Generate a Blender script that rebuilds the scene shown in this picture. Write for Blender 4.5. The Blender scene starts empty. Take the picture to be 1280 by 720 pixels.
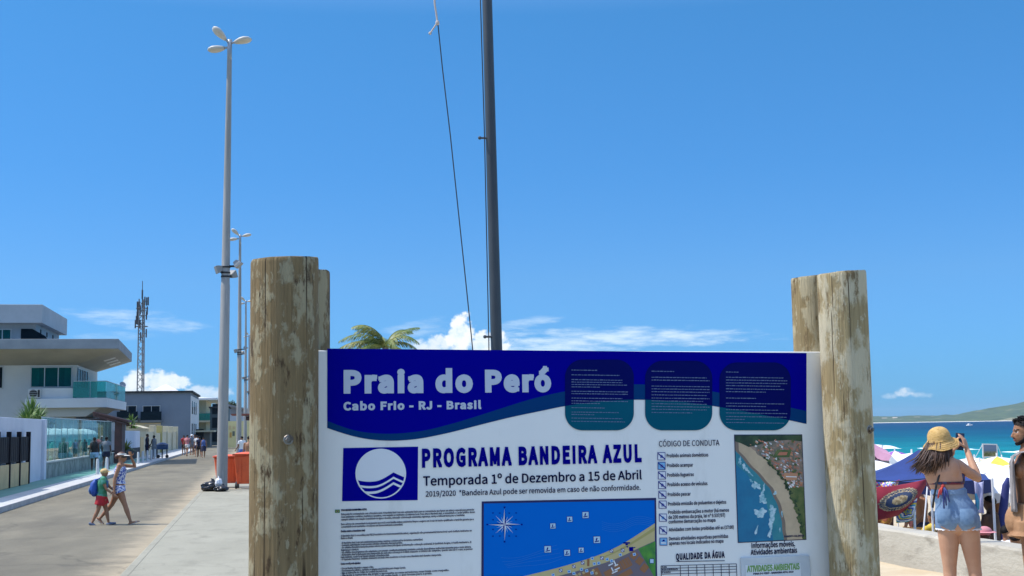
import bpy, bmesh, math, random
from math import sin, cos, pi, radians, atan, atan2, asin, sqrt, tan
from mathutils import Vector, Matrix, noise as mnoise

random.seed(11)
S = bpy.context.scene
COL = S.collection

# ------------------------------------------------------------------ camera
F = 1623.0                                   # focal length in pixels of a 1280 px wide picture
CAM = Vector((0, 0, 1.8))
YAW, PITCH, ROLL = atan(320 / F), atan(174 / F), atan(0.016)
fw = Vector((sin(YAW) * cos(PITCH), cos(YAW) * cos(PITCH), sin(PITCH)))
r0 = Vector((cos(YAW), -sin(YAW), 0))
u0 = r0.cross(fw)
RT = (r0 * cos(ROLL) - u0 * sin(ROLL)).normalized()
UP = (r0 * sin(ROLL) + u0 * cos(ROLL)).normalized()
cd = bpy.data.cameras.new('camera')
cam = bpy.data.objects.new('camera', cd)
COL.objects.link(cam)
cam.matrix_world = Matrix(((RT.x, UP.x, -fw.x, CAM.x), (RT.y, UP.y, -fw.y, CAM.y), (RT.z, UP.z, -fw.z, CAM.z), (0, 0, 0, 1)))
cd.sensor_fit = 'HORIZONTAL'; cd.sensor_width = 36.0; cd.lens = 36.0 * F / 1280
cd.clip_start = 0.05; cd.clip_end = 20000
S.camera = cam

def ray(px, py): return fw + RT * ((px - 640) / F) + UP * ((360 - py) / F)
def atd(px, py, d): return CAM + ray(px, py) * d
def onY(px, py, Y): r = ray(px, py); return CAM + r * (Y / r.y)
def onX(px, py, X): r = ray(px, py); return CAM + r * (X / r.x)
def onZ(px, py, z): r = ray(px, py); return CAM + r * ((z - CAM.z) / r.z)
def col_at(px, d, z):                       # a point on the column of pixel px, distance d, height z
    p = atd(px, 534, d); return Vector((p.x, p.y, z))

# ------------------------------------------------------------------ light
SUN = Vector((-1.0, 0.20, 1.62)).normalized()
sl = bpy.data.lights.new('sun', 'SUN'); sl.energy = 2.25; sl.angle = radians(0.5); sl.color = (1.0, 0.95, 0.87)
so = bpy.data.objects.new('sun', sl); COL.objects.link(so)
so.rotation_euler = SUN.to_track_quat('Z', 'Y').to_euler(); so.location = (-20, 0, 40)

S.view_settings.view_transform = 'Standard'; S.view_settings.look = 'None'
S.view_settings.gamma = 1.0; S.view_settings.exposure = 1.05
S.view_settings.use_curve_mapping = False
S.render.engine = 'CYCLES'
S.cycles.max_bounces = 6; S.cycles.diffuse_bounces = 3; S.cycles.glossy_bounces = 3
S.cycles.transparent_max_bounces = 10; S.cycles.transmission_bounces = 3
S.cycles.use_denoising = True
S.cycles.sample_clamp_indirect = 4.0
S.cycles.caustics_reflective = False; S.cycles.caustics_refractive = False

HAZE = 0.000045
W = bpy.data.worlds.new("World"); S.world = W; W.use_nodes = True
nt = W.node_tree; nt.nodes.clear()
def N(t, **k):
    n = nt.nodes.new(t)
    for a, b in k.items(): setattr(n, a, b)
    return n
def L(a, b): nt.links.new(a, b)
def M_(op, a, b=None, c=None, clamp=False):
    n = N('ShaderNodeMath', operation=op); n.use_clamp = clamp
    for i, v in enumerate((a, b, c)):
        if v is None: continue
        if isinstance(v, (int, float)): n.inputs[i].default_value = v
        else: L(v, n.inputs[i])
    return n.outputs[0]
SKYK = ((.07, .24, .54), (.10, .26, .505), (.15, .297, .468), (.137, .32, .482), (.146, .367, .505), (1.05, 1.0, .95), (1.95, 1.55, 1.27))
sky = N('ShaderNodeTexSky', sky_type='NISHITA'); sky.sun_disc = False
sky.sun_elevation = asin(SUN.z); sky.sun_rotation = atan2(SUN.x, SUN.y)
sky.altitude = 0; sky.air_density = 1.0; sky.dust_density = 0.3; sky.ozone_density = 4.0
hsv = N('ShaderNodeHueSaturation'); hsv.inputs['Saturation'].default_value = 1.0; hsv.inputs['Value'].default_value = 1.0
hsv.inputs['Hue'].default_value = 0.5
tc = N('ShaderNodeTexCoord'); sep = N('ShaderNodeSeparateXYZ'); L(tc.outputs['Generated'], sep.inputs[0])
az = M_('ARCTAN2', sep.outputs[0], sep.outputs[1]); el = M_('ARCSINE', sep.outputs[2])
comb = N('ShaderNodeCombineXYZ'); L(az, comb.inputs[0]); L(el, comb.inputs[1])
# ramp darkens the low sky to blue, brightens the upper sky as added fill
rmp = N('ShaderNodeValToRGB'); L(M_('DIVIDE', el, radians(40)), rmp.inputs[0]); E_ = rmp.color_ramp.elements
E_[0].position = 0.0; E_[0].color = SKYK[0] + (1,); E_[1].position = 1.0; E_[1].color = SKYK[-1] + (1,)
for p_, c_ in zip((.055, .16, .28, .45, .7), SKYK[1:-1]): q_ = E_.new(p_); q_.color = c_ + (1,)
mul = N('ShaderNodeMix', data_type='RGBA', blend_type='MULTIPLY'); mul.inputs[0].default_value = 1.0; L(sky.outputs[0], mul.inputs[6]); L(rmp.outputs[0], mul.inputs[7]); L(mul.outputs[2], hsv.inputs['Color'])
def ae(px, py): r = ray(px, py).normalized(); return atan2(r.x, r.y), asin(r.z)
def wnoise(scale, sx, sy, det=6, rough=0.6, off=(0, 0)):
    mp = N('ShaderNodeMapping'); L(comb.outputs[0], mp.inputs[0])
    mp.inputs['Scale'].default_value = (sx, sy, 1); mp.inputs['Location'].default_value = (off[0], off[1], 0)
    n = N('ShaderNodeTexNoise'); n.inputs['Scale'].default_value = scale; n.inputs['Detail'].default_value = det
    n.inputs['Roughness'].default_value = rough; L(mp.outputs[0], n.inputs['Vector']); return n.outputs[0]
puff = wnoise(95, 1, 1.15, 7, 0.58)
puff2 = wnoise(95, 1, 1.15, 7, 0.58, (0.0035, -0.0050))
wisp = wnoise(34, 1, 5.0, 7, 0.62)
def cloud(px, py, wx, wy, nz, amp, soft, tilt=0.0, dens=1.0, flat=0):
    a, e = ae(px, py); k = 1 / F
    da = M_('SUBTRACT', az, a); de = M_('SUBTRACT', el, e)
    de = M_('SUBTRACT', de, M_('MULTIPLY', da, tilt))
    ea = M_('POWER', M_('DIVIDE', M_('ABSOLUTE', da), wx * k), 2.0)
    ev = M_('POWER', M_('DIVIDE', M_('ABSOLUTE', de), wy * k), 2.0)
    E = M_('SUBTRACT', 1.0, M_('ADD', ea, ev))
    E = M_('ADD', E, M_('MULTIPLY', M_('SUBTRACT', nz, 0.5), amp))
    mr = N('ShaderNodeMapRange', interpolation_type='SMOOTHSTEP'); L(E, mr.inputs[0])
    mr.inputs[1].default_value = 0.0; mr.inputs[2].default_value = soft; mr.inputs[4].default_value = dens
    return mr.outputs[0]
cums = [cloud(577, 424, 23, 33, puff, 3.4, .6), cloud(548, 432, 42, 15, puff, 3.6, .9, 0, .8), cloud(607, 430, 36, 19, puff, 3.6, .7, 0, .95),
        cloud(186, 478, 40, 17, puff, 3.4, .7, 0, .92), cloud(214, 478, 26, 11, puff, 3.0, .5, 0, .9), cloud(165, 482, 16, 13, puff, 3.0, .5, 0, .9),
        cloud(255, 492, 36, 11, puff, 3.0, .8, 0, .6),
        cloud(1131, 491, 13, 6.5, puff, 4.5, 1.2, 0, .6), cloud(1152, 494, 16, 4.5, puff, 4.5, 1.4, 0, .45), cloud(1112, 495, 10, 4, puff, 4.5, 1.4, 0, .45)]
wsps = [cloud(150, 396, 82, 11, wisp, 3.4, 1.9, -0.03, .62), cloud(205, 408, 52, 11, wisp, 3.4, 1.9, 0.0, .6), cloud(150, 420, 60, 6, wisp, 3.4, 1.9, 0.04, .35),
        cloud(660, 403, 52, 8, wisp, 3.4, 1.9, 0.12, .62), cloud(780, 422, 190, 15, wisp, 3.2, 1.6, 0.0, .85), cloud(690, 432, 130, 16, wisp, 3.2, 1.4, 0, .8),
        cloud(520, 412, 48, 14, wisp, 3.2, 2.0, .15, .5), cloud(880, 420, 80, 10, wisp, 3.4, 2.0, 0, .55)]
def allmax(l):
    o = l[0]
    for x in l[1:]: o = M_('MAXIMUM', o, x)
    return o
cm, wm = allmax(cums), allmax(wsps)
shade = M_('MULTIPLY_ADD', M_('SUBTRACT', puff, puff2), 2.2, 0.80, clamp=True)
ccol = N('ShaderNodeMix', data_type='RGBA'); L(shade, ccol.inputs[0])
ccol.inputs[6].default_value = (2.0, 2.8, 3.5, 1); ccol.inputs[7].default_value = (3.3, 3.45, 3.55, 1)
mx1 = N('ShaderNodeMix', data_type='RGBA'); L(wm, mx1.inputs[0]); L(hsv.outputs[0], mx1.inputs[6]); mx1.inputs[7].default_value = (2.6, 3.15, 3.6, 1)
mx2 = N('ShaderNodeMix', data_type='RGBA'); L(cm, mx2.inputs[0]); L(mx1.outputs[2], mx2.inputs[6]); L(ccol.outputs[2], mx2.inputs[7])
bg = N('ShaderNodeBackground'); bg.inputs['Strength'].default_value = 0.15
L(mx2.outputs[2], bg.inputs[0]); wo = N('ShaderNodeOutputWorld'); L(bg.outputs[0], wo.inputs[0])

# ------------------------------------------------------------------ materials
def lin(c): return tuple(((v / 255) / 12.92 if v <= 10 else (((v / 255) + 0.055) / 1.055) ** 2.4) for v in c) + (1,)
_m = {}
def mat(name, c, rough=0.6, c2=None, ns=4.0, nlo=0.4, nhi=0.6, st=(1, 1, 1), bump=0.0, bs=30.0, metal=0.0, spec=0.5, c3=None, ns3=1.0, n3=(0.45, 0.6), det=5.0, sss=0):
    """plain or two / three colour noise material in object space; colours are sRGB 0-255 or linear tuples below 1"""
    if name in _m: return _m[name]
    f = lambda q: lin(q) if max(q) > 1 else tuple(q) + (1,)
    m = bpy.data.materials.new(name); m.use_nodes = True; t = m.node_tree; b = t.nodes['Principled BSDF']
    b.inputs['Roughness'].default_value = rough; b.inputs['Metallic'].default_value = metal; b.inputs['Specular IOR Level'].default_value = spec
    b.inputs['Base Color'].default_value = f(c)
    if sss:
        b.inputs['Subsurface Weight'].default_value = sss; b.inputs['Subsurface Radius'].default_value = (.02, .008, .004); b.inputs['Subsurface Scale'].default_value = 1
    tcn = t.nodes.new('ShaderNodeTexCoord'); mp = t.nodes.new('ShaderNodeMapping'); t.links.new(tcn.outputs['Object'], mp.inputs[0]); mp.inputs['Scale'].default_value = st
    def nz(sc, lo, hi, dt=det):
        n = t.nodes.new('ShaderNodeTexNoise'); n.inputs['Scale'].default_value = sc; n.inputs['Detail'].default_value = dt; n.inputs['Roughness'].default_value = .62
        t.links.new(mp.outputs[0], n.inputs['Vector'])
        r = t.nodes.new('ShaderNodeMapRange'); t.links.new(n.outputs[0], r.inputs[0]); r.inputs[1].default_value = lo; r.inputs[2].default_value = hi
        return r.outputs[0]
    out = None
    if c2 is not None:
        mx = t.nodes.new('ShaderNodeMix'); mx.data_type = 'RGBA'; t.links.new(nz(ns, nlo, nhi), mx.inputs[0]); mx.inputs[6].default_value = f(c); mx.inputs[7].default_value = f(c2); out = mx.outputs[2]
        if c3 is not None:
            m2 = t.nodes.new('ShaderNodeMix'); m2.data_type = 'RGBA'; t.links.new(nz(ns3, *n3), m2.inputs[0]); t.links.new(out, m2.inputs[6]); m2.inputs[7].default_value = f(c3); out = m2.outputs[2]
        t.links.new(out, b.inputs['Base Color'])
    if bump:
        n = t.nodes.new('ShaderNodeTexNoise'); n.inputs['Scale'].default_value = bs; n.inputs['Detail'].default_value = 4; t.links.new(mp.outputs[0], n.inputs['Vector'])
        bp_ = t.nodes.new('ShaderNodeBump'); bp_.inputs['Strength'].default_value = bump; bp_.inputs['Distance'].default_value = 0.02
        t.links.new(n.outputs[0], bp_.inputs['Height']); t.links.new(bp_.outputs[0], b.inputs['Normal'])
    _m[name] = m; return m

def glass(name, tint, refl=0.12, rough=0.02, cover=0.0, body=(0.02, 0.1, 0.1)):
    """thin tinted glass: transparent tint, a bit of body colour, fresnel gloss"""
    if name in _m: return _m[name]
    m = bpy.data.materials.new(name); m.use_nodes = True; t = m.node_tree; t.nodes.clear()
    tr = t.nodes.new('ShaderNodeBsdfTransparent'); tr.inputs[0].default_value = tint + (1,)
    df = t.nodes.new('ShaderNodeBsdfDiffuse'); df.inputs[0].default_value = body + (1,)
    gl = t.nodes.new('ShaderNodeBsdfGlossy'); gl.inputs['Roughness'].default_value = rough
    lw = t.nodes.new('ShaderNodeLayerWeight'); lw.inputs[0].default_value = .5
    pw = t.nodes.new('ShaderNodeMath'); pw.operation = 'POWER'; t.links.new(lw.outputs['Facing'], pw.inputs[0]); pw.inputs[1].default_value = 5.0
    fr = t.nodes.new('ShaderNodeMath'); fr.operation = 'MULTIPLY'; t.links.new(pw.outputs[0], fr.inputs[0]); fr.inputs[1].default_value = .5
    ad = t.nodes.new('ShaderNodeMath'); ad.operation = 'ADD'; ad.use_clamp = True; ad.inputs[1].default_value = refl; t.links.new(fr.outputs[0], ad.inputs[0])
    m1 = t.nodes.new('ShaderNodeMixShader'); m1.inputs[0].default_value = cover; t.links.new(tr.outputs[0], m1.inputs[1]); t.links.new(df.outputs[0], m1.inputs[2])
    m2 = t.nodes.new('ShaderNodeMixShader'); t.links.new(ad.outputs[0], m2.inputs[0]); t.links.new(m1.outputs[0], m2.inputs[1]); t.links.new(gl.outputs[0], m2.inputs[2])
    o = t.nodes.new('ShaderNodeOutputMaterial'); t.links.new(m2.outputs[0], o.inputs[0]); _m[name] = m; return m

# ------------------------------------------------------------------ mesh helpers
class MB:
    def __init__(s): s.v = []; s.f = []; s.mi = []
    def add(s, vs, fs, mi=0):
        b = len(s.v); s.v += [Vector(v) for v in vs]; s.f += [tuple(b + i for i in f) for f in fs]; s.mi += [mi] * len(fs); return s
    def box(s, a, b, mi=0, M=None):
        x0, y0, z0 = a; x1, y1, z1 = b
        vs = [(x0, y0, z0), (x1, y0, z0), (x1, y1, z0), (x0, y1, z0), (x0, y0, z1), (x1, y0, z1), (x1, y1, z1), (x0, y1, z1)]
        if M is not None: vs = [M @ Vector(v) for v in vs]
        return s.add(vs, [(0, 3, 2, 1), (4, 5, 6, 7), (0, 1, 5, 4), (1, 2, 6, 5), (2, 3, 7, 6), (3, 0, 4, 7)], mi)
    def bar(s, a, b, w, h=None, mi=0):         # rectangular bar between two points
        a, b = Vector(a), Vector(b); h = h or w; d = (b - a); ln = d.length
        M = Matrix.Translation(a) @ d.to_track_quat('Z', 'Y').to_matrix().to_4x4()
        return s.box((-w / 2, -h / 2, 0), (w / 2, h / 2, ln), mi, M)
    def tube(s, pts, r, n=8, mi=0, cap=True):
        pts = [Vector(p) for p in pts]; rr = r if isinstance(r, (list, tuple)) else [r] * len(pts)
        return s.loft([(p, q, q) for p, q in zip(pts, rr)], n, mi, cap)
    def loft(s, secs, n=12, mi=0, cap=True, side=None, round_=False):
        """sections (centre, rx, ry[, angle]); side fixes the x axis of the sections; round_ adds domed ends"""
        P = [Vector(q[0]) for q in secs]; base = len(s.v); prev = None; rings = []
        R = [(q[1], q[2]) for q in secs]
        if round_ and len(P) > 1:
            d0 = (P[0] - P[1]).normalized(); d1 = (P[-1] - P[-2]).normalized(); k0 = min(R[0]); k1 = min(R[-1])
            P = [P[0] + d0 * k0 * .92, P[0] + d0 * k0 * .6] + P + [P[-1] + d1 * k1 * .6, P[-1] + d1 * k1 * .92]
            R = [(R[0][0] * .38, R[0][1] * .38), (R[0][0] * .8, R[0][1] * .8)] + R + [(R[-1][0] * .8, R[-1][1] * .8), (R[-1][0] * .38, R[-1][1] * .38)]
        for i, p in enumerate(P):
            t = (P[min(i + 1, len(P) - 1)] - P[max(i - 1, 0)])
            if t.length < 1e-9: t = Vector((0, 0, 1))
            t.normalize()
            ref = Vector(side) if side is not None else (prev if prev is not None else (Vector((1, 0, 0)) if abs(t.x) < .9 else Vector((0, 1, 0))))
            x = (ref - t * ref.dot(t))
            if x.length < 1e-6: x = t.orthogonal()
            x.normalize(); y = t.cross(x); prev = x
            for k in range(n):
                a = 2 * pi * k / n; s.v.append(p + x * (cos(a) * R[i][0]) + y * (sin(a) * R[i][1]))
        m = len(P)
        for i in range(m - 1):
            for k in range(n):
                a, b = base + i * n + k, base + i * n + (k + 1) % n; s.f.append((a, b, b + n, a + n)); s.mi.append(mi)
        if cap:
            s.f.append(tuple(base + k for k in range(n))[::-1]); s.f.append(tuple(base + (m - 1) * n + k for k in range(n))); s.mi += [mi, mi]
        return s
    def ball(s, c, r, n=12, m=8, mi=0, M=None):
        c = Vector(c); r = (r, r, r) if isinstance(r, (int, float)) else r; vs = []; fs = []
        for i in range(1, m):
            for k in range(n):
                a, b = pi * i / m, 2 * pi * k / n; vs.append(Vector((r[0] * sin(a) * cos(b), r[1] * sin(a) * sin(b), r[2] * cos(a))))
        vs += [Vector((0, 0, r[2])), Vector((0, 0, -r[2]))]
        for i in range(m - 2):
            for k in range(n): fs.append((i * n + k, (i + 1) * n + k, (i + 1) * n + (k + 1) % n, i * n + (k + 1) % n))
        t, b = len(vs) - 2, len(vs) - 1
        for k in range(n): fs.append((t, k, (k + 1) % n)); fs.append((b, (m - 2) * n + (k + 1) % n, (m - 2) * n + k))
        if M is not None: vs = [M @ v for v in vs]
        return s.add([c + v for v in vs], fs, mi)
    def prism(s, poly, z0, z1, mi=0, zf=None):  # xy polygon (counterclockwise) extruded in z
        n = len(poly); vs = [(p[0], p[1], z0) for p in poly] + [(p[0], p[1], z1) for p in poly]
        return s.add(vs, [tuple(range(n))[::-1], tuple(range(n, 2 * n))] + [(i, (i + 1) % n, n + (i + 1) % n, n + i) for i in range(n)], mi)
    def ext(s, poly, d, mi=0):                  # any planar polygon pushed along vector d
        poly = [Vector(p) for p in poly]; n = len(poly); d = Vector(d)
        return s.add(poly + [p + d for p in poly], [tuple(range(n)), tuple(range(n, 2 * n))[::-1]] + [(i, n + i, n + (i + 1) % n, (i + 1) % n) for i in range(n)], mi)
    def grid(s, nu, nv, fn, mi=0):
        vs = [fn(i / nu, j / nv) for j in range(nv + 1) for i in range(nu + 1)]
        return s.add(vs, [(j * (nu + 1) + i, j * (nu + 1) + i + 1, (j + 1) * (nu + 1) + i + 1, (j + 1) * (nu + 1) + i) for j in range(nv) for i in range(nu)], mi)
    def build(s, name, mats, parent=None, smooth=False, bevel=0, auto=None, fix=True):
        me = bpy.data.meshes.new(name); o0 = parent['_o'] if parent is not None and '_o' in parent else (0, 0, 0)
        o0 = Vector(o0)
        p = parent
        me.from_pydata([v - o0 for v in s.v], [], s.f)
        mats = mats if isinstance(mats, (list, tuple)) else [mats]
        for m in mats: me.materials.append(m)
        for i, q in enumerate(me.polygons): q.material_index = s.mi[i]; q.use_smooth = bool(smooth)
        if fix:
            bm = bmesh.new(); bm.from_mesh(me); bmesh.ops.recalc_face_normals(bm, faces=bm.faces); bm.to_mesh(me); bm.free()
        if smooth == 'auto' or auto:
            try: me.set_sharp_from_angle(angle=radians(auto or 35))
            except Exception: pass
        o = bpy.data.objects.new(name, me); COL.objects.link(o)
        if parent is not None:
            o.parent = parent
            if '_o' in parent: o['_o'] = tuple(parent['_o'])
        if bevel:
            bv = o.modifiers.new('bevel', 'BEVEL'); bv.width = bevel; bv.segments = 2; bv.limit_method = 'ANGLE'; bv.angle_limit = radians(40)
        return o

def world_off(parent):
    return parent
def thing(name, label, cat, loc=(0, 0, 0), rz=0, group=None, local=False):
    """an Empty at the thing's base. local=False: its parts are given in world coordinates"""
    o = bpy.data.objects.new(name, None); COL.objects.link(o); o.location = loc; o.rotation_euler = (0, 0, rz)
    o.empty_display_size = 0.2
    o['label'] = label; o['category'] = cat
    if group: o['group'] = group
    if not local: o['_o'] = tuple(loc)
    return o
def sub(o, parent):                              # children of a part share the part's origin
    if '_o' in parent: o['_o'] = parent['_o']
    return o
def part_of(o, ref):                              # lets sub-parts of mesh part o be given in the same coordinates
    if '_o' in ref: o['_o'] = ref['_o']
    return o
def tag(o, label, cat, group=None, kind=None):
    o['label'] = label; o['category'] = cat
    if group: o['group'] = group
    if kind: o['kind'] = kind
    return o
def struct(o, kind='structure'): o['kind'] = kind; return o
def dup(root, loc, rz, label, group=None):
    r = root.copy(); COL.objects.link(r); r.location = loc; r.rotation_euler = (0, 0, rz); r['label'] = label
    if group: r['group'] = group
    for ch in list(root.children):
        c = ch.copy(); COL.objects.link(c); c.parent = r
        for g in list(ch.children):
            d = g.copy(); COL.objects.link(d); d.parent = c
    return r
def kids(o): return list(o.children)
# ------------------------------------------------------------------ ground, road, pavements, beach, sea
def fbm(x, y, s=1.0, o=4): return mnoise.fractal(Vector((x * s, y * s, 3.7)), 1.0, 2.0, o)
KR, KL, PRX = -1.72, -6.35, 4.4                  # kerbs of the road, outer edge of the promenade
m_asphalt = mat('worn sandy asphalt', (0.140, 0.124, 0.083), .9, (0.188, 0.166, 0.112), 1.1, .35, .65, (1, .35, 1), .25, 90, c3=(0.11, 0.097, 0.066), ns3=.35, n3=(.5, .68))
m_conc = mat('pale concrete', (0.272, 0.258, 0.192), .85, (0.315, 0.298, 0.225), .8, .35, .65, (1, .5, 1), .08, 120, c3=(0.235, 0.222, 0.165), ns3=2.6, n3=(.52, .7))
m_kerb = mat('kerb concrete', (0.40, 0.39, 0.38), .85, (0.5, 0.49, 0.47), 2, .4, .6, bump=.1, bs=60)
m_sand = mat('beach sand', (0.47, 0.39, 0.265), .95, (0.54, 0.455, 0.32), 2.2, .35, .65, bump=.6, bs=14, c3=(0.46, 0.36, 0.23), ns3=.7, n3=(.5, .7), spec=.2)
m_dust = mat('drifted sand', (0.52, 0.44, 0.31), .95, (0.44, 0.38, 0.28), 3, .4, .6, bump=.3, bs=40, spec=.2)
m_white = mat('white paint', (0.78, 0.78, 0.76), .7, (0.68, 0.68, 0.66), 6, .4, .65)

g = MB()
g.grid(60, 60, lambda u, v: (-4000 + 4004 * (1 - (1 - u) ** 4), -300 + 4300 * v ** 4, -0.22))
struct(g.build('ground', mat('dry earth', (0.33, 0.28, 0.20), .95, (0.2, 0.21, 0.12), .05, .4, .6, bump=.2, bs=3)))
g = MB(); g.grid(6, 120, lambda u, v: (KL + (KR - KL) * u, -12 + 320 * v ** 2, -0.15 + .03 * (1 - (2 * u - 1) ** 2)))
struct(g.build('road', m_asphalt))
# right promenade with its kerb, kept as separate slabs with open joints
g = MB(); y = -8.0; i = 0
while y < 150:
    ln = 12.8; g.box((KR + .13, y + .003, -0.21), (PRX, y + ln - .003, -0.002 + .002 * (i % 2))); y += ln; i += 1
struct(g.build('promenade', m_conc))
g = MB(); y = -8.0
while y < 150: g.box((KR, y + .002, -0.21), (KR + .127, y + 3.998, -0.004)); y += 4.0
struct(g.build('kerb', m_conc, bevel=.02))
# sand blown along the kerb, thinning out over the asphalt
def sandy(m):
    t = m.node_tree; b = t.nodes['Principled BSDF']; src = b.inputs['Base Color'].links[0].from_socket
    tc_ = t.nodes.new('ShaderNodeTexCoord'); sp_ = t.nodes.new('ShaderNodeSeparateXYZ'); t.links.new(tc_.outputs['Object'], sp_.inputs[0])
    n = t.nodes.new('ShaderNodeTexNoise'); n.inputs['Scale'].default_value = 1.3; n.inputs['Detail'].default_value = 8; n.inputs['Roughness'].default_value = .7; t.links.new(tc_.outputs['Object'], n.inputs['Vector'])
    ma = t.nodes.new('ShaderNodeMath'); ma.operation = 'MULTIPLY_ADD'; t.links.new(n.outputs[0], ma.inputs[0]); ma.inputs[1].default_value = 1.5; t.links.new(sp_.outputs[0], ma.inputs[2])
    mr = t.nodes.new('ShaderNodeMapRange'); mr.interpolation_type = 'SMOOTHSTEP'; t.links.new(ma.outputs[0], mr.inputs[0]); mr.inputs[1].default_value = KR - .15; mr.inputs[2].default_value = KR + .75; mr.inputs[4].default_value = .9
    x = t.nodes.new('ShaderNodeMix'); x.data_type = 'RGBA'; t.links.new(mr.outputs[0], x.inputs[0]); t.links.new(src, x.inputs[6]); x.inputs[7].default_value = (.36, .30, .20, 1); t.links.new(x.outputs[2], b.inputs['Base Color'])
sandy(m_asphalt)
def cracked(m, sc, wid, dark):
    t = m.node_tree; b = t.nodes['Principled BSDF']; src = b.inputs['Base Color'].links[0].from_socket
    tc_ = t.nodes.new('ShaderNodeTexCoord'); n = t.nodes.new('ShaderNodeTexNoise'); n.inputs['Scale'].default_value = 1.1; n.inputs['Detail'].default_value = 5; t.links.new(tc_.outputs['Object'], n.inputs['Vector'])
    va = t.nodes.new('ShaderNodeVectorMath'); va.operation = 'SCALE'; va.inputs['Scale'].default_value = 1.3; t.links.new(n.outputs['Color'], va.inputs[0]); vb = t.nodes.new('ShaderNodeVectorMath'); t.links.new(tc_.outputs['Object'], vb.inputs[0]); t.links.new(va.outputs[0], vb.inputs[1])
    vo = t.nodes.new('ShaderNodeTexVoronoi'); vo.feature = 'DISTANCE_TO_EDGE'; vo.inputs['Scale'].default_value = sc; t.links.new(vb.outputs[0], vo.inputs['Vector'])
    mr = t.nodes.new('ShaderNodeMapRange'); t.links.new(vo.outputs['Distance'], mr.inputs[0]); mr.inputs[1].default_value = 0; mr.inputs[2].default_value = wid; mr.inputs[3].default_value = dark; mr.inputs[4].default_value = 1
    n2 = t.nodes.new('ShaderNodeTexNoise'); n2.inputs['Scale'].default_value = 70; n2.inputs['Detail'].default_value = 3; t.links.new(tc_.outputs['Object'], n2.inputs['Vector'])
    m2 = t.nodes.new('ShaderNodeMapRange'); t.links.new(n2.outputs[0], m2.inputs[0]); m2.inputs[1].default_value = .3; m2.inputs[2].default_value = .7; m2.inputs[3].default_value = .82; m2.inputs[4].default_value = 1.16
    mm_ = t.nodes.new('ShaderNodeMath'); mm_.operation = 'MULTIPLY'; t.links.new(mr.outputs[0], mm_.inputs[0]); t.links.new(m2.outputs[0], mm_.inputs[1])
    x = t.nodes.new('ShaderNodeMix'); x.data_type = 'RGBA'; x.blend_type = 'MULTIPLY'; x.inputs[0].default_value = 1; t.links.new(src, x.inputs[6]); t.links.new(mm_.outputs[0], x.inputs[7]); t.links.new(x.outputs[2], b.inputs['Base Color'])
cracked(m_asphalt, .22, .012, .72); cracked(m_conc, .16, .006, .86)
g = MB(); g.box((KR + .15, 7.35, 0.0005), (PRX, 7.5, 0.005)); struct(g.build('painted_line', m_white))
# left pavement: kerb, white border, green path
g = MB(); y = 18.0
while y < 150: g.box((KL - .16, y + .004, -0.21), (KL, y + .996, -0.002)); y += 1.0
struct(g.build('far_kerb', m_kerb, bevel=.012))
g = MB(); g.box((-9.2, 18, -0.21), (KL - .165, 150, -0.01)); struct(g.build('pavement', mat('pavement concrete', (0.42, 0.43, 0.42), .85, (0.5, 0.5, 0.48), 1.3, .4, .6)))
g = MB(); g.box((-8.5, 18, -0.012), (-7.35, 96, -0.004)); struct(g.build('green_path', mat('green paving', (0.13, 0.28, 0.22), .85, (0.18, 0.33, 0.27), 2, .4, .6)))
# the beach: sand at the foot of the wall, then falling to the water
def beach(u, v):
    x = 4.38 + 70 * u ** 2; y = -8 + 300 * v ** 2
    if x < 7.85: z = .03 + .06 * max(0, (x - 5) / 2.6) + .025 * fbm(x, y, 1.2)
    else:
        t = (x - 7.85); z = -.95 - .036 * t + .05 * fbm(x, y, .5) + .03 * fbm(x, y, 1.7)
    return (x, y, z)
g = MB(); g.grid(150, 190, beach); struct(g.build('sand', m_sand, smooth=True))

# sea: colour follows the depth of the water
m = bpy.data.materials.new('sea water'); m.use_nodes = True; t = m.node_tree; b = t.nodes['Principled BSDF']
tcn = t.nodes.new('ShaderNodeTexCoord'); sp = t.nodes.new('ShaderNodeSeparateXYZ'); t.links.new(tcn.outputs['Object'], sp.inputs[0])
nz = t.nodes.new('ShaderNodeTexNoise'); nz.inputs['Scale'].default_value = .012; nz.inputs['Detail'].default_value = 4
t.links.new(tcn.outputs['Object'], nz.inputs['Vector'])
ma = t.nodes.new('ShaderNodeMath'); ma.operation = 'MULTIPLY_ADD'; t.links.new(nz.outputs[0], ma.inputs[0]); ma.inputs[1].default_value = 90; t.links.new(sp.outputs[0], ma.inputs[2])
mr = t.nodes.new('ShaderNodeMapRange'); t.links.new(ma.outputs[0], mr.inputs[0]); mr.inputs[1].default_value = 60; mr.inputs[2].default_value = 700
cr = t.nodes.new('ShaderNodeValToRGB'); e = cr.color_ramp.elements
e[0].position = 0; e[0].color = (0.03, 0.28, 0.275, 1); e[1].position = 1; e[1].color = (0.0, 0.038, 0.105, 1)
for p_, c_ in ((.10, (0.004, 0.195, 0.215)), (.25, (0.0, 0.085, 0.145)), (.5, (0.0, 0.05, 0.115))): q = e.new(p_); q.color = c_ + (1,)
t.links.new(mr.outputs[0], cr.inputs[0])
mp = t.nodes.new('ShaderNodeMapping'); mp.inputs['Scale'].default_value = (1.0, .35, 1); t.links.new(tcn.outputs['Object'], mp.inputs[0])
n2 = t.nodes.new('ShaderNodeTexNoise'); n2.inputs['Scale'].default_value = .09; n2.inputs['Detail'].default_value = 8; n2.inputs['Roughness'].default_value = .7; t.links.new(mp.outputs[0], n2.inputs['Vector'])
mr2 = t.nodes.new('ShaderNodeMapRange'); t.links.new(n2.outputs[0], mr2.inputs[0]); mr2.inputs[1].default_value = .3; mr2.inputs[2].default_value = .7; mr2.inputs[3].default_value = .62; mr2.inputs[4].default_value = 1.25
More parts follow.
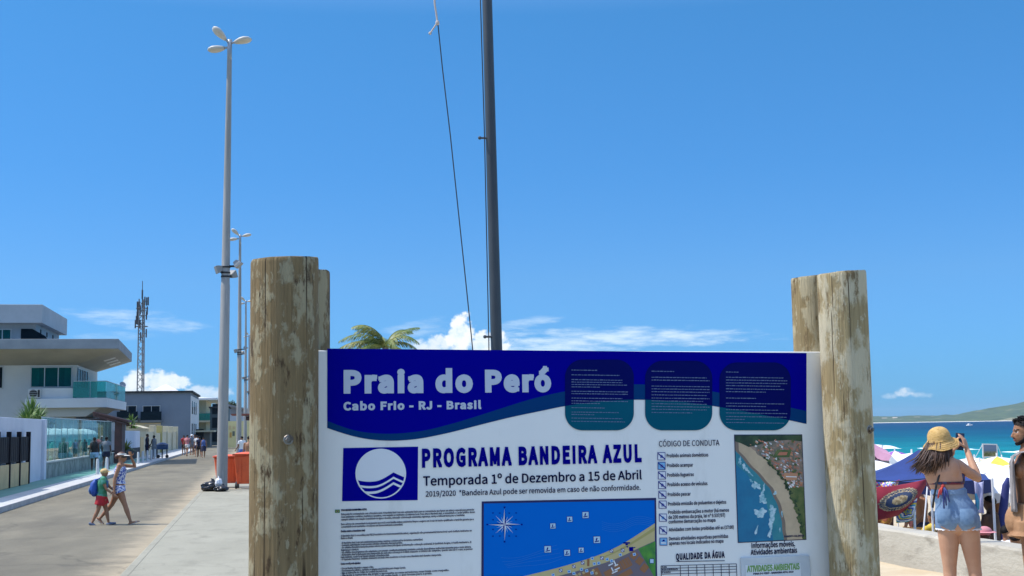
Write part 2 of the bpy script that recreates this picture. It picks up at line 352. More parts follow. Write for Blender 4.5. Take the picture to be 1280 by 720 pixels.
mx = t.nodes.new('ShaderNodeMix'); mx.data_type = 'RGBA'; mx.blend_type = 'MULTIPLY'; mx.inputs[0].default_value = 1; t.links.new(cr.outputs[0], mx.inputs[6]); t.links.new(mr2.outputs[0], mx.inputs[7])
mr3 = t.nodes.new('ShaderNodeMapRange'); t.links.new(n2.outputs[0], mr3.inputs[0]); mr3.inputs[1].default_value = .715; mr3.inputs[2].default_value = .75
mx3 = t.nodes.new('ShaderNodeMix'); mx3.data_type = 'RGBA'; t.links.new(mr3.outputs[0], mx3.inputs[0]); t.links.new(mx.outputs[2], mx3.inputs[6]); mx3.inputs[7].default_value = (.7, .75, .75, 1)
t.links.new(mx3.outputs[2], b.inputs['Base Color'])
b.inputs['Roughness'].default_value = .35; b.inputs['Specular IOR Level'].default_value = .02; b.inputs['IOR'].default_value = 1.33
bm_ = t.nodes.new('ShaderNodeBump'); bm_.inputs['Strength'].default_value = .9; bm_.inputs['Distance'].default_value = .8; t.links.new(n2.outputs[0], bm_.inputs['Height']); t.links.new(bm_.outputs[0], b.inputs['Normal'])
SEA = -2.3
g = MB(); g.grid(40, 40, lambda u, v: (36 + 9000 * u ** 3, -300 + 9300 * v ** 2, SEA)); struct(g.build('sea', m))
# lines of breaking surf
g = MB()
rnd = random.Random(5)
def surf(x, y0, y1, w, h):
    n = int((y1 - y0) / .7)
    def fn(u, v):
        y = y0 + (y1 - y0) * u; a = pi * v
        ww = w * (.55 + .6 * fbm(y, x, .25)) * min(1, 6 * u, 6 * (1 - u)); hh = h * (.6 + .8 * fbm(y, x + 9, .5)) * min(1, 5 * u, 5 * (1 - u))
        return (x + ww * cos(a) + 1.6 * fbm(y, x, .08), y, SEA + max(.03, hh) * sin(a) + .01)
    g.grid(max(6, n), 6, fn)
for x, y0, y1, w, h in ((94, 180, 195, 2.0, .7), (97, 164, 180, 1.1, .42), (100, 202, 216, .7, .2), (92, 140, 150, .9, .22), (62, 60, 125, 1.6, .2), (120, 150, 164, .7, .2)): surf(x, y0, y1, w, h)
o = g.build('surf_foam', mat('surf foam', (0.85, 0.87, 0.87), .8, (0.55, 0.72, 0.74), .8, .45, .7), smooth=True); struct(o, 'stuff')

# hills across the bay: fixed places, real relief
def hill(u, v):
    a = radians(17 + 32 * u); R = 3300 + 900 * v
    deg = 17 + 32 * u
    rid = 11 + 4.0 * max(0, min(1, (deg - 25) / 3.4)) + 26 * max(0, min(1, (deg - 29.0) / 3.8)) ** 1.3 + 13 * max(0, min(1, (deg - 32.8) / 4)) - 30 * max(0, min(1, (deg - 38) / 8))
    x, y = R * sin(a), R * cos(a)
    prof = min(1, v / .55) ** .8 * (1 if v < .55 else 1 - .6 * (v - .55))
    z = SEA - .5 + (rid + 5 * fbm(x, y, .004) + 2.6 * fbm(x, y, .018, 6)) * prof * 1.32 if v > 0 else SEA - 2
    return (x, y, z)
g = MB(); g.grid(260, 22, hill)
struct(g.build('hills', mat('hillside scrub', (0.035, 0.070, 0.040), .95, (0.065, 0.105, 0.05), .03, .4, .6, c3=(0.26, 0.24, 0.15), ns3=.008, n3=(.58, .68)), smooth=True))
g = MB(); g.grid(160, 2, lambda u, v: (lambda a, R: (R * sin(a), R * cos(a), SEA + .05 + 1.0 * v))(radians(17 + 26 * u), 3250 + 60 * v + 30 * fbm(u * 30, 1)))
struct(g.build('far_beach', mat('far pale sand', (0.72, 0.68, 0.58), .9)))
# white houses by the far beach
m_fw = mat('far white wall', (0.8, 0.78, 0.74), .8); m_fr = mat('far tile roof', (0.5, 0.42, 0.36), .8)
for i, (px, h, w) in enumerate(((1106, 5, 14), (1112, 4, 20), (1119, 6, 12), (1128, 4, 16), (1147, 6, 14), (1160, 5, 30), (1164, 7, 16), (1181, 4, 12), (1202, 4, 14))):
    d = 3330.0 / .95; p = col_at(px, d, SEA + 6)
    b_ = MB(); b_.box((p.x - w / 2, p.y - 5, p.z - 5), (p.x + w / 2, p.y + 5, p.z + h))
    b_.ext([(p.x - w / 2 - .6, p.y - 6, p.z + h), (p.x - w / 2 - .6, p.y + 6, p.z + h), (p.x - w / 2 - .6, p.y, p.z + h + 2.4)], (w + 1.2, 0, 0), 1)
    tag(b_.build('far_house', [m_fw, m_fr]), 'tiny white house on the far shore under the green hill', 'house', 'white houses along the far shore')
# a small boat
t_ = thing('motorboat', 'small white motorboat far out on the blue bay', 'boat', col_at(1212, 900, SEA))
c = Vector(t_['_o']); b_ = MB()
b_.loft([(c + Vector((-2.2, 0, .35)), .75, .35), (c + Vector((0, 0, .35)), .9, .42), (c + Vector((1.6, 0, .45)), .6, .4), (c + Vector((2.6, 0, .6)), .1, .2)], 10, side=(0, 1, 0)); b_.build('hull', m_fw, t_, True)
b_ = MB(); b_.box(c + Vector((-1, -.5, .7)), c + Vector((.5, .5, 1.7))); b_.build('cabin', m_fw, t_, bevel=.1)

# ------------------------------------------------------------------ low concrete wall along the sand
w_ = thing('low_wall', 'low weathered concrete wall between promenade sand and beach', 'wall', (7.7, 12, 0))
m_lw = mat('weathered concrete wall', (0.36, 0.33, 0.265), .9, (0.44, 0.41, 0.335), 1.6, .38, .62, (1, .6, 1.6), .35, 22, c3=(0.23, 0.205, 0.16), ns3=3.0, n3=(.54, .72))
def wal(y0, y1):
    g = MB(); n = int((y1 - y0) / .12)
    prof = [(7.52, -.3), (7.52, .30), (7.525, .475), (7.545, .50), (7.80, .505), (7.82, .48), (7.82, -1.3)]
    def fn(u, v):
        i = min(len(prof) - 1, int(round(v * (len(prof) - 1)))); x, z = prof[i]; y = y0 + (y1 - y0) * u
        return (x + .012 * fbm(y, z * 3, 1.4), y, z + (.012 * fbm(y, x, .9) if z > 0 else 0))
    g.grid(n, len(prof) - 1, fn); return g
for a, b in ((-2, 9.99), (10.0, 24.99), (25, 60)): wal(a, b).build('wall_section', m_lw, w_)

# ------------------------------------------------------------------ information board
A = atd(397, 435, 4.46); B = atd(1031, 441.5, 5.06)
bd = Vector((B.x - A.x, B.y - A.y, 0)); BW = bd.length; bd.normalize(); bn = Vector((bd.y, -bd.x, 0))       # bn looks at the viewer
if bn.dot(CAM - A) < 0: bn = -bn
A0 = Vector((A.x, A.y, 0))
def buv(px, py, off=0.0):
    r = ray(px, py); t = (A + bn * off - CAM).dot(bn) / r.dot(bn); p = CAM + r * t - A0; return p.dot(bd), p.z
def bpt(u, z, off=0.0): return A0 + bd * u + bn * off + Vector((0, 0, z))
def bp(px, py, off=0.0): u, z = buv(px, py); return bpt(u, z, off)
ZT = (A.z + B.z) / 2 - .001
ib = thing('information_board', 'large blue and white beach information board bolted to four round timber posts', 'sign', bpt(BW / 2, 0))
m_pan = mat('board white', (0.86, 0.86, 0.82), .4, (0.82, 0.82, 0.79), 3, .3, .7, spec=.25, c3=(0.74, 0.74, 0.70), ns3=9, n3=(.56, .75), st=(1, 1, .35))
ZB = .82
def rect_(u0, z0, u1, z1, off): return [bpt(u0, z0, off), bpt(u1, z0, off), bpt(u1, z1, off), bpt(u0, z1, off)]
g = MB(); g.ext(rect_(0, ZB, BW, ZT, 0), -bn * .022)
panel = g.build('panel', m_pan, ib, bevel=.004)
m_dkf = mat('dark board edge', (0.02, 0.02, 0.07), .5)
def poly_part(name, polys, mats, off, parent=None, lab=None):
    """flat prints on the board: polys = list of (pixel outline, material index, extra offset)"""
    g = MB()
    for q in polys:
        pts, mi = q[0], q[1]; o2 = off + (q[2] if len(q) > 2 else 0)
        g.add([bp(x, y, o2) for x, y in pts], [tuple(range(len(pts)))], mi)
    o = g.build(name, mats, parent or panel, fix=False)
    return o
def interp(tab, x):
    if x <= tab[0][0]: return tab[0][1]
    for (a, b), (c, d) in zip(tab, tab[1:]):
        if x <= c: return b + (d - b) * (x - a) / (c - a)
    return tab[-1][1]
def smoothtab(tab, n=90):
    xs = [tab[0][0] + (tab[-1][0] - tab[0][0]) * i / n for i in range(n + 1)]
    ys = [interp(tab, x) for x in xs]
    for _ in range(6): ys = [ys[0]] + [(ys[i - 1] + 2 * ys[i] + ys[i + 1]) / 4 for i in range(1, n)] + [ys[-1]]
    return list(zip(xs, ys))
LOW = smoothtab([(409, 535), (430, 542.5), (457, 549.3), (487, 551.5), (520, 549.5), (560, 541.5), (600, 531), (640, 521), (675, 514), (707, 507), (755, 501), (792, 499.3), (820, 500), (855, 502.5), (892, 507.5), (930, 514), (990, 526), (1008, 530)])
UPP = smoothtab([(409, 526), (425, 533), (450, 540.5), (487, 543), (530, 539), (575, 527), (625, 511), (662, 499), (705, 489), (750, 482), (797, 480), (850, 483), (895, 490), (950, 501), (1008, 514)])
m_navy = mat('navy print', (0.0, 0.0, 0.27), .5, spec=.03); m_teal = mat('dark teal print', (0.002, 0.045, 0.17), .5, spec=.03)
m_pwhite = mat('print white', (0.76, 0.79, 0.82), .45, spec=.1); m_dn = mat('midnight print', (0.001, 0.004, 0.105), .5, spec=.04); m_tb = mat('petrol print', (0.002, 0.095, 0.155), .5, spec=.04)
def top(x): return 435.6 + (441.3 - 435.6) * (x - 409) / (1008 - 409)
def strip(t0, t1, off, mi, g):
    n = len(t0)
    vs = [bp(x, y, off) for x, y in t0] + [bp(x, y, off) for x, y in t1]
    g.add(vs, [(i, n + i, n + i + 1, i + 1) for i in range(n - 1)], mi)
g = MB(); strip([(x, top(x)) for x, _ in UPP], UPP, .0012, 0, g)
midt = [(x, y - 4) for x, y in UPP]
strip(UPP, LOW, .0012, 1, g)
header = g.build('header_band', [m_navy, m_teal], panel, fix=False)
g = MB()
for x0, y0, x1, y1 in ((706, 449.5, 792, 538), (806, 451, 890, 538), (899, 453, 988, 538)):
    R = 22; n = 40
    def edges(x):
        d = max(0, R - min(x - x0, x1 - x)); k = R - sqrt(max(0, R * R - d * d)); return y0 + k, y1 - k
    xs = [x0 + (x1 - x0) * (.5 - .5 * cos(pi * i / n)) for i in range(n + 1)]
    a = [(x, edges(x)[0]) for x in xs]; c_ = [(x, edges(x)[1]) for x in xs]; md = [(x, min(edges(x)[1], max(edges(x)[0], interp(LOW, x)))) for x in xs]
    strip(a, md, .0024, 0, g); strip(md, c_, .0024, 1, g)
g.build('text_box', [m_dn, m_tb], panel, fix=False)
# the fine print in the three boxes is unreadable: strokes of word length
g = MB(); rnd = random.Random(3)
for x0, x1, rows in ((714, 784, [(463, .45), (469, .85), (475, .9), (478, .9), (481, 1), (484, .5), (489.5, 1), (492.5, 1), (498, .9), (501.5, 1), (504.5, .5), (510, .6), (515.5, .85), (518.5, .4), (523, .9), (527, .95)]),
                     (814, 886, [(464.5, .4), (472, .95), (475.5, 1), (483, 1), (486.5, 1), (490, 1), (494, .95), (498, 1), (501.5, .9), (505, .95), (508.5, 1), (512, .95), (516, .7)]),
                     (907, 983, [(465.5, .2), (472, .95), (475.5, 1), (479, 1), (482.5, .9), (486.5, .95), (490, .65), (498, .5), (504.5, .95), (508, .65), (512.5, .85), (516.5, 1), (521, 1), (524.5, .3), (528.5, .95)])):
    for y, f in rows:
        x = x0; xe = x0 + (x1 - x0) * f
        while x < xe:
            w = rnd.uniform(1.2, 4.6); w = min(w, xe - x + .4); h = rnd.uniform(.75, 1.05); k = .014 * (x - x0)
            g.add([bp(x, y + k, .0034), bp(x + w, y + k, .0034), bp(x + w, y - h + k, .0034), bp(x, y - h + k, .0034)], [(0, 1, 2, 3)]); x += w + .75
g.build('fine_print', mat('pale fine print', (0.11, 0.17, 0.30), .5), panel, fix=False)

# lettering
try: FONT = bpy.data.fonts.load(bpy.utils.system_resource('DATAFILES', path='fonts') + '/Noto Sans CJK Regular.woff2')   # Blender's own interface font
except Exception: FONT = None
def glyphs(s, bold=0.0, res=2, sp=1.0):
    cu = bpy.data.curves.new('t', 'FONT'); cu.body = s
    if FONT: cu.font = FONT
    cu.offset = 0; cu.resolution_u = res; cu.space_character = sp; cu.fill_mode = 'FRONT'
    ob = bpy.data.objects.new('t', cu); COL.objects.link(ob)
    me = ob.to_mesh(); vs = [v.co.copy() for v in me.vertices]; fs = [tuple(p.vertices) for p in me.polygons]; ob.to_mesh_clear()
    bpy.data.objects.remove(ob); bpy.data.curves.remove(cu); return vs, fs
CAP = None
def letter(g, s, x0, x1, yb, yc, bold=0.0, off=.0024, res=2, sp=1.0, mi=0, slant=None):
    """a line of text from pixel x0 to x1 with baseline yb and capital height line yc, measured at x0"""
    global CAP
    if CAP is None:
        vs, _ = glyphs('H'); CAP = max(v.y for v in vs)
    vs, fs = glyphs(s, bold, res, sp)
    if not vs: return
    a, b = min(v.x for v in vs), max(v.x for v in vs)
    u0, zb = buv(x0, yb); _, zc = buv(x0, yc); u1, _ = buv(x1, yb)
    ks = (u1 - u0) / (b - a); kz = (zc - zb) / (CAP + 2 * bold)
    T = lambda x, y, k: bpt(u0 + (x - a) * ks, zb + y * kz, off + k)
    g.add([T(v.x, v.y, 0) for v in vs], fs, mi)
    if bold > 0:                                  # heavier strokes: a band along every outline edge
        cnt = {}
        for f in fs:
            for i, j in zip(f, f[1:] + f[:1]): cnt[(i, j)] = cnt.get((i, j), 0) + 1
        key = lambda i: (round(vs[i].x, 5), round(vs[i].y, 5))
        und = {}
        for (i, j) in cnt: q = tuple(sorted((key(i), key(j)))); und.setdefault(q, []).append((i, j))
        n_ = 0; dirs = {}
        for q, l in und.items():
            if len(l) != 1: continue
            p0, p1 = Vector(q[0]), Vector(q[1]); d = p1 - p0
            if d.length < 1e-6: continue
            d.normalize(); w = Vector((-d.y, d.x)) * bold; n_ += 1; kk = .00002 + (n_ % 37) * .000004
            g.add([T(*(p0 + w), kk), T(*(p1 + w), kk), T(*(p1 - w), kk), T(*(p0 - w), kk)], [(0, 1, 2, 3)], mi)
            dirs.setdefault(q[0], []).append(d); dirs.setdefault(q[1], []).append(-d)
        if bold > .015:
            for q, l in dirs.items():
                n_ += 1; kk = .0002 + (n_ % 37) * .000004; corner = len(l) == 2 and abs(l[0].dot(l[1])) < .75
                ang = [(pi / 4 + k * pi / 2, 1.4142) for k in range(4)] if corner else [(k * pi / 4, 1) for k in range(8)]
                g.add([T(q[0] + bold * m_ * cos(t_), q[1] + bold * m_ * sin(t_), kk) for t_, m_ in ang], [tuple(range(len(ang)))], mi)
m_ink = mat('dark print ink', (0.004, 0.005, 0.045), .6, spec=.05); m_ink2 = mat('blue print ink', (0.0, 0.0, 0.22), .5, spec=.03); m_tw = mat('title print', (0.52, 0.58, 0.68), .4, spec=.1)
g = MB(); letter(g, 'Praia do Peró', 432, 686.5, 489.6, 460.0, .026, res=4, sp=1.08); g.build('title_lettering', m_tw, panel, fix=False)
g = MB(); letter(g, 'Cabo Frio - RJ - Brasil', 430, 600.5, 512.4, 501.6, .022, res=3, sp=1.08); g.build('subtitle_lettering', m_tw, panel, fix=False)
g = MB(); letter(g, 'PROGRAMA BANDEIRA AZUL', 528.5, 801, 582.9, 558.9, .024, res=3, sp=1.12); g.build('programme_lettering', m_ink2, panel, fix=False)
g = MB(); letter(g, 'Temporada 1º de Dezembro a 15 de Abril', 529, 802, 607, 595, .008, res=4); g.build('season_lettering', m_ink, panel, fix=False)
g = MB(); letter(g, '2019/2020  *Bandeira Azul pode ser removida em caso de não conformidade.', 532, 800.5, 620.8, 614, .006, res=3); g.build('notice_lettering', m_ink, panel, fix=False)
BODY = [(637.8, 458.5, 'PROGRAMA BANDEIRA AZUL', 1),
 (643, 592.5, 'Esta praia foi contemplada com a Bandeira Azul. A Bandeira Azul é um selo ambiental dado para as comunidades que fazem um esforço especial para gerenciar', 0),
 (646.3, 593.5, 'seus ambientes costeiros, marinhos e lacustres, com respeito ao ambiente e à natureza local. Para obter a Bandeira Azul, a comunidade e o poder público devem', 0),
 (649.7, 581, 'cumprir critérios em relação à qualidade da água e da areia, educação e informação ambiental, segurança, serviço e infraestrutura para os banhistas.', 0),
 (655.4, 592, 'Esse esforço da comunidade local garante que você e sua família visitem ambientes limpos e seguros em locais de banho qualificados e também garante que a', 0),
 (658.7, 503.5, 'comunidade local mantenha o local para um desenvolvimento sustentável.', 0),
 (664.2, 456, 'Dados sobre a Bandeira Azul', 1),
 (670, 589.5, 'A Bandeira Azul é concedida pela FEE (Foundation for Environmental Education), organização não governamental internacional e pelo Instituto Ambientes em', 0),
 (673, 441, 'Rede no Brasil.', 0),
 (678.8, 528.5, '- A Bandeira Azul é um selo ambiental para praias, marinas e embarcações de turismo sustentável.', 0),
 (681.7, 503, '- Somente autoridades locais podem solicitar a Bandeira Azul para praias.', 0),
 (684.7, 589, '- Os critérios Bandeira Azul para praias cobrem quatro áreas principais: a) informação e educação ambiental, b) Qualidade da água, c) Gestão Ambiental e, d)', 0),
 (687.7, 448.5, 'Segurança e serviços.', 0),
 (690.8, 589, '- Os critérios dos programas são adaptados, procurando a melhoria ambiental constante e solução de problemas ambientais relevantes para o nosso sistema.', 0),
 (693.7, 590.5, '- A Bandeira Azul é dada para uma temporada de cada vez e a licença só é válida enquanto os critérios são cumpridos. Quando esse não é o caso, as pessoas', 0),
 (696.6, 486.5, 'responsáveis, o país local devem abaixar a Bandeira Azul.', 0),
 (699.5, 551.5, '- O Operador Nacional - Instituto Ambiente em Rede deve monitorar os locais com a Bandeira Azul durante a temporada.', 0),
 (704.9, 450.5, 'Como você pode ajudar:', 1),
 (710.7, 467, '- Use as lixeiras da praia e separe o lixo.', 0),
 (713.6, 507, '- Use transporte público, caminhe ou alugue uma bicicleta para chegar à praia.', 0),
 (716.5, 484, '- Siga as instruções do Código de Conduta da praia local.', 0),
 (719.5, 561.5, '- Aprecie a natureza da praia e aproveite os seus arredores, mas trate com respeito.', 0),
 (722.5, 540, '- Não deixe lixo na areia e leve de volta tudo o que trouxe para a praia.', 0)]
g = MB()
for y, x1, s, bld in BODY: letter(g, s, 426.6 - (y - 637) * .012, x1, y + .9, y - 1.55, .030 if bld else .016, res=1)
g.build('body_lettering', m_ink, panel, fix=False)
g = MB(); letter(g, 'CÓDIGO DE CONDUTA', 823.5, 899, 558.3, 551.2, .003, res=3); g.build('conduct_heading', m_ink, panel, fix=False)
RULES = [(569.5, 885, 'Proibido animais domésticos'), (581.7, 866, 'Proibido acampar'), (593.7, 867, 'Proibido fogueiras'), (605.6, 884, 'Proibido acesso de veículos'), (618, 863, 'Proibido pescar'),
         (629.8, 907.5, 'Proibida emissão de poluentes e dejetos'), (640.2, 911, 'Proibido embarcações a motor (há menos'), (646.4, 906, 'de 200 metros da praia, lei nº 9.537/97)'), (652.2, 894, 'conforme demarcação no mapa'),
         (662, 917, 'Atividades com bolas proibidas até as (17:00)'), (673.2, 910, 'Demais atividades esportivas permitidas'), (679, 904, 'apenas nos locais indicados no mapa')]
g = MB()
for y, x1, s in RULES: letter(g, s, 833.2 + (y - 569) * .028, x1, y + 2.2, y - 2.3, .012, res=2)
g.build('conduct_lettering', m_ink, panel, fix=False)
g = MB()
for i, y in enumerate((570.3, 582.3, 594.2, 606.2, 618.4, 630.8, 647, 663, 677)):
    x = 826.5 + i * .32; h = 4.2; mi = 1 if i in (6,) else 0
    g.add([bp(a, b, .0018) for a, b in ((x - h - .7, y + h + .7), (x + h + .7, y + h + .7), (x + h + .7, y - h - .7), (x - h - .7, y - h - .7))], [(0, 1, 2, 3)], 1)
    g.add([bp(a, b, .0023) for a, b in ((x - h, y + h), (x + h, y + h), (x + h, y - h), (x - h, y - h))], [(0, 1, 2, 3)], 2 if i in (1, 8) else 0)
    if i == 8:
        g.add([bp(a, b, .0028) for a, b in ((x - 3, y + 2.5), (x + 3, y + 2.5), (x + 3, y + 1), (x - 3, y + .4))], [(0, 1, 2, 3)], 0); g.add([bp(a, b, .0028) for a, b in ((x - 2, y - .3), (x + 2, y - .6), (x + 1, y - 2.6), (x - .4, y - 2.6))], [(0, 1, 2, 3)], 1); continue
    g.add([bp(x + a, y + b, .0028) for a, b in ((-1.6, 2.4), (1.8, 2.2), (1.9, -.2), (.2, -2.2), (-1.8, -.6))], [(0, 1, 2, 3, 4)], 3 if i != 6 else 2)
    g.add([bp(a, b, .0033) for a, b in ((x - h, y - h), (x - h, y - h + 1.6), (x + h - .0, y + h), (x + h, y + h - 1.6))], [(0, 1, 2, 3)], 1)
g.build('rule_pictogram', [m_pwhite, m_ink2, mat('sky print', (0.20, 0.46, 0.75), .4), mat('grey blue print', (0.18, 0.22, 0.42), .4)], panel, fix=False)
g = MB(); letter(g, 'QUALIDADE DA ÁGUA', 845, 905.3, 699.6, 691.3, .02, res=3, sp=1.08); g.add([bp(a, b, .0024) for a, b in ((845, 702.2), (905.5, 701.2), (905.5, 700.4), (845, 701.4))], [(0, 1, 2, 3)]); g.build('water_quality_heading', m_ink, panel, fix=False)
g = MB()
def line(x0, y0, x1, y1, w=.7, off=.0024, mi=0):
    d = Vector((x1 - x0, y1 - y0)); k = Vector((-d.y, d.x)).normalized() * w / 2
    g.add([bp(a, b, off) for a, b in ((x0 + k.x, y0 + k.y), (x1 + k.x, y1 + k.y), (x1 - k.x, y1 - k.y), (x0 - k.x, y0 - k.y))], [(0, 1, 2, 3)], mi)
for y in (707.3, 710.6, 714, 717.6, 724, 731): line(826, y, 920, y - 2.6)
for x in (826, 850, 860, 870.5, 880.5, 891, 901, 911, 920.3): line(x, 707.3 - (x - 826) * .028, x + .9, 734 - (x - 826) * .028)
for s, x1, y in (('Data', 833, 710), ('Balneabilidade', 847, 713.4), ('Ponto', 838, 716.8)): letter(g, s, 827.2, x1, y - .4, y - 2.3, .02, res=1)
g.build('water_quality_table', m_ink, panel, fix=False)
g = MB(); letter(g, 'Informações móveis.', 939.3, 993.5, 685.2, 678.2, .012, res=3); letter(g, 'Atividades ambientais', 938.3, 996, 693.6, 686.6, .012, res=3); g.build('mobile_information_lettering', m_ink, panel, fix=False)
# clear holder with its sheet
g = MB(); g.ext([bp(a, b, .0015) for a, b in ((926, 730), (1013, 727), (1010.5, 693.5), (925, 697))], bn * .008); hold = g.build('document_holder', mat('cloudy acrylic', (0.52, 0.57, 0.60), .25, (0.6, 0.64, 0.66), 9, .4, .6), panel, bevel=.002)
g = MB(); g.add([bp(a, b, .0106) for a, b in ((931, 730), (1000, 727), (998.7, 703.2), (930, 706))], [(0, 1, 2, 3)], 0)
letter(g, 'ATIVIDADES AMBIENTAIS', 932.5, 997.5, 714.4, 706.2, .02, off=.0114, res=3, mi=1); letter(g, 'PRAIA DO PERÓ - BANDEIRA AZUL 2019', 940, 990, 718, 715.6, .02, off=.0114, res=1, mi=2)
g.build('activity_sheet', [mat('paper white', (0.70, 0.74, 0.76), .6), mat('green print', (0.18, 0.36, 0.10), .5), m_ink], panel, fix=False)
# flag icon
g = MB()
for (x, y, w, h, mi, o_) in ((421.7, 639, 3, 2.0, 0, .0014),): g.add([bp(x - w, y + h, o_), bp(x + w, y + h, o_), bp(x + w, y - h, o_), bp(x - w, y - h, o_)], [(0, 1, 2, 3)], mi)
g.add([bp(421.7 + a, 639 + b, .0018) for a, b in ((-2.3, 0), (0, 1.5), (2.3, 0), (0, -1.5))], [(0, 1, 2, 3)], 1)
g.add([bp(421.7 + .8 * cos(k), 639 + .8 * sin(k), .0022) for k in [i * pi / 5 for i in range(10)]], [tuple(range(10))], 2)
g.build('flag_icon', [mat('flag green', (0.01, 0.16, 0.05), .5), mat('flag yellow', (0.5, 0.42, 0.04), .5), m_navy], panel, fix=False)
# round wave emblem
g = MB(); g.add([bp(a, b, .0012) for a, b in ((427.5, 626.5), (522, 625.2), (522.6, 558.3), (429, 560))], [(0, 1, 2, 3)], 0)
cx, cy, R = 475.8, 592, 31.6
g.add([bp(cx + R * cos(a), cy + R * .985 * sin(a), .0018) for a in [2 * pi * i / 72 for i in range(72)]], [tuple(range(72))], 1)
def wave(x):
    t_ = (x - cx) / R
    if t_ < .5: return cy + 8 + 2.2 * cos((t_ + .45) * 3.0) - (max(0, t_ + .25) / .75) ** 2 * 7.5
    return cy + 8 - 7.5 + 2.2 * cos(.95 * 3) + (t_ - .5) * 16 * (1 - .25 * (t_ - .5))
def band(o0, o1, mi, off, r):
    xs = [cx - r + 2 * r * i / 80 for i in range(81)]; t0, t1 = [], []
    for x in xs:
        k = sqrt(max(0, r * r - (x - cx) ** 2)); t0.append((x, min(cy + k, max(cy - k, wave(x) + o0)))); t1.append((x, min(cy + k, max(cy - k, wave(x) + o1))))
    strip(t0, t1, off, mi, g)
rr = R - 2.0
band(0, 80, 0, .0024, rr); band(5.4, 8.0, 1, .0030, rr); band(12.2, 15.2, 1, .0030, rr)
g.build('wave_emblem', [m_navy, m_pwhite], panel, fix=False)
# map print
g = MB()
mm = [mat('map border', (0.004, 0.005, 0.09), .4), mat('map sea', (0.0, 0.15, 0.62), .5, spec=.05), mat('map beach', (0.56, 0.46, 0.22), .4), mat('map road', (0.16, 0.13, 0.16), .4), mat('map block', (0.30, 0.13, 0.05), .4), mat('map green', (0.10, 0.36, 0.03), .4, (0.02, 0.16, 0.04), 14, .35, .6),
      mat('map icon', (0.45, 0.66, 0.80), .4), m_ink2, m_pwhite, mat('map ripple', (0.01, 0.17, 0.60), .35), mat('map roofs', (0.50, 0.36, 0.16), .4), mat('map deep beach', (0.42, 0.36, 0.12), .4)]
def q4(pts, mi, off): g.add([bp(a, b, off) for a, b in pts], [tuple(range(len(pts)))], mi)
q4(((601.5, 738), (821.5, 736), (820, 622.3), (602, 626.8)), 0, .0012)
q4(((604.4, 738), (819.2, 736), (817.8, 625.3), (604.6, 629.4)), 1, .0018)
shore = smoothtab([(636, 724), (660, 719), (700, 709), (740, 697), (760, 689), (780, 679), (800, 666), (818.2, 654)], 40)
strip(shore, [(x, 735) for x, _ in shore], .0022, 2, g)
strip([(x, y + 4.5) for x, y in shore if x > 750], [(x, y + 5.6 + (x - 750) * .05) for x, y in shore if x > 750], .0025, 11, g)
inner = smoothtab([(660, 731), (690, 722), (735, 710), (770, 699), (800, 684), (818.4, 676)], 30)
strip(inner, [(x, 736) for x, _ in inner], .0025, 3, g)
q4(((797.5, 686), (818.7, 676.5), (819.2, 736), (818, 722)), 5, .0029)
def block(x, y, w, h, a, mi, off=.0029):
    c_, s_ = cos(a), sin(a); q4([(x + p * c_ - q * s_, y + p * s_ + q * c_) for p, q in ((-w, h), (w, h), (w, -h), (-w, -h))], mi, off)
for x, y, w, h, a in ((782, 704, 6.5, 6, -.5), (772, 709.5, 4, 5, -.5), (761, 716, 6, 4, -.5), (779, 719, 12, 3.4, -.5), (792, 694, 4.5, 4, -.9), (799, 701, 4.5, 4, -.9), (805, 710, 5, 4, -.9), (746, 716, 4, 6, -.5), (733, 719, 5, 4, -.3), (717, 722, 6, 3, -.3)): block(x, y, w, h, a, 4)
for k in range(4): block(778 + k * 3.6, 703.4 - k * 1.9 + 1.5, .25, 5.2, -.5, 3, .0032)
for x, y in ((741, 713), (745, 716.4), (724, 717.5), (729, 716), (720, 719.2)): block(x, y, 1.6, 1.6, -.4, 10, .0032)
for x, y, w, h in ((763, 705.5, 3.2, .8), (768, 703.2, .8, 3), (771, 711, 3.6, .8), (765, 711.8, .8, 2.8), (770, 706.4, 2.4, .7), (768, 715, 4, .7)): block(x, y, w, h, -.45, 8, .0033)
for x, y, s_ in ((690.8, 657.4, 3.2), (711.8, 649, 3.2), (731.6, 643.7, 3.8), (745.8, 674.6, 4), (684.3, 686.5, 4), (708.6, 690.9, 3.6), (726.2, 687.6, 3.1)):
    block(x, y, s_ + .5, s_ + .5, -.03, 7, .0024); block(x, y, s_, s_, -.03, 6, .0028); block(x, y + s_ * .5, s_ * .7, s_ * .16, -.2, 7, .0031); block(x - .4, y - s_ * .15, s_ * .2, s_ * .45, .3, 7, .0031)
for i, (x, y) in enumerate(((700.5, 713), (717, 708), (728, 703.5), (752, 697.5), (764, 688.5), (778, 687.8))):
    block(x, y, 2.1, 2.1, -.05, 7, .0029); block(x, y, 1.6, 1.6, -.05, 8, .0031); block(x, y, 2.4, .35, .8, 7, .0034)
for x, y in ((691, 718.5), (711, 714.3), (717, 716.7), (726.5, 711.5), (742.5, 704.6), (748, 703.8), (740, 697.8), (758.6, 699), (764, 701), (775, 693.4), (792.5, 692.8), (733, 713.4), (739.5, 716)): block(x, y, 1.9, 1.8, -.2, 6, .0033); block(x, y, 1.1, .9, -.2, 9, .0036)
block(814.3, 701.2, 2.8, 3, 0, 7, .0034); block(814.3, 701.2, 2.2, 2.4, 0, 6, .0037)
block(783, 678.6, 4.2, .9, 0, 7, .003); block(783, 680.6, 1.6, .9, 0, 7, .003); q4(((782.3, 682.6), (784.9, 682.6), (783.6, 685)), 7, .003); block(788.5, 686.3, 2.6, 2.6, -.1, 7, .0034); block(792, 684.5, 1.8, .5, -.3, 7, .0034)
block(735, 703, 1.4, 4.5, .02, 4, .0033)
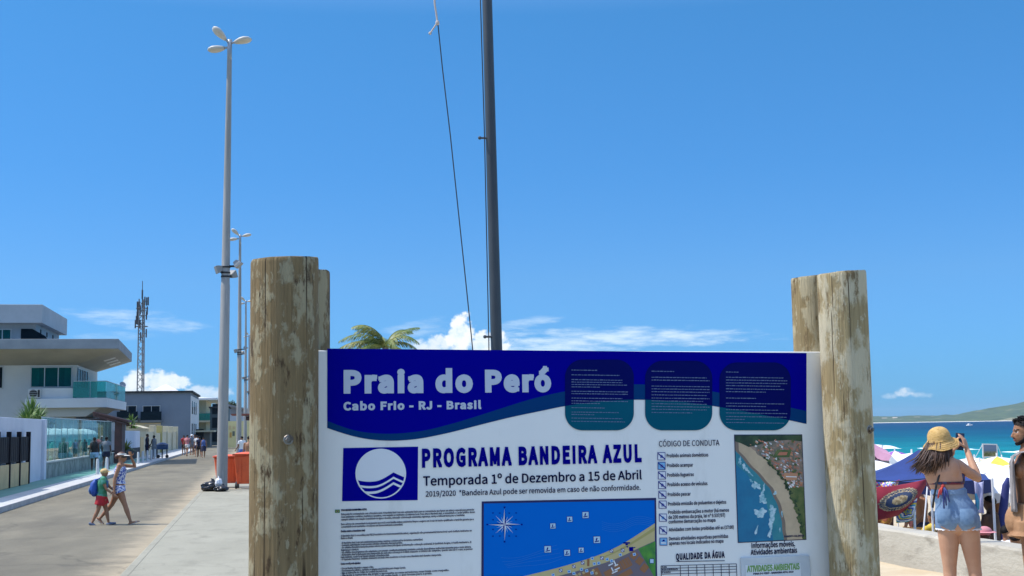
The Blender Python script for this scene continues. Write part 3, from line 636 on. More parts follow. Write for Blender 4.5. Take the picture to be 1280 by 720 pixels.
for k in range(5):
    for i in range(24):
        f0, f1 = i / 24, (i + 1) / 24
        p = lambda f: (626 + 70 * f + k * 2, 697 + k * 3.4 - 14 * f ** 1.6 + 1.8 * sin(5 * f + k)); a_, b_ = p(f0), p(f1); line(a_[0], a_[1], b_[0], b_[1], .35, .0021, 9)
        p = lambda f: (752 + 64 * f, 652 + k * 2.4 + 3 * sin(7 * f) - 16 * max(0, f - .45) * (1.6 - f)); a_, b_ = p(f0), p(f1); line(a_[0], a_[1], b_[0], b_[1], .35, .0021, 9)
# compass rose
cx2, cy2 = 630.4, 655.6
for k in range(16):
    a = k * pi / 8; ln = 20 if k % 4 == 0 else (16 if k % 2 == 0 else 11); w = 2.5 if k % 4 == 0 else 1.8
    tip = (cx2 + ln * sin(a), cy2 - ln * cos(a)); o_ = .0030 - (k % 4 != 0) * .0003 - (k % 2) * .0003
    for sd in (-1, 1):
        sh = (cx2 + w * sin(a + sd * .8), cy2 - w * cos(a + sd * .8)); dark = sd > 0
        q4((((cx2, cy2), sh, tip) if sd > 0 else ((cx2, cy2), tip, sh)), (7 if k % 4 == 0 else 9) if dark else (8 if k % 2 == 0 else 6), o_)
    d_ = 21.5 if k % 4 == 0 else (20.5 if k % 2 == 0 else 15.5); block(cx2 + d_ * sin(a), cy2 - d_ * cos(a), 1.1 if k % 2 == 0 else 1.0, .9 if k % 4 == 0 else .55, 0, 7, .0027)
g.build('area_map', mm, panel, fix=False)
# aerial photograph print
g = MB(); rnd = random.Random(9)
am = [m_dkf, mat('print ocean', (0.004, 0.13, 0.27), .5, (0.006, 0.20, 0.36), 9, .35, .65), mat('print shallows', (0.04, 0.27, 0.30), .5, (0.015, 0.20, 0.28), 14, .35, .65), mat('print foam', (0.55, 0.72, 0.77), .5, (0.10, 0.38, 0.46), 55, .4, .65), mat('print sand', (0.62, 0.47, 0.30), .5, (0.52, 0.39, 0.25), 12, .4, .6), mat('print wet sand', (0.22, 0.16, 0.12), .4),
      mat('print scrub', (0.06, 0.11, 0.03), .5, (0.14, 0.17, 0.05), 30, .4, .6), mat('print town', (0.36, 0.25, 0.19), .5, (0.16, 0.15, 0.11), 30, .4, .6), mat('print roof', (0.52, 0.18, 0.10), .5), mat('print wall', (0.80, 0.78, 0.75), .5), mat('print grey roof', (0.36, 0.36, 0.38), .5), mat('print orange', (0.58, 0.28, 0.15), .5), mat('print wood', (0.012, 0.035, 0.015), .4, (0.04, 0.08, 0.03), 26, .4, .6)]
AP = [(918.4, 544.3), (1001.6, 544), (1006.8, 673.7), (923, 677.6)]
def ap(s, t_): # unit square to print
    a = Vector(AP[0]).lerp(Vector(AP[1]), s); b = Vector(AP[3]).lerp(Vector(AP[2]), s); return a.lerp(b, t_)
def aq(pts, mi, off): g.add([bp(*ap(*p), off) for p in pts], [tuple(range(len(pts)))], mi)
aq(((-.012, 1.008), (1.012, 1.008), (1.012, -.008), (-.012, -.008)), 0, .0012)
n = 60; ts = [i / n for i in range(n + 1)]
def shx(t_): return min(1, max(0, interp([(0, -.2), (.13, -.02), (.2, .08), (.3, .21), (.4, .36), (.5, .485), (.62, .575), (.75, .635), (.88, .66), (1, .67)], t_) + .006 * sin(t_ * 40)))
def vgx(t_): return min(1, max(0, interp([(0, 0.0), (.05, .1), (.13, .25), (.22, .42), (.32, .56), (.42, .69), (.5, .74), (.58, .79), (.7, .855), (.82, .90), (.9, .925), (1, .95)], t_) + .014 * sin(t_ * 60) + .01 * sin(t_ * 133)))
def astrip(fa, fb, mi, off):
    vs = [bp(*ap(fa(t_), t_), off) for t_ in ts] + [bp(*ap(fb(t_), t_), off) for t_ in ts]; m_ = len(ts)
    g.add(vs, [(i, m_ + i, m_ + i + 1, i + 1) for i in range(m_ - 1)], mi)
astrip(lambda t_: 0, lambda t_: max(0, shx(t_) - .16), 1, .0018); astrip(lambda t_: max(0, shx(t_) - .16), shx, 2, .0018)
astrip(shx, lambda t_: min(vgx(t_), shx(t_) + .05) if vgx(t_) > shx(t_) else shx(t_), 5, .0018)
astrip(lambda t_: min(vgx(t_), shx(t_) + .05) if vgx(t_) > shx(t_) else shx(t_), lambda t_: max(vgx(t_), shx(t_)), 4, .0018); astrip(lambda t_: max(vgx(t_), shx(t_)), lambda t_: 1, 7, .0018)
aq(((0, .0), (.0, .055), (.09, .075), (.2, .11), (.35, .09), (.5, .055), (.8, .045), (1, .06), (1, 0))[::-1], 12, .0022)
astrip(lambda t_: max(vgx(t_), shx(t_)) if t_ > .2 else 1, lambda t_: min(1, max(vgx(t_), shx(t_)) + (.05 if t_ < .5 else .3)) if t_ > .2 else 1, 6, .0022)
def blob(s, t_, w, h, mi, off, jag=.5, n=36, rot=0):
    pts = []
    ph_ = [rnd.uniform(0, 6.28) for _ in range(4)]
    for i in range(n):
        a = -2 * pi * i / n; k = 1 + jag * (.45 * sin(2 * a + ph_[0]) + .4 * sin(3 * a + ph_[1]) + .3 * sin(5 * a + ph_[2]) + .25 * sin(8 * a + ph_[3])); x, y = w * k * cos(a), h * k * sin(a)
        pts.append((min(.995, max(.004, s + x * cos(rot) - y * sin(rot))), min(.995, max(.004, t_ + x * sin(rot) + y * cos(rot)))))
    aq(pts, mi, off)
for s, t_, w, h, r_ in ((.29, .475, .07, .042, .3), (.38, .60, .075, .05, .2), (.34, .73, .095, .052, .1), (.33, .765, .05, .02, .1), (.52, .72, .07, .055, .2), (.5, .82, .05, .07, .4), (.13, .30, .05, .03, .6), (.06, .24, .03, .035, .3), (.27, .90, .018, .055, .35), (.47, .93, .03, .05, .3), (.57, .55, .03, .02, 0), (.2, .35, .06, .012, .7), (.66, .75, .012, .04, 0), (.4, .51, .02, .05, .2), (.62, .9, .01, .03, .2), (.22, .43, .03, .012, .4)):
    blob(s, t_, w * .78, h * .85, 3, .0022 + rnd.random() * .0003, rot=r_)
for i in range(330):
    t_ = .04 + .46 * rnd.random() ** .9; s0 = vgx(t_) + .05; s = s0 + (1 - s0) * rnd.random()
    if s > .97: continue
    mi = rnd.choice((8, 8, 11, 9, 9, 10, 8, 6)); w, h = rnd.uniform(.008, .024), rnd.uniform(.005, .013); a = rnd.choice((.45, .5, .55))
    if mi == 6: blob(s, t_, w, h, 6, .0031); continue
    pts = [(min(.99, s + p * cos(a) - q * sin(a)), min(.99, max(.03, t_ + (p * sin(a) + q * cos(a)) * .7))) for p, q in ((-w, h), (w, h), (w, -h), (-w, -h))]; aq(pts, mi, .0026 + .0004 * rnd.random())
aq(((.55, .21), (.8, .21), (.84, .145), (.62, .135)), 6, .0033); aq(((.62, .19), (.76, .19), (.78, .16), (.66, .16)), 8, .0036)
aq(((.70, .43), (.9, .43), (.92, .365), (.72, .36)), 11, .0033); aq(((.74, .40), (.9, .405), (.9, .395), (.74, .39)), 9, .0036)
for i in range(70):
    t_ = .5 + .48 * rnd.random(); s = vgx(t_) + .005 + .05 * rnd.random()
    if s < .985: blob(s, t_, rnd.uniform(.008, .02), rnd.uniform(.005, .013), rnd.choice((6, 12)), .0027 + .0003 * rnd.random())
for i in range(40):
    t_ = .2 + .32 * rnd.random(); s = vgx(t_) + .0 + .04 * rnd.random(); blob(s, t_, .012, .008, 12, .0034)
letter(g, 'ROBERTO VALENTIM', 980, 1004.4, 671.6, 669.2, .02, off=.003, res=1, mi=0)
g.build('aerial_print', am, panel, fix=False)

# the four timber posts
def wood(name, base, pale, dark, seedx, cover=(.48, .535), crack=(.625, .665)):
    m = bpy.data.materials.new(name); m.use_nodes = True; t = m.node_tree; b = t.nodes['Principled BSDF']; b.inputs['Roughness'].default_value = .8; b.inputs['Specular IOR Level'].default_value = .25
    tc_ = t.nodes.new('ShaderNodeTexCoord')
    def nz(sc, st, dt, lo, hi, ro=.6):
        mp = t.nodes.new('ShaderNodeMapping'); mp.inputs['Scale'].default_value = st; mp.inputs['Location'].default_value = (seedx, seedx * .7, seedx * 1.3); t.links.new(tc_.outputs['Object'], mp.inputs[0])
        n = t.nodes.new('ShaderNodeTexNoise'); n.inputs['Scale'].default_value = sc; n.inputs['Detail'].default_value = dt; n.inputs['Roughness'].default_value = ro; t.links.new(mp.outputs[0], n.inputs['Vector'])
        r = t.nodes.new('ShaderNodeMapRange'); r.interpolation_type = 'SMOOTHSTEP'; t.links.new(n.outputs[0], r.inputs[0]); r.inputs[1].default_value = lo; r.inputs[2].default_value = hi; return r.outputs[0], n.outputs[0]
    def mix(fac, a, c_):
        x = t.nodes.new('ShaderNodeMix'); x.data_type = 'RGBA'; t.links.new(fac, x.inputs[0])
        if isinstance(a, tuple): x.inputs[6].default_value = a + (1,)
        else: t.links.new(a, x.inputs[6])
        x.inputs[7].default_value = c_ + (1,); return x.outputs[2]
    gr, grn = nz(9, (6, 6, .5), 6, .3, .7)
    tone, _ = nz(3, (1, 1, .5), 3, .35, .65)
    pt, _ = nz(10, (1.3, 1.3, .62), 9, cover[0], cover[1], .64)
    pt2, _ = nz(34, (1.1, 1.1, .5), 5, .60, .64, .6)
    dk, _ = nz(11, (1.6, 1.6, .42), 9, .55, .64, .74)
    ck, ckn = nz(20, (2.2, 2.2, .035), 4, crack[0], crack[1], .5)
    fg, fgn = nz(60, (2.4, 2.4, .035), 4, .3, .75, .7)
    c_ = mix(gr, tuple(v * .86 for v in base), tuple(v * 1.16 for v in base)); x = t.nodes.new('ShaderNodeMix'); x.data_type = 'RGBA'; x.blend_type = 'MULTIPLY'; x.inputs[0].default_value = .55
    c_ = mix(tone, c_, (base[0] * 1.25, base[1] * 1.1, base[2] * .8)) if False else c_
    c_ = mix(fg, tuple(v * .74 for v in base), tuple(v * 1.25 for v in base)); x = t.nodes.new('ShaderNodeMix'); x.data_type = 'RGBA'; x.inputs[0].default_value = .5; t.links.new(mix(gr, tuple(v * .8 for v in base), tuple(v * 1.2 for v in base)), x.inputs[6]); t.links.new(c_, x.inputs[7]); c_ = x.outputs[2]
    c_ = mix(pt, c_, pale); c_ = mix(pt2, c_, tuple(v * .9 for v in pale)); c_ = mix(dk, c_, dark); c_ = mix(ck, c_, tuple(v * .45 for v in dark))
    t.links.new(c_, b.inputs['Base Color'])
    ad = t.nodes.new('ShaderNodeMath'); ad.operation = 'MULTIPLY_ADD'; t.links.new(ckn, ad.inputs[0]); ad.inputs[1].default_value = -.6; t.links.new(fgn, ad.inputs[2])
    a2 = t.nodes.new('ShaderNodeMath'); a2.operation = 'MULTIPLY_ADD'; t.links.new(pt, a2.inputs[0]); a2.inputs[1].default_value = .25; t.links.new(ad.outputs[0], a2.inputs[2])
    bu = t.nodes.new('ShaderNodeBump'); bu.inputs['Strength'].default_value = .8; bu.inputs['Distance'].default_value = .012; t.links.new(a2.outputs[0], bu.inputs['Height']); t.links.new(bu.outputs[0], b.inputs['Normal']); return m
w_dark = wood('weathered olive timber', (0.235, 0.168, 0.082), (0.38, 0.325, 0.20), (0.08, 0.05, 0.025), 0.0, (.495, .575))
w_pale = wood('pale straw timber', (0.37, 0.285, 0.145), (0.58, 0.51, 0.345), (0.21, 0.15, 0.075), 5.0, (.43, .56), (.68, .70))
w_back = wood('warm straw timber', (0.33, 0.245, 0.12), (0.50, 0.42, 0.26), (0.18, 0.12, 0.06), 9.0, (.46, .56), (.64, .67))
m_steel = mat('galvanised bolt', (0.30, 0.28, 0.25), .4, (0.16, 0.12, 0.09), 40, .4, .6, metal=.9)
def post(pxa, pxb, py, front, wm, lab, bolts, seed, dz=0):
    """edges pxa..pxb at the top row py of the photograph, standing before or behind the panel"""
    sgn = 1 if front else -1; r = .1
    for _ in range(8):                          # radius so that the post spans the two edges
        off = (r + .004) * sgn + (0 if front else -.022)
        ua = buv(pxa, py, off)[0]; ub = buv(pxb, py, off)[0]; r = abs(ub - ua) / 2
    u = (ua + ub) / 2; z1 = buv((pxa + pxb) / 2, py, off)[1]; c0 = bpt(u, 0, off); rn = random.Random(seed); n = 40
    secs = []; g = MB()
    zs = [-.12 + (z1 - .02 + .12) * i / 46 for i in range(47)]
    ph = rn.uniform(0, 6)
    def rad(a, z): return r * (1 + .022 * sin(a * 2 + ph + z * .7) + .018 * mnoise.noise(Vector((cos(a) * 1.3 + seed, sin(a) * 1.3, z * 1.1))) + .006 * mnoise.noise(Vector((cos(a) * 6, sin(a) * 6 + seed, z * 2))) - .03 * max(0, 1 - abs(((a + seed * 1.7) % (2 * pi)) - 2.5) / .06))
    for i, z in enumerate(zs + [z1 - .006, z1]):
        k = 1 if i < 47 else (.995 if i == 47 else .97); zz = lambda a: .006 * sin(a + ph) if i >= 47 else 0
        for j in range(n): a = 2 * pi * j / n; q = rad(a, z) * k; g.v.append(c0 + Vector((q * cos(a), q * sin(a), z + dz + zz(a) + (0.004 * mnoise.noise(Vector((a * 3, seed, 0))) if i >= 47 else 0))))
    m_ = len(zs) + 2
    for i in range(m_ - 1):
        for j in range(n): a, b = i * n + j, i * n + (j + 1) % n; g.f.append((a, b, b + n, a + n)); g.mi.append(0)
    g.f.append(tuple((m_ - 1) * n + j for j in range(n))); g.mi.append(0)
    o = g.build('post', wm, ib, 'auto'); o['label'] = lab
    for bx, by in bolts:
        p = ray(bx, by); k = (c0 - CAM).dot(bn) / p.dot(bn); q = CAM + p * k                    # point on the post's front
        h = (q - c0).dot(bd); q = q + bn * (sqrt(max(1e-5, r * r - h * h)) + .001); k2 = bn * .9 + bd * (h / r) * .5; k2.normalize()
        g = MB(); g.loft([(q - k2 * .006, .0165, .0165), (q + k2 * .001, .0165, .0165), (q + k2 * .003, .0145, .0145)], 20); g.loft([(q + k2 * .003, .0105, .0105), (q + k2 * .012, .0105, .0105), (q + k2 * .014, .009, .009)], 6); g.loft([(q + k2 * .014, .005, .005), (q + k2 * .02, .005, .005)], 10)
        g.build('bolt', m_steel, o)
    return o
post(314.2, 397, 324, True, w_dark, 'thick olive brown post before the left end of the panel', [(354.5, 549.5)], 1)
post(339, 411, 337.5, False, w_dark, 'brown post behind the left end of the panel', [], 2)
post(1026.3, 1077.8, 341, True, w_pale, 'pale straw post before the right end of the panel', [(1071.5, 537)], 3)
post(992, 1032, 346, False, w_back, 'pale post behind the right end of the panel', [], 4)

# ------------------------------------------------------------------ flagpole with its lines
fp = thing('flagpole', 'tall dark grey flagpole behind the information board, its top out of the picture', 'flagpole', col_at(625.9, 14, 0))
m_pole = mat('dark grey painted steel', (0.035, 0.045, 0.055), .45, (0.05, 0.06, 0.07), 3, .4, .6, (1, 1, .2))
c0 = Vector(fp['_o']); lean = Vector((-.0125, 0, 1))
g = MB(); g.tube([c0 + lean * z for z in (0, 2, 4, 6.5, 9.5)], [.072, .064, .060, .056, .05], 20); g.build('pole', m_pole, fp, True)
g = MB(); g.box(c0 + Vector((-.15, -.15, 0)), c0 + Vector((.15, .15, .02))); g.build('base_plate', m_pole, fp)
for py in (165, 420.5):
    z = atd(606, py, 14).z; p = c0 + lean * z; g = MB(); g.tube([p + Vector((-.05, -.02, 0)), p + Vector((-.125, -.02, 0))], .012, 8); g.ball(p + Vector((-.128, -.02, 0)), .02, 8, 6); g.build('rope_guide', m_pole, fp)
m_rope = mat('dark cord', (0.03, 0.035, 0.04), .8); m_rope2 = mat('frayed pale cord', (0.55, 0.47, 0.42), .9)
g = MB(); g.tube([atd(612, 520, 13.97), atd(611, 425, 13.97), atd(605.5, 165, 13.97), atd(600.5, 0, 13.97), atd(596, -160, 13.97)], .006, 6); g.build('halyard', m_rope, fp)
g = MB(); pts = [atd(x, y, 13.8) for x, y in ((597, 520), (590.5, 433), (582, 350), (573, 265), (563, 170), (553, 85), (547.3, 29))]; g.tube(pts, .006, 6); g.build('free_halyard', m_rope, fp)
g = MB(); g.tube([atd(x, y, 13.8) for x, y in ((547, 31), (545.5, 18), (543.5, 6), (542.5, -10), (541, -120))], .010, 6); g.tube([atd(x, y, 13.8) for x, y in ((546.5, 28), (543.5, 33), (540, 38), (537.5, 42))], .008, 6)
g.ball(atd(546.8, 28.5, 13.8), (.022, .022, .03), 8, 6); g.ball(atd(537.6, 41.5, 13.8), .017, 8, 6); g.build('knotted_end', m_rope2, fp)

# ------------------------------------------------------------------ street lamps along the promenade
m_lamp = mat('lamp post grey', (0.31, 0.31, 0.295), .65, (0.25, 0.25, 0.24), 1.2, .4, .6, (3, 3, .25), c3=(0.36, 0.355, 0.335), ns3=6, n3=(.55, .7)); m_lm2 = mat('lamp metal', (0.30, 0.34, 0.38), .4, metal=.3); m_lh = mat('lamp head white', (0.50, 0.49, 0.45), .5); m_ll = mat('lamp lens', (0.35, 0.31, 0.26), .15, spec=.6); m_flm = mat('floodlight grey', (0.24, 0.255, 0.26), .55); m_blk = mat('black rubber', (0.012, 0.012, 0.014), .6)
lampA = thing('street_lamp', 'nearest tall grey street lamp, black rubbish bag at its foot', 'street lamp', (0, 0, 0), 0, 'street lamps along the promenade', True)
H = 14.36
g = MB(); g.tube([(0, 0, -.05), (0, 0, 3), (0, 0, 6.4), (0, 0, 6.42), (0, 0, 10), (0, 0, 13.7)], [.172, .158, .142, .134, .108, .075], 24); g.build('pole', m_lamp, lampA, 'auto')
g = MB(); g.tube([(0, 0, 13.65), (0, 0, H)], .075, 14); g.build('pole_cap', m_lm2, lampA, True)
for k, (ang, up) in enumerate(((radians(-18), 10), (radians(196), 40), (radians(160), -6))):
    M = Matrix.Translation((0, 0, H - .12 - (.12 if k == 2 else 0))) @ Matrix.Rotation(ang, 4, 'Z') @ Matrix.Rotation(radians(-up), 4, 'Y') @ Matrix.Diagonal((.68, .62, .55, 1))
    g = MB(); V = lambda *a: M @ Vector(a)
    g.tube([V(0, 0, 0), V(.34, 0, .0)], .035, 10); arm = g.build('lamp_arm', m_lm2, lampA, True)
    g = MB(); g.loft([(V(.25, 0, 0), .06, .05), (V(.36, 0, .0), .13, .07), (V(.56, 0, .01), .21, .095), (V(.78, 0, .01), .24, .1), (V(.96, 0, .0), .19, .075), (V(1.06, 0, -.01), .09, .03)], 16, side=M.to_3x3() @ Vector((0, 1, 0)), round_=False)
    hd = g.build('lamp_head', m_lh, lampA, True)
    g = MB(); g.ball(V(.72, 0, -.06), (1, 1, 1), 16, 8, M=M.to_3x3().to_4x4() @ Matrix.Diagonal((.23, .17, .07, 1))); g.build('lens', m_ll, hd, True)
def flood(z, ang, tilt, off=.28):
    M = Matrix.Translation((0, 0, z)) @ Matrix.Rotation(ang, 4, 'Z'); V = lambda *a: M @ Vector(a)
    g = MB(); g.bar(V(.1, 0, 0), V(off + .08, 0, 0), .06); g.tube([V(0, 0, -.05), V(0, 0, .0)], .146, 18); br = g.build('floodlight_bracket', m_blk, lampA)
    M2 = M @ Matrix.Translation((off + .1, 0, .08)) @ Matrix.Rotation(radians(tilt), 4, 'Y')
    g = MB(); g.loft([(M2 @ Vector((-.12, 0, 0)), .10, .08), (M2 @ Vector((.02, 0, 0)), .17, .15), (M2 @ Vector((.10, 0, 0)), .185, .165)], 4, side=M2.to_3x3() @ Vector((0, 1, 1))); g.build('floodlight', m_flm, lampA, bevel=.01)
flood(7.0, radians(-15), 48); flood(6.7, radians(60), -30, .3); flood(6.82, radians(200), 20, .12)
lpos = []
for px, d in ((277.8, 40.5), (298.6, 82), (306.5, 124), (310.8, 168)): q = col_at(px, d, 0); lpos.append(q)
lampA.location = lpos[0]; lampA.rotation_euler = (0, .0099, 0)
labs = ['second tall street lamp from the front, directly behind the nearest one', 'third street lamp, thin and far, just left of the thick timber post', 'farthest and smallest street lamp beside the thick timber post']
for q, l in zip(lpos[1:], labs): dup(lampA, q, 0.12, l)

# ------------------------------------------------------------------ wheelie bins and rubbish bags
m_or = mat('orange bin plastic', (0.80, 0.125, 0.032), .5, (0.70, 0.10, 0.028), 3, .4, .65, c3=(0.55, 0.09, 0.04), ns3=7, n3=(.58, .72))
def bin_(label):
    t_ = thing('wheelie_bin', label, 'bin', (0, 0, 0), 0, 'orange wheelie bins', True)
    def frus(g, x0, y0, x1, y1, z0, z1, mi=0): g.add([(-x0, -y0, z0), (x0, -y0, z0), (x0, y0, z0), (-x0, y0, z0), (-x1, -y1, z1), (x1, -y1, z1), (x1, y1, z1), (-x1, y1, z1)], [(0, 3, 2, 1), (4, 5, 6, 7), (0, 1, 5, 4), (1, 2, 6, 5), (2, 3, 7, 6), (3, 0, 4, 7)], mi)
    g = MB(); frus(g, .27, .25, .35, .33, .14, .98); g.build('body', m_or, t_, bevel=.03)
    g = MB()
    for x in (-.17, .17): g.bar((x, -.275, .2), (x, -.335, .92), .07, .03)
    g.build('rib', m_or, t_, bevel=.01)
    g = MB(); g.box((-.39, -.37, .985), (.39, .37, 1.025)); g.build('rim', m_or, t_, bevel=.012)
    g = MB(); g.grid(10, 6, lambda u, v: (-.39 + .78 * u, -.38 + .76 * v, 1.03 + .06 * sin(pi * u) ** .7 * sin(pi * v) ** .5)); g.box((-.39, -.38, 1.027), (.39, .38, 1.036)); g.build('lid', m_or, t_, 'auto')
    for x in (-.29, .29):
        for y in (-.22, .22):
            g = MB(); g.tube([(x - .025, y, .08), (x + .025, y, .08)], .085, 16); w = g.build('wheel', m_blk, t_, 'auto'); g = MB(); g.bar((x, y, .08), (x, y, .2), .05); g.build('castor_fork', m_flm, t_)
    g = MB(); g.tube([(-.3, .37, .95), (-.3, .43, .96), (.3, .43, .96), (.3, .37, .95)], .015, 8); g.build('handle', m_or, t_, True)
    return t_
b1 = bin_('orange wheelie bin half hidden behind the nearest street lamp'); b1.location = col_at(283.5, 42.6, 0); b1.rotation_euler = (0, 0, .06)
b2 = dup(b1, col_at(309.5, 41.6, 0), -.12, 'orange wheelie bin between the nearest street lamp and the thick timber post')
b1.scale = (1.12, 1, .98); b2.scale = (1.1, 1, 1.06)
def bag(name, label, c, r, m, seed, cat='bag', neck=True):
    g = MB(); rn = random.Random(seed)
    def fn(u, v):
        a, b = 2 * pi * u, pi * v; d = Vector((sin(b) * cos(a), sin(b) * sin(a), cos(b))); k = 1 + .22 * mnoise.noise(d * 2.2 + Vector((seed, 0, 0))) + .09 * mnoise.noise(d * 7) + .05 * sin(a * 9 + seed) * sin(b) ** 2
        p = Vector((d.x * r[0], d.y * r[1], d.z * r[2])) * k
        if d.z > .85 and neck: p.z += (d.z - .85) * r[2] * 3.2; p.x *= .5; p.y *= .5
        return (c[0] + p.x, c[1] + p.y, max(.004, c[2] + r[2] * .8 + p.z))
    g.grid(40, 24, fn); return tag(g.build(name, m, None, True), label, cat)
m_bag = mat('black bin liner', (0.010, 0.011, 0.014), .25, bump=.5, bs=25)
q = col_at(266, 40.0, 0); bag('rubbish_bag', 'black rubbish bag slumped against the foot of the nearest street lamp', q, (.34, .26, .17), m_bag, 4)
q = col_at(277, 39.6, 0); bag('rubbish_bag', 'flat black rubbish bag on the kerb right of the other black bag', q, (.22, .2, .10), m_bag, 8, neck=False)
q = col_at(273.8, 39.8, .16); bag('carrier_bag', 'small white carrier bag lying on top of the black rubbish bags', q, (.11, .1, .13), mat('white plastic bag', (0.75, 0.75, 0.77), .35), 2)
# ------------------------------------------------------------------ left side: walls, houses, tower
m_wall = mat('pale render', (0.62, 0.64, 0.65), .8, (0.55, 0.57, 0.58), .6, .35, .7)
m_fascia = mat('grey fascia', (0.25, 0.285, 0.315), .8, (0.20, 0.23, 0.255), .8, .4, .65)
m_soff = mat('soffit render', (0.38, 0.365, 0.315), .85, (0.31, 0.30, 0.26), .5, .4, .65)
m_upper = mat('upper grey render', (0.36, 0.40, 0.43), .8, (0.31, 0.35, 0.38), .7, .4, .6)
m_gwall = mat('garden wall white', (0.66, 0.68, 0.74), .8, (0.58, 0.60, 0.66), .8, .35, .7)
m_tglass = glass('teal window glass', (0.10, 0.55, 0.56), .0, .03, .35, (0.01, 0.24, 0.26))
m_dglass = glass('dark window glass', (0.06, 0.10, 0.12), .0, .03, .7, (0.010, 0.024, 0.036))
m_rglass = glass('green railing glass', (0.30, 0.72, 0.66), .04, .02, .30, (0.05, 0.32, 0.30))
m_fglass = glass('fence glass', (0.72, 0.92, 0.90), .04, .015, .10, (0.16, 0.34, 0.33))
m_frame = mat('aluminium frame', (0.45, 0.47, 0.48), .4, metal=.4)
m_dark = mat('dark interior', (0.02, 0.025, 0.03), .9)
m_brown = mat('dark red brown timber', (0.085, 0.035, 0.03), .7, (0.06, 0.03, 0.028), 4, .4, .6)
m_stone = mat('grey green stone', (0.20, 0.23, 0.21), .9, (0.30, 0.33, 0.30), 1.4, .42, .58, bump=.4, bs=6, c3=(0.14, 0.16, 0.15), ns3=3, n3=(.5, .65))
m_tan = mat('tan render', (0.64, 0.47, 0.24), .85, (0.56, 0.41, 0.21), 2, .4, .6)
m_black = mat('black painted metal', (0.012, 0.011, 0.016), .6, spec=.12)
m_cream = mat('cream render', (0.58, 0.52, 0.36), .85, (0.52, 0.46, 0.32), .7, .4, .6)
m_roofw = mat('white roof sheet', (0.72, 0.71, 0.69), .6, (0.64, 0.62, 0.6), .5, .4, .6)
GX = -8.35
m_curt = mat('pale curtain', (0.62, 0.66, 0.62), .9)

# gate of black panels over tan base
gate = thing('garden_gate', 'black and tan panelled garden gate in front of the white garden wall', 'gate', (GX, 46, 0))
y0, y1 = 39.6, 51.3; n = 6; stp = (y1 - y0) / n
for i in range(n + 1):
    y = y0 + stp * i; g = MB(); g.box((GX - .08, y - .07, 0), (GX + .07, y + .07, 1.92 if i != 2 else 1.98)); g.build('gate_post', m_black, gate, bevel=.01)
for i in range(n):
    a, b = y0 + stp * i + .075, y0 + stp * (i + 1) - .075; low = i < 2
    g = MB(); g.box((GX - .02, a, 1.18 if low else .86), (GX + .02, b, 1.74))
    for k in range(1, 5): g.box((GX + .022, a + (b - a) * k / 5 - .012, .9 if not low else 1.2), (GX + .03, a + (b - a) * k / 5 + .012, 1.72))
    g.build('dark_panel', m_black, gate)
    g = MB(); g.box((GX - .04, a, 0), (GX + .035, b, 1.12 if low else .80)); g.build('tan_panel', m_tan, gate, bevel=.01)
gw = thing('garden_wall', 'high white garden wall stepping down behind the black and tan gate', 'wall', (-8.6, 47, 0))
g = MB(); g.box((-8.85, 38, -.2), (-8.55, 46.4, 2.9)); g.build('tall_section', m_gwall, gw, bevel=.015)
g = MB(); g.box((-8.85, 46.403, -.2), (-8.55, 55.6, 2.42)); g.build('low_section', m_gwall, gw, bevel=.015)
g = MB(); g.box((-8.87, 55.603, -.2), (-8.42, 56.1, 2.42)); g.build('end_pier', m_gwall, gw, bevel=.015)
gw2 = MB(); gw2.box((-14.5, 38, -.2), (-8.853, 38.25, 2.9)); gw2.build('return_section', m_gwall, gw)

# glass fence on a stone base
gf = thing('glass_fence', 'long greenish glass fence on a grey stone base before the house', 'fence', (-8.6, 69, 0))
g = MB(); g.box((-8.8, 56.11, -.2), (-8.5, 82.5, .62)); g.build('stone_base', m_stone, gf, bevel=.02)
g = MB(); g.box((-8.83, 56.11, .623), (-8.47, 82.5, .68)); g.build('coping', mat('coping stone', (0.45, 0.45, 0.42), .8), gf)
y = 56.2; pw = 1.86
while y < 82:
    g = MB(); g.box((-8.655, y + .015, .72), (-8.64, y + pw - .015, 2.50)); g.build('glass_pane', m_fglass, gf)
    g = MB(); g.box((-8.66, y - .012, .68), (-8.635, y + .012, 2.50)); g.build('fence_post', m_frame, gf); y += pw
g = MB(); g.box((-8.665, 56.2, 2.50), (-8.625, y, 2.54)); g.build('top_rail', m_frame, gf)
# parasols added behind the glass in place of the beach umbrellas it reflects
m_cloth = mat('white parasol cloth', (0.8, 0.79, 0.76), .8); m_tgreen = mat('green cushion', (0.03, 0.16, 0.13), .8)
tp = thing('reflection_parasol', 'white rounded parasol added behind the glass fence in place of a reflected umbrella', 'parasol', (0, 0, 0), 0, 'added parasols standing in for reflections in the glass fence', True)
g = MB()
g.loft([((0, 0, 1.5), .8, .8), ((0, 0, 1.8), .8, .8), ((0, 0, 1.98), .6, .6), ((0, 0, 2.07), .25, .25), ((0, 0, 2.1), .03, .03)], 14, cap=False); g.build('canopy', m_cloth, tp, 'auto', fix=False)
g = MB(); g.tube([(0, 0, 0), (0, 0, 2.3)], .025, 8); g.build('pole', m_frame, tp)
tpl = [(-9.5, 63.2), (-9.55, 65.8), (-9.5, 68.6), (-9.55, 72.0), (-9.5, 76)]; tp.location = tpl[0] + (0,)
for i, q in enumerate(tpl[1:]): dup(tp, q + (0,), .2 * i, 'white rounded parasol added behind the glass fence in place of a reflected umbrella')
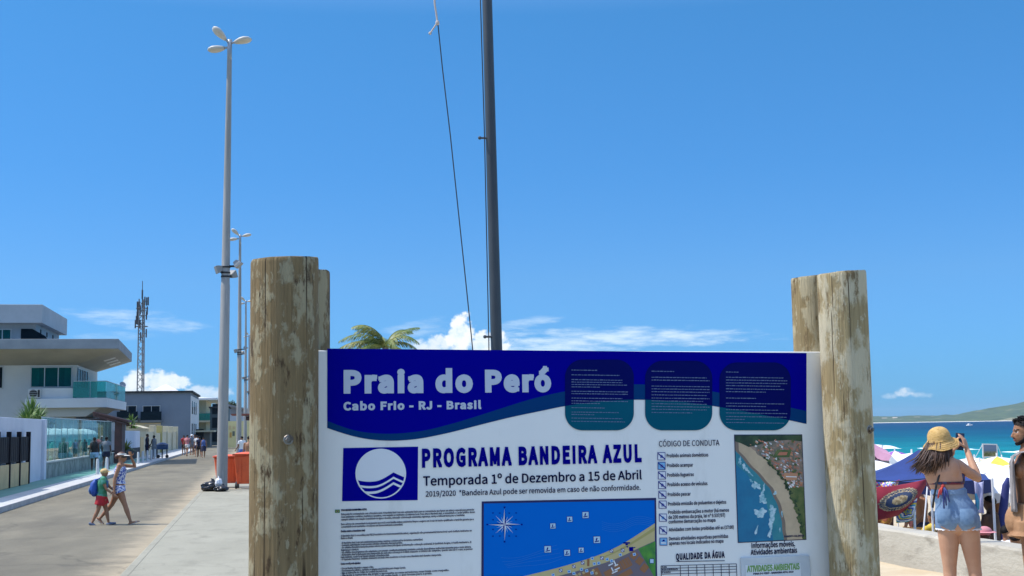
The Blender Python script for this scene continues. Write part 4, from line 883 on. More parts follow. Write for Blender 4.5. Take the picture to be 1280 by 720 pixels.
for i, (x, y) in enumerate(((-9.6, 66.8), (-9.55, 70), (-9.6, 73.5), (-9.55, 77.5))):
    g = MB(); c = Vector((x, y, 0)); g.ball(c + Vector((0, 0, .55)), (.34, .36, .5), 10, 8); g.ball(c + Vector((-.15, 0, 1.05)), (.2, .36, .4), 10, 8)
    tag(g.build('lounge_chair', m_tgreen, None, True), 'dark green cushioned lounge chair behind the glass fence', 'chair', 'lounge chairs behind the glass fence')

# big white house with a tapering flat roof
hs = thing('beach_house', 'big white house with tapering flat roof and teal glass balcony', 'house', (-14, 90, 0))
YF, YT = 83.5, 98.6
p2 = onY(148, 437, YF); tipz = 7.02; tip = Vector((-9.0, YT, tipz)); zt = tipz + .62
P2 = Vector((p2.x, YF, tipz)); XL = -34
YW, XW, YB = 87.2, -11.35, 98.2; zi = 6.22
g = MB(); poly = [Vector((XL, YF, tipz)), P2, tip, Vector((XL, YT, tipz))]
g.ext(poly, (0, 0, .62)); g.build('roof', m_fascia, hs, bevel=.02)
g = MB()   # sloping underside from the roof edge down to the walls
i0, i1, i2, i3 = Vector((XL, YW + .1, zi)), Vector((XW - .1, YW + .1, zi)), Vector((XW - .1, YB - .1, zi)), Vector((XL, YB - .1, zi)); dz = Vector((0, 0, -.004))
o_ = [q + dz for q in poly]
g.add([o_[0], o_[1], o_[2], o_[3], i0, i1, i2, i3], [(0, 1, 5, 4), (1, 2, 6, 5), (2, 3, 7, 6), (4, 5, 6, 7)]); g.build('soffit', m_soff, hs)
for k in range(3):
    q = P2.lerp(tip, .42 + .17 * k); c = Vector((q.x - .95, q.y, 0)); zz = zi + (tipz - zi) * ((c.x - XW) / (q.x - XW)) - .012
    g = MB(); sl_ = (tipz - zi) / (q.x - XW); g.ext([(c.x - .35, c.y - .45, zz - .35 * sl_), (c.x + .35, c.y - .45, zz + .35 * sl_), (c.x + .35, c.y + .45, zz + .35 * sl_), (c.x - .35, c.y + .45, zz - .35 * sl_)], (0, 0, -.03)); g.build('soffit_light', m_cloth, hs)
g = MB(); g.box((XL, YW, -.2), (XW, YB, zi)); g.build('wall', m_wall, hs)
def onwall(px, py, Y): p = onY(px, py, Y); return p
def win(name, px0, py0, px1, py1, Y, gm, nm=2, parent=hs, curtain=None):
    a, b = onY(px0, py1, Y), onY(px1, py0, Y)
    g = MB(); g.box((a.x, Y - .03, a.z), (b.x, Y - .022, b.z)); w = g.build(name, gm, parent)
    g = MB(); g.box((a.x, Y - .012, a.z), (b.x, Y - .004, b.z)); g.build('interior', m_dark, w)
    wd = b.x - a.x; g = MB()
    for c0, c1 in ((.02, .2), (.82, .98)): g.grid(24, 1, lambda u, v: (a.x + wd * (c0 + (c1 - c0) * u), Y - .017 - .002 * sin(u * 40), a.z + (b.z - a.z) * v))
    g.build('curtain', m_curt, w, fix=False)
    g = MB(); fwid = .06
    g.box((a.x - fwid, Y - .06, a.z - fwid), (b.x + fwid, Y - .035, a.z)); g.box((a.x - fwid, Y - .06, b.z), (b.x + fwid, Y - .035, b.z + fwid))
    for k in range(nm + 1): x = a.x + (b.x - a.x) * k / nm; g.box((x - fwid / 2, Y - .06, a.z + .002), (x + fwid / 2, Y - .036, b.z - .002))
    g.build('frame', m_frame, w); return w, a, b
win('window', 38.5, 459.5, 90, 483.5, YW, m_tglass, 3)
win('window', -12, 459, 4, 485, YW, m_dglass, 2)
g = MB(); a = onY(90.5, 484, YW); zb_, zt_ = a.z, onY(90, 459.5, YW).z
g.box((XW + .012, YW + .3, zb_), (XW + .03, YW + 5.2, zt_)); w = g.build('window', m_dglass, hs)
g = MB()
for k in range(5): g.box((XW + .034, YW + .3 + k * 1.22, zb_ + .06), (XW + .06, YW + .36 + k * 1.22, zt_ - .06))
g.box((XW + .034, YW + .3, zb_), (XW + .06, YW + 5.24, zb_ + .061)); g.box((XW + .034, YW + .3, zt_ - .061), (XW + .06, YW + 5.24, zt_))
g.build('frame', m_frame, w)
# balcony
bz1, bz0 = onY(60, 498.2, 85.2).z, onY(60, 510, 85.2).z; xr = onY(134, 500, 85.2).x; xl = onY(31, 500, 85.2).x
g = MB(); g.box((xl, 85.2, bz0), (xr, 97.5, bz1)); bal = g.build('balcony', m_wall, hs, bevel=.02)
px_ = onY(91, 490, 85.4).x
g = MB(); g.box((xl + .15, 85.6, bz1 + .003), (px_, 85.8, bz1 + .66)); g.build('parapet', m_wall, bal)
for a, b in ((px_ + .02, (px_ + xr) / 2 - .02), ((px_ + xr) / 2 + .02, xr - .1)):
    g = MB(); g.box((a, 85.3, bz1 + .03), (b, 85.315, bz1 + 1.05)); g.build('railing_pane', m_rglass, bal)
for k in range(5):
    g = MB(); g.box((xr - .09, 85.35 + 2.4 * k, bz1 + .03), (xr - .075, 85.3 + 2.4 * (k + 1), bz1 + 1.05)); g.build('railing_pane', m_rglass, bal)
g = MB(); g.box((px_, 85.27, bz1 + 1.053), (xr - .05, 85.34, bz1 + 1.09)); g.box((xr - .11, 85.345, bz1 + 1.053), (xr - .05, 97.4, bz1 + 1.09)); g.build('handrail', m_frame, bal)
g = MB(); g.ext([(xl, 85.5, bz0 - .003), (xr - .5, 85.5, bz0 - .003), (xr - 1.3, 85.5, bz0 - .55), (xl, 85.5, bz0 - .55)], (0, 9, 0)); g.build('balcony_beam', mat('beige render', (0.48, 0.45, 0.38), .85), bal)
# lower storey openings behind the fence
g = MB(); g.box((XL, YW - .04, .1), (XW - 1.2, YW - .02, 2.9)); g.build('shop_opening', m_dglass, hs)
g = MB(); g.box((XW - .6, 86.4, -.2), (-8.9, 86.6, 2.5)); g.build('terrace_wall', m_wall, hs); g = MB(); g.box((XW + .2, 86.35, .05), (-9.6, 86.38, 2.2)); g.build('terrace_door', m_dglass, hs)
for k in range(5):
    g = MB(); g.box((XW + .02, YW + .6 + k * 2.1, .2), (XW + .05, YW + 2.3 + k * 2.1, 2.7)); g.build('door', m_dglass, hs)
g = MB(); g.box((XW + .9, YW - 1, 2.66), (XW + 2.2, YB, 2.78)); g.build('awning', m_brown, hs)
for k in range(4): g = MB(); g.box((XW + 2.0, YW - .9 + k * 3.6, 0), (XW + 2.14, YW - .76 + k * 3.6, 2.66)); g.build('awning_post', m_frame, hs)
# penthouse
Yp = 86.4; a = onY(53, 380.5, Yp); z1, z0 = a.z, onY(53, 403.5, Yp).z; tp_ = onX(74, 400, a.x + .2)
g = MB(); g.box((XL, Yp, z0), (a.x, 97.5, z1)); g.build('penthouse_roof', m_upper, hs, bevel=.02)
g = MB(); g.box((XL, Yp + .9, zt + .002), (a.x - .5, 97.2, z0 - .002)); g.build('penthouse_wall', m_upper, hs)
Yq = Yp + .9
win('window', -8, 412.3, 14, 426, Yq, m_tglass, 2)
g = MB(); p, q = onY(26, 426, Yq), onY(61, 411, Yq); g.ext([(p.x, Yq - .02, p.z), (q.x, Yq - .02, p.z), (q.x - .2, Yq - .02, p.z + .3), (q.x - 1.0, Yq - .02, q.z), (p.x, Yq - .02, q.z)], (0, -.02, 0)); g.build('terrace_opening', m_dglass, hs)
for k in range(3): g = MB(); g.box((a.x - .497, Yq + 1.6 + 2.6 * k, zt + .7), (a.x - .47, Yq + 2.0 + 2.6 * k, zt + 1.0)); g.build('wall_lamp', m_dark, hs)
# air conditioner
ac = thing('air_conditioner', 'white air conditioner unit on the balcony ledge of the big house', 'air conditioner', onY(43, 492, 85.5))
p, q = onY(35.5, 498.2, 85.45), onY(51, 486, 85.45)
g = MB(); g.box((p.x, 85.35, bz1 + .04), (q.x, 85.58, q.z)); g.build('casing', mat('ac white', (0.6, 0.6, 0.58), .5), ac, bevel=.02)
c = Vector((p.x + .3, 85.345, (bz1 + q.z) / 2 + .02)); g = MB(); g.tube([c, c + Vector((0, -.02, 0))], .24, 20); fan = g.build('fan_grille', m_dark, ac)
g = MB()
for k in range(4): g.box((c.x - .24, c.y - .035, c.z - .2 + k * .12), (c.x + .24, c.y - .022, c.z - .18 + k * .12))
g.build('grille_bars', m_frame, fan)
g = MB(); g.box((q.x - .16, 85.33, bz1 + .1), (q.x - .04, 85.347, q.z - .06)); g.build('side_panel', m_dark, ac)
# pergola gate at the end of the fence
pg = thing('entrance_canopy', 'dark red brown entrance canopy with sloping roof past the glass fence', 'canopy', (-8.6, 83.6, 0))
a, b = onY(117, 517, 83.2), onY(158, 525, 83.2)
g = MB(); g.ext([(a.x, 82.8, a.z + .12), (b.x + .15, 82.8, b.z - .02), (b.x + .15, 82.8, b.z - .16), (a.x, 82.8, a.z - .02)], (0, 2.6, 0)); g.build('roof', m_brown, pg, bevel=.02)
for x in (onY(149, 530, 83.2).x,): g = MB(); g.box((x - .24, 82.95, 0), (x + .2, 84.9, b.z - .08)); g.build('pier', m_brown, pg)
g = MB()
for k in range(5): g.bar((a.x, 82.85 + k * .6, a.z - .1), (b.x, 82.85 + k * .6, b.z - .24), .08, .12)
g.build('rafters', m_brown, pg)

# white wall with black foot, then cream walls
ww = thing('boundary_wall', 'white boundary wall with black painted foot beyond the brown canopy', 'wall', (-8.7, 92, 0))
g = MB(); g.box((-8.9, 85.2, .76), (-8.6, 101.5, 1.98)); g.build('upper_wall', m_gwall, ww); g = MB(); g.box((-8.9, 85.2, -.2), (-8.58, 101.5, .757)); g.build('foot', m_dark, ww)
yg = thing('gatehouse', 'cream gatehouse with curved top behind the people and cart', 'gatehouse', (-8.8, 104, 0))
g = MB(); g.box((-10.4, 102, -.2), (-8.7, 108, 2.0)); g.build('wall', m_cream, yg)
g = MB(); g.grid(10, 2, lambda u, v: (-10.7 + 2.3 * u, 101.8 + 6.4 * v, 2.02 + .42 * sin(pi * (.12 + .76 * u)))); g.box((-10.5, 101.9, 2.003), (-8.6, 108.1, 2.16)); g.build('roof', m_cream, yg)
g = MB(); g.box((-8.69, 103, .0), (-8.67, 106, 1.5)); g.build('gate_panel', m_tan, yg)
cw = thing('cream_wall', 'long cream boundary wall with taller piers behind the group of people', 'wall', (-8.8, 125, 0))
for i in range(5):
    y = 109 + i * 8.2; g = MB(); g.box((-9.0, y, -.2), (-8.75, y + 7.6, 1.9 - .1 * (i % 2))); g.build('wall_panel', m_cream, cw)
    g = MB(); g.box((-9.1, y + 7.62, -.2), (-8.6, y + 8.18, 2.45)); g.build('pier', mat('ochre pier', (0.42, 0.36, 0.14), .85) if i == 1 else m_cream, cw, bevel=.03)

# grey two storey house
gh = thing('grey_house', 'grey blue two storey house with dark windows below the mast', 'house', (-14, 165, 0))
Yh = 165.; a, b = onY(141, 572, Yh), onY(238.5, 490.5, Yh); zb = b.z; xa, xb = a.x - 12, b.x
m_gb = mat('blue grey render', (0.155, 0.20, 0.255), .85, (0.135, 0.175, 0.225), .3, .4, .6)
g = MB(); g.box((xa, Yh, -.2), (xb, Yh + 22, zb)); g.build('wall', [m_gb], gh)
g = MB(); g.box((xb + .003, Yh - .002, -.2), (xb + .06, Yh + 22, zb - .4)); g.build('side_wall', m_wall, gh)
g = MB(); g.box((xa - .1, Yh - .25, zb + .003), (xb + .25, Yh + 22.2, zb + .22)); g.build('roof_edge', m_dark, gh)
xm = onY(201, 520, Yh).x; z_a, z_b = onY(170, 528, Yh).z, onY(170, 503, Yh).z
for x0, x1 in ((149, 170.5), (178.5, 200)):
    w, p, q = win('window', x0, 507.5, x1, 522.5, Yh, m_dglass, 2, gh)
    g = MB(); g.box((p.x - .2, Yh - .9, p.z - .55), (q.x + .25, Yh - .06, p.z - .3)); bl = g.build('balcony', mat('dark slab', (0.12, 0.14, 0.15), .8), gh)
    g = MB(); g.box((p.x - .2, Yh - .9, p.z - .297), (q.x + .25, Yh - .87, p.z + .75)); g.build('railing_pane', m_dglass, bl)
    win('window', x0 + 3, 531, x1 - 1, 540.5, Yh, m_dglass, 2, gh)
g = MB(); g.box((onY(141, 530, Yh).x, Yh - .05, 0), (xm, Yh - .02, onY(170, 528.5, Yh).z)); g.build('lower_facade', m_cream, gh)
g = MB(); g.box((onY(141, 530, Yh).x, Yh - .2, z_a - .1), (xm, Yh - .02, z_a + .5)); g.build('ledge', mat('dark slab', (0.12, 0.14, 0.15), .8), gh)
for z0_, z1_ in ((zb - 2.6, zb - 1.0), (zb - 5.2, zb - 3.8)):
    for k in range(3): g = MB(); g.box((xb + .064, Yh + 2 + 5 * k, z0_), (xb + .09, Yh + 4 + 5 * k, z1_)); g.build('window', m_dglass, gh)
dsh = thing('satellite_dish', 'small grey satellite dish on the roof of the grey house', 'satellite dish', onY(153.5, 490, Yh + 3))
c = Vector(dsh['_o']); g = MB(); g.tube([c + Vector((0, 0, -.2)), c + Vector((0, 0, .5))], .06, 8); g.build('mast', m_frame, dsh)
g = MB(); M = Matrix.Translation(c + Vector((0, -.1, .9))) @ Matrix.Rotation(radians(60), 4, 'X') @ Matrix.Rotation(.5, 4, 'Y'); g.loft([(M @ Vector((0, 0, -.12)), .03, .03), (M @ Vector((0, 0, -.08)), .24, .24), (M @ Vector((0, 0, 0)), .42, .42)], 20, cap=False); g.build('dish', mat('dish grey', (0.3, 0.31, 0.33), .5), dsh, True)

# houses with white hipped roofs and green glass balconies
def hip(g, x0, y0, x1, y1, z, h, ov=.8, mi=0):
    x0 -= ov; x1 += ov; y0 -= ov; y1 += ov; cx_, cy_ = (x0 + x1) / 2, (y0 + y1) / 2; r_ = max(0, (y1 - y0) - (x1 - x0)) / 2
    g.add([(x0, y0, z), (x1, y0, z), (x1, y1, z), (x0, y1, z), (cx_, cy_ - r_, z + h), (cx_, cy_ + r_, z + h), (x0, y0, z - .3), (x1, y0, z - .3), (x1, y1, z - .3), (x0, y1, z - .3)],
          [(0, 1, 4), (1, 2, 5, 4), (2, 3, 5), (3, 0, 4, 5), (6, 7, 1, 0), (7, 8, 2, 1), (8, 9, 3, 2), (9, 6, 0, 3), (6, 9, 8, 7)], mi)
h3 = thing('balcony_house', 'three storey house with white hipped roof and green glass balconies', 'house', (-12, 230, 0))
Y3 = 215; xr3 = onY(262, 520, Y3).x; xl3 = onY(180, 520, Y3).x; z3 = onY(255, 500, Y3).z; zr = onY(206, 481, Y3 + 8).z
g = MB(); g.box((xl3 - 10, Y3 + 2, -.2), (xr3 - .6, Y3 + 26, z3)); g.build('wall', m_cream, h3)
g = MB(); hip(g, xl3 - 10, Y3 + 1, xr3, Y3 + 26, z3 + .3, .75, 1.2); g.build('roof', m_roofw, h3)
g = MB(); xa_ = onY(206, 490, Y3 - 6).x; hip(g, xa_ - 3, Y3 - 7, xa_ + 3, Y3, z3 + .6, 1.9, .4); g.box((xa_ - 2.8, Y3 - 6.6, -.2), (xa_ + 2.8, Y3 - .1, z3 + .2)); g.build('front_wing', m_roofw, h3)
for zz in (z3 - 3.3, z3 - 6.2):
    g = MB(); g.box((xl3, Y3 - 1, zz - .25), (xr3 + .8, Y3 + 26, zz)); bl = g.build('balcony', m_cream, h3)
    g = MB(); g.box((xl3, Y3 - 1, zz + .03), (xr3 + .8, Y3 - .97, zz + 1.15)); g.box((xr3 + .77, Y3 - .965, zz + .03), (xr3 + .8, Y3 + 26, zz + 1.15)); g.build('railing', m_rglass, bl)
for k in range(5):
    for zz in (z3 - 3.0, z3 - 5.9): g = MB(); x = xr3 - 2.2 - 2.6 * k; g.box((x - 1.6, Y3 + 1.9, zz + .1), (x, Y3 + 1.97, zz + 2.1)); g.build('window', m_dglass, h3)
sh = thing('beach_shop', 'low dark shop front with pale awning at the far bend of the street', 'shop', (-8, 170, 0))
Ys = 178; xs0, xs1 = onY(238, 550, Ys).x, onY(268, 550, Ys).x; zs1 = onY(255, 540, Ys).z
g = MB(); g.box((xs0 - 6, Ys, -.2), (xs1 - .6, Ys + 8, zs1)); g.build('wall', mat('brown grey render', (0.20, 0.19, 0.17), .9), sh); g = MB(); g.box((xs0, Ys - 1.4, zs1 + .003), (xs1, Ys + 8, zs1 + .22)); g.build('awning', m_cream, sh)
g = MB(); g.box((xs0 + .4, Ys - .05, .1), (xs1 - 1.4, Ys - .02, 2.2)); g.build('opening', m_dark, sh)
dk = thing('glass_building', 'dark blue green glass building at the end of the street', 'building', (-3, 235, 0))
Yd = 196; x0_, x1_ = onY(262.5, 530, Yd).x, onY(277, 530, Yd).x; zd = onY(268, 510, Yd).z
g = MB(); g.box((x0_, Yd, -.2), (x1_ + 1, Yd + 10, zd)); g.build('wall', mat('dark slate render', (0.03, 0.06, 0.075), .6), dk)
for k in range(3):
    g = MB(); g.box((x0_ + .3, Yd - .04, .4 + k * 2.0), (x1_ + .7, Yd - .02, 1.9 + k * 2.0)); g.build('window_band', m_dglass, dk)
g = MB(); g.box((x0_ - .2, Yd - .3, zd + .003), (x1_ + 1.2, Yd + 10, zd + .2)); g.build('roof_edge', m_dark, dk)
# end of the street: pale gabled house and yellow kiosk wall
eh = thing('gabled_house', 'pale blue house with sloping roof at the street end behind the lamps', 'house', (0, 260, 0))
Ye = 262; xe0, xe1 = onY(272, 530, Ye).x, onY(330, 530, Ye).x; ze, zp = onY(300, 518, Ye).z, onY(276, 505, Ye).z
g = MB(); g.box((xe0, Ye, -.2), (xe1, Ye + 12, ze)); g.build('wall', mat('pale blue render', (0.42, 0.47, 0.52), .85), eh)
g = MB(); g.ext([(xe0 - .6, Ye - .8, zp + .2), (xe1, Ye - .8, ze), (xe1, Ye - .8, ze + .3), (xe0 - .6, Ye - .8, zp + .6)], (0, 13, 0)); g.ext([(xe0, Ye - .1, ze), (xe1, Ye - .1, ze), (xe0, Ye - .1, zp + .2)], (0, .06, 0)); g.build('roof', mat('grey tile roof', (0.22, 0.23, 0.25), .8), eh)
yk = thing('yellow_kiosk', 'pale yellow kiosk wall with posters beyond the orange bins', 'kiosk', (-2, 152, 0))
Yk = 152; a, b = onY(283.5, 562, Yk), onY(318, 526, Yk)
g = MB(); g.box((a.x, Yk, -.01), (b.x + .4, Yk + 3, b.z)); g.build('wall', mat('pale yellow render', (0.66, 0.58, 0.28), .8, (0.6, 0.52, 0.25), 1, .4, .6), yk)
for (x0, y0_, x1, y1_, mm_) in ((286, 532, 288.6, 537, m_tan), (287, 540.5, 289.6, 547, mat('poster orange', (0.5, 0.28, 0.06), .7)), (291, 533, 293.5, 536, m_tan), (290.5, 539, 293.5, 545, mat('poster dark', (0.12, 0.14, 0.10), .7))):
    p, q = onY(x0, y1_, Yk), onY(x1, y0_, Yk); g = MB(); g.box((p.x, Yk - .03, p.z), (q.x, Yk - .008, q.z)); g.build('poster', mm_, yk)
kb = thing('beach_kiosk', 'open beach kiosk with flat brown roof behind the orange bins', 'kiosk', (1.6, 90, 0))
Yk2 = 88; a, b = onY(290, 518.5, Yk2), onY(330, 518.5, Yk2)
g = MB(); g.ext([(a.x - .05, Yk2 - .6, a.z + .06), (b.x + 2, Yk2 - .6, a.z + .06), (b.x + 2, Yk2 - .6, a.z - .1), (a.x - .05, Yk2 - .6, a.z - .02)], (0, 5, 0)); g.build('roof', mat('brown red roof', (0.26, 0.085, 0.06), .8), kb)
g = MB(); g.box((a.x + .9, Yk2 - .1, a.z - .36), (b.x + 1.6, Yk2 + 3.8, a.z - .104)); g.build('beam', m_brown, kb)
for x in (a.x + 3.6, b.x + 1.4): g = MB(); g.box((x - .1, Yk2, 0), (x + .1, Yk2 + .2, a.z - .37)); g.build('post', m_brown, kb)
g = MB(); g.box((a.x + 2.6, Yk2 + .4, 0), (b.x + 1.3, Yk2 + .6, 1.1)); g.build('counter', m_brown, kb)

# lattice mast with antennas
mt = thing('antenna_mast', 'tall red and white lattice mast with dark antennas above the grey house', 'mast', col_at(175.5, 224, 0))
c = Vector(mt['_o']); zt_m = atd(175, 372, 224).z; m_gal = mat('galvanised lattice', (0.16, 0.165, 0.17), .7, spec=.2); m_ant = mat('antenna grey', (0.05, 0.055, 0.065), .6)
legs = [Vector((.72 * cos(a), .72 * sin(a), 0)) for a in (radians(80), radians(200), radians(320))]
for l in legs: g = MB(); g.tube([c + l, c + l * .75 + Vector((0, 0, zt_m))], .11, 6); g.build('mast_leg', m_gal, mt)
g = MB(); k = 0; z = .5
while z < zt_m - 1:
    f0, f1 = 1 - .25 * z / zt_m, 1 - .25 * (z + 1.1) / zt_m
    for i in range(3):
        p, q = legs[i], legs[(i + 1) % 3]
        if k % 2: p, q = q, p
        g.bar(c + p * f0 + Vector((0, 0, z)), c + q * f1 + Vector((0, 0, z + 1.1)), .085)
    z += 1.1; k += 1
g.build('lattice', m_gal, mt)
g = MB(); g.tube([c + Vector((0, 0, zt_m - 1.5)), c + Vector((0, 0, atd(175, 349, 224).z))], .06, 6); g.tube([c + Vector((0, 0, zt_m)), c + Vector((0, 0, zt_m + 1.6))], .14, 6); g.build('whip_antenna', m_ant, mt)
rn = random.Random(2)
for py in (375, 381, 387, 393, 399, 404, 416, 420):
    z = atd(175, py, 224).z
    for i in range(3 if py < 405 else 1):
        a = rn.uniform(0, 6.28); r_ = rn.uniform(.75, 1.1); p = c + Vector((r_ * cos(a), r_ * sin(a), z)); g = MB(); g.loft([(p + Vector((0, 0, -.68)), .12, .08), (p + Vector((0, 0, .68)), .12, .08)], 8, round_=True); g.bar(c + Vector((0, 0, z)), p, .09); g.build('panel_antenna', m_ant, mt)
for z in (atd(175, 384, 224).z, atd(175, 407, 224).z): g = MB(); g.tube([c + Vector((1.0 * cos(i * pi / 6), 1.0 * sin(i * pi / 6), z)) for i in range(13)], .06, 5); g.build('ring_platform', m_ant, mt)

# ------------------------------------------------------------------ plants
m_pf = mat('palm leaf', (0.10, 0.155, 0.03), .5, (0.24, 0.24, 0.06), 1.5, .4, .65, spec=.3); m_pt = mat('palm trunk', (0.22, 0.18, 0.13), .9)
m_yl = mat('yucca leaf', (0.07, 0.16, 0.035), .5, (0.20, 0.28, 0.07), 2, .4, .6, spec=.3); m_yy = mat('yellow green leaf', (0.24, 0.26, 0.05), .55, (0.14, 0.20, 0.04), 2, .4, .6)
def frond(g, base, az_, el_, ln, droop, wid, rn, wind=Vector((0, 0, 0)), nl=26, mid=.012):
    pts = []; d = Vector((cos(az_) * cos(el_), sin(az_) * cos(el_), sin(el_))); p = Vector(base); n = 14
    for i in range(n + 1):
        pts.append(p.copy()); p = p + d * (ln / n); d = (d + Vector((0, 0, -droop / n)) + wind / n).normalized()
    g.tube(pts, [mid * 2.2 * (1 - .8 * i / n) for i in range(n + 1)], 5)
    for i in range(nl):
        f = .12 + .88 * i / nl; j = min(n - 1, int(f * n)); q = pts[j].lerp(pts[j + 1], f * n - j); t_ = (pts[j + 1] - pts[j]).normalized(); s_ = t_.cross(Vector((0, 0, 1))).normalized()
        L_ = wid * (sin(pi * min(1, f * .85 + .12)) ** .7) * rn.uniform(.8, 1.1)
        for sd in (-1, 1):
            e_ = (s_ * sd * .8 + t_ * .65 + Vector((0, 0, -.25 - .4 * rn.random())) + wind * .5).normalized(); a = q + e_ * L_ * .55; b = q + e_ * L_ + Vector((0, 0, -.28 * L_)); w_ = t_ * (.022 + .012 * rn.random()) * (wid / .6)
            g.add([q - w_, q + w_, a + w_ * .9, a - w_ * .9, b], [(0, 1, 2, 3), (3, 2, 4)])
pm = thing('palm_tree', 'windblown palm tree showing its crown above the board top', 'palm tree', col_at(485, 58, 0)); c = Vector(pm['_o']); zc = atd(480, 434, 58).z
g = MB(); g.tube([c + Vector((.1 * sin(z * .8), 0, z * zc / 6)) for z in range(7)], [.2, .17, .15, .14, .13, .13, .14], 12); g.build('trunk', m_pt, pm, True)
rn = random.Random(21); top_ = c + Vector((.1 * sin(4.8), 0, zc)); R_ = Vector((cos(YAW), -sin(YAW), 0)); Fd = Vector((sin(YAW), cos(YAW), 0))
def fr_dir(rx, fy): v = R_ * rx + Fd * fy; return atan2(v.y, v.x)
for rx, fy, e_, ln, dr, wd in ((-1, .1, .55, 1.95, 1.15, .40), (-1, -.3, .85, 1.9, 1.5, .42), (-.8, .4, 1.1, 1.6, 1.6, .38), (-.4, -.4, 1.2, 1.65, 1.9, .42), (-1, .0, .2, 1.7, .9, .40), (.5, .2, 1.0, 1.55, 1.0, .36), (.8, -.2, 1.0, 1.5, 1.9, .40), (1, .3, .7, 1.3, 1.5, .36), (-.2, 1, .9, 1.5, 1.5, .38), (.3, -1, .7, 1.5, 1.6, .38), (-.7, -.7, .35, 1.7, 1.2, .40), (.9, .5, .2, 1.3, 1.2, .36), (-.6, .8, .5, 1.6, 1.3, .38), (-.9, .2, 1.25, 1.7, 1.9, .42), (-.5, .5, .8, 1.8, 1.6, .42), (.6, .6, 1.2, 1.5, 1.8, .4), (-.9, -.5, .05, 1.5, .9, .4), (.7, -.7, .25, 1.3, 1.1, .38), (-1, .6, .7, 1.9, 1.4, .42)):
    g = MB(); frond(g, top_, fr_dir(rx, fy), e_, ln * 1.25, dr * 1.15, wd * 1.3, rn, R_ * (.25 if rx > 0 else -.1), 30); g.build('frond', m_pf, pm, fix=False)
def spiky(name, label, cat, c, n, ln, w, m, seed, up=.6, stems=((0, 0, .3),)):
    t_ = thing(name, label, cat, c); c = Vector(c); rn = random.Random(seed)
    for sx, sy, sz in stems:
        g = MB(); g.tube([c, c + Vector((sx, sy, sz))], .05, 6); g.build('stem', m_pt, t_)
        g = MB()
        for i in range(n):
            a = i * 2.4 + rn.random(); e_ = rn.uniform(.05, 1.5) if up < 1 else rn.uniform(.5, 1.5); L_ = ln * rn.uniform(.75, 1.1); d = Vector((cos(a) * cos(e_), sin(a) * cos(e_), sin(e_))); s_ = Vector((-sin(a), cos(a), 0)) * w / 2
            p0 = c + Vector((sx, sy, sz)); p1 = p0 + d * L_ * .5 + Vector((0, 0, .04)); p2_ = p0 + d * L_ + Vector((0, 0, -.22 * L_ * cos(e_)))
            g.add([p0 - s_ * .5, p0 + s_ * .5, p1 + s_, p1 - s_, p2_], [(0, 1, 2, 3), (3, 2, 4)])
        g.build('leaves', m, t_, fix=False)
    return t_
spiky('yucca_plant', 'spiky green yucca plant rising behind the white garden wall', 'plant', onX(40, 524, -9.3) * 1 + Vector((0, 0, -.85)), 70, 1.0, .07, m_yl, 5, stems=((-.0, -1.2, .55), (.1, .6, .65), (-.1, 2.2, .5), (0, -.3, .9)))
spiky('potted_palm', 'yellow green spiky palm beside the white boundary wall', 'plant', col_at(155.5, 85, 0) + Vector((.1, 0, .35)), 46, .85, .11, m_yy, 8, stems=((0, 0, .35),))
spiky('agave_plant', 'green leafy plant on top of the cream gatehouse', 'plant', (-9.4, 103.5, 2.2), 40, .9, .12, m_yl, 3)
spiky('agave_plant', 'green leafy plant behind the cream wall left of the group', 'plant', (-9.8, 110, 1.6), 44, 1.0, .14, m_yl, 13)
m_tl = mat('dark tree leaf', (0.035, 0.06, 0.028), .7, (0.06, 0.09, 0.04), 1.5, .4, .6, spec=.2)
def tree(label, c, h, r, seed, n=900, ls=.32):
    t_ = thing('tree', label, 'tree', c, 0, 'trees at the far end of the street'); c = Vector(c); rn = random.Random(seed); g = MB()
    g.tube([c, c + Vector((.1, 0, h * .35)), c + Vector((0, .1, h * .6))], [.22, .17, .1], 8); cl = []
    for i in range(9):
        a = rn.uniform(0, 6.28); rr_ = r * rn.uniform(.3, .75); q = c + Vector((rr_ * cos(a), rr_ * sin(a), h * rn.uniform(.5, .9))); cl.append((q, r * rn.uniform(.32, .55))); g.tube([c + Vector((0, 0, h * .4)), q], [.1, .03], 5)
    g.build('trunk', m_pt, t_)
    g = MB()
    for i in range(n):
        q, k = rn.choice(cl); d = Vector((rn.gauss(0, 1), rn.gauss(0, 1), rn.gauss(0, .8))).normalized() * k * rn.random() ** .4; p = q + d; u = Vector((rn.gauss(0, 1), rn.gauss(0, 1), rn.gauss(0, 1))).normalized(); v = u.orthogonal().normalized()
        s_ = ls * rn.uniform(.6, 1.3); g.add([p - u * s_, p + v * s_ * .5, p + u * s_, p - v * s_ * .5], [(0, 1, 2, 3)])
    g.build('crown', m_tl, t_, fix=False)
for px, d, py, r, s_, lb in ((283, 290, 499, 2.6, 1, 'dark tree above the sloping roof left of the third lamp'), (290, 320, 507, 3, 2, 'dark tree between the third and second lamps at the street end'), (271, 300, 507, 2.4, 3, 'dark tree over the dark glass building'), (301, 330, 512, 3.4, 4, 'low dark tree behind the rearmost lamps')):
    tree(lb, col_at(px, d, -.2), atd(px, py, d).z + .2, r, s_)

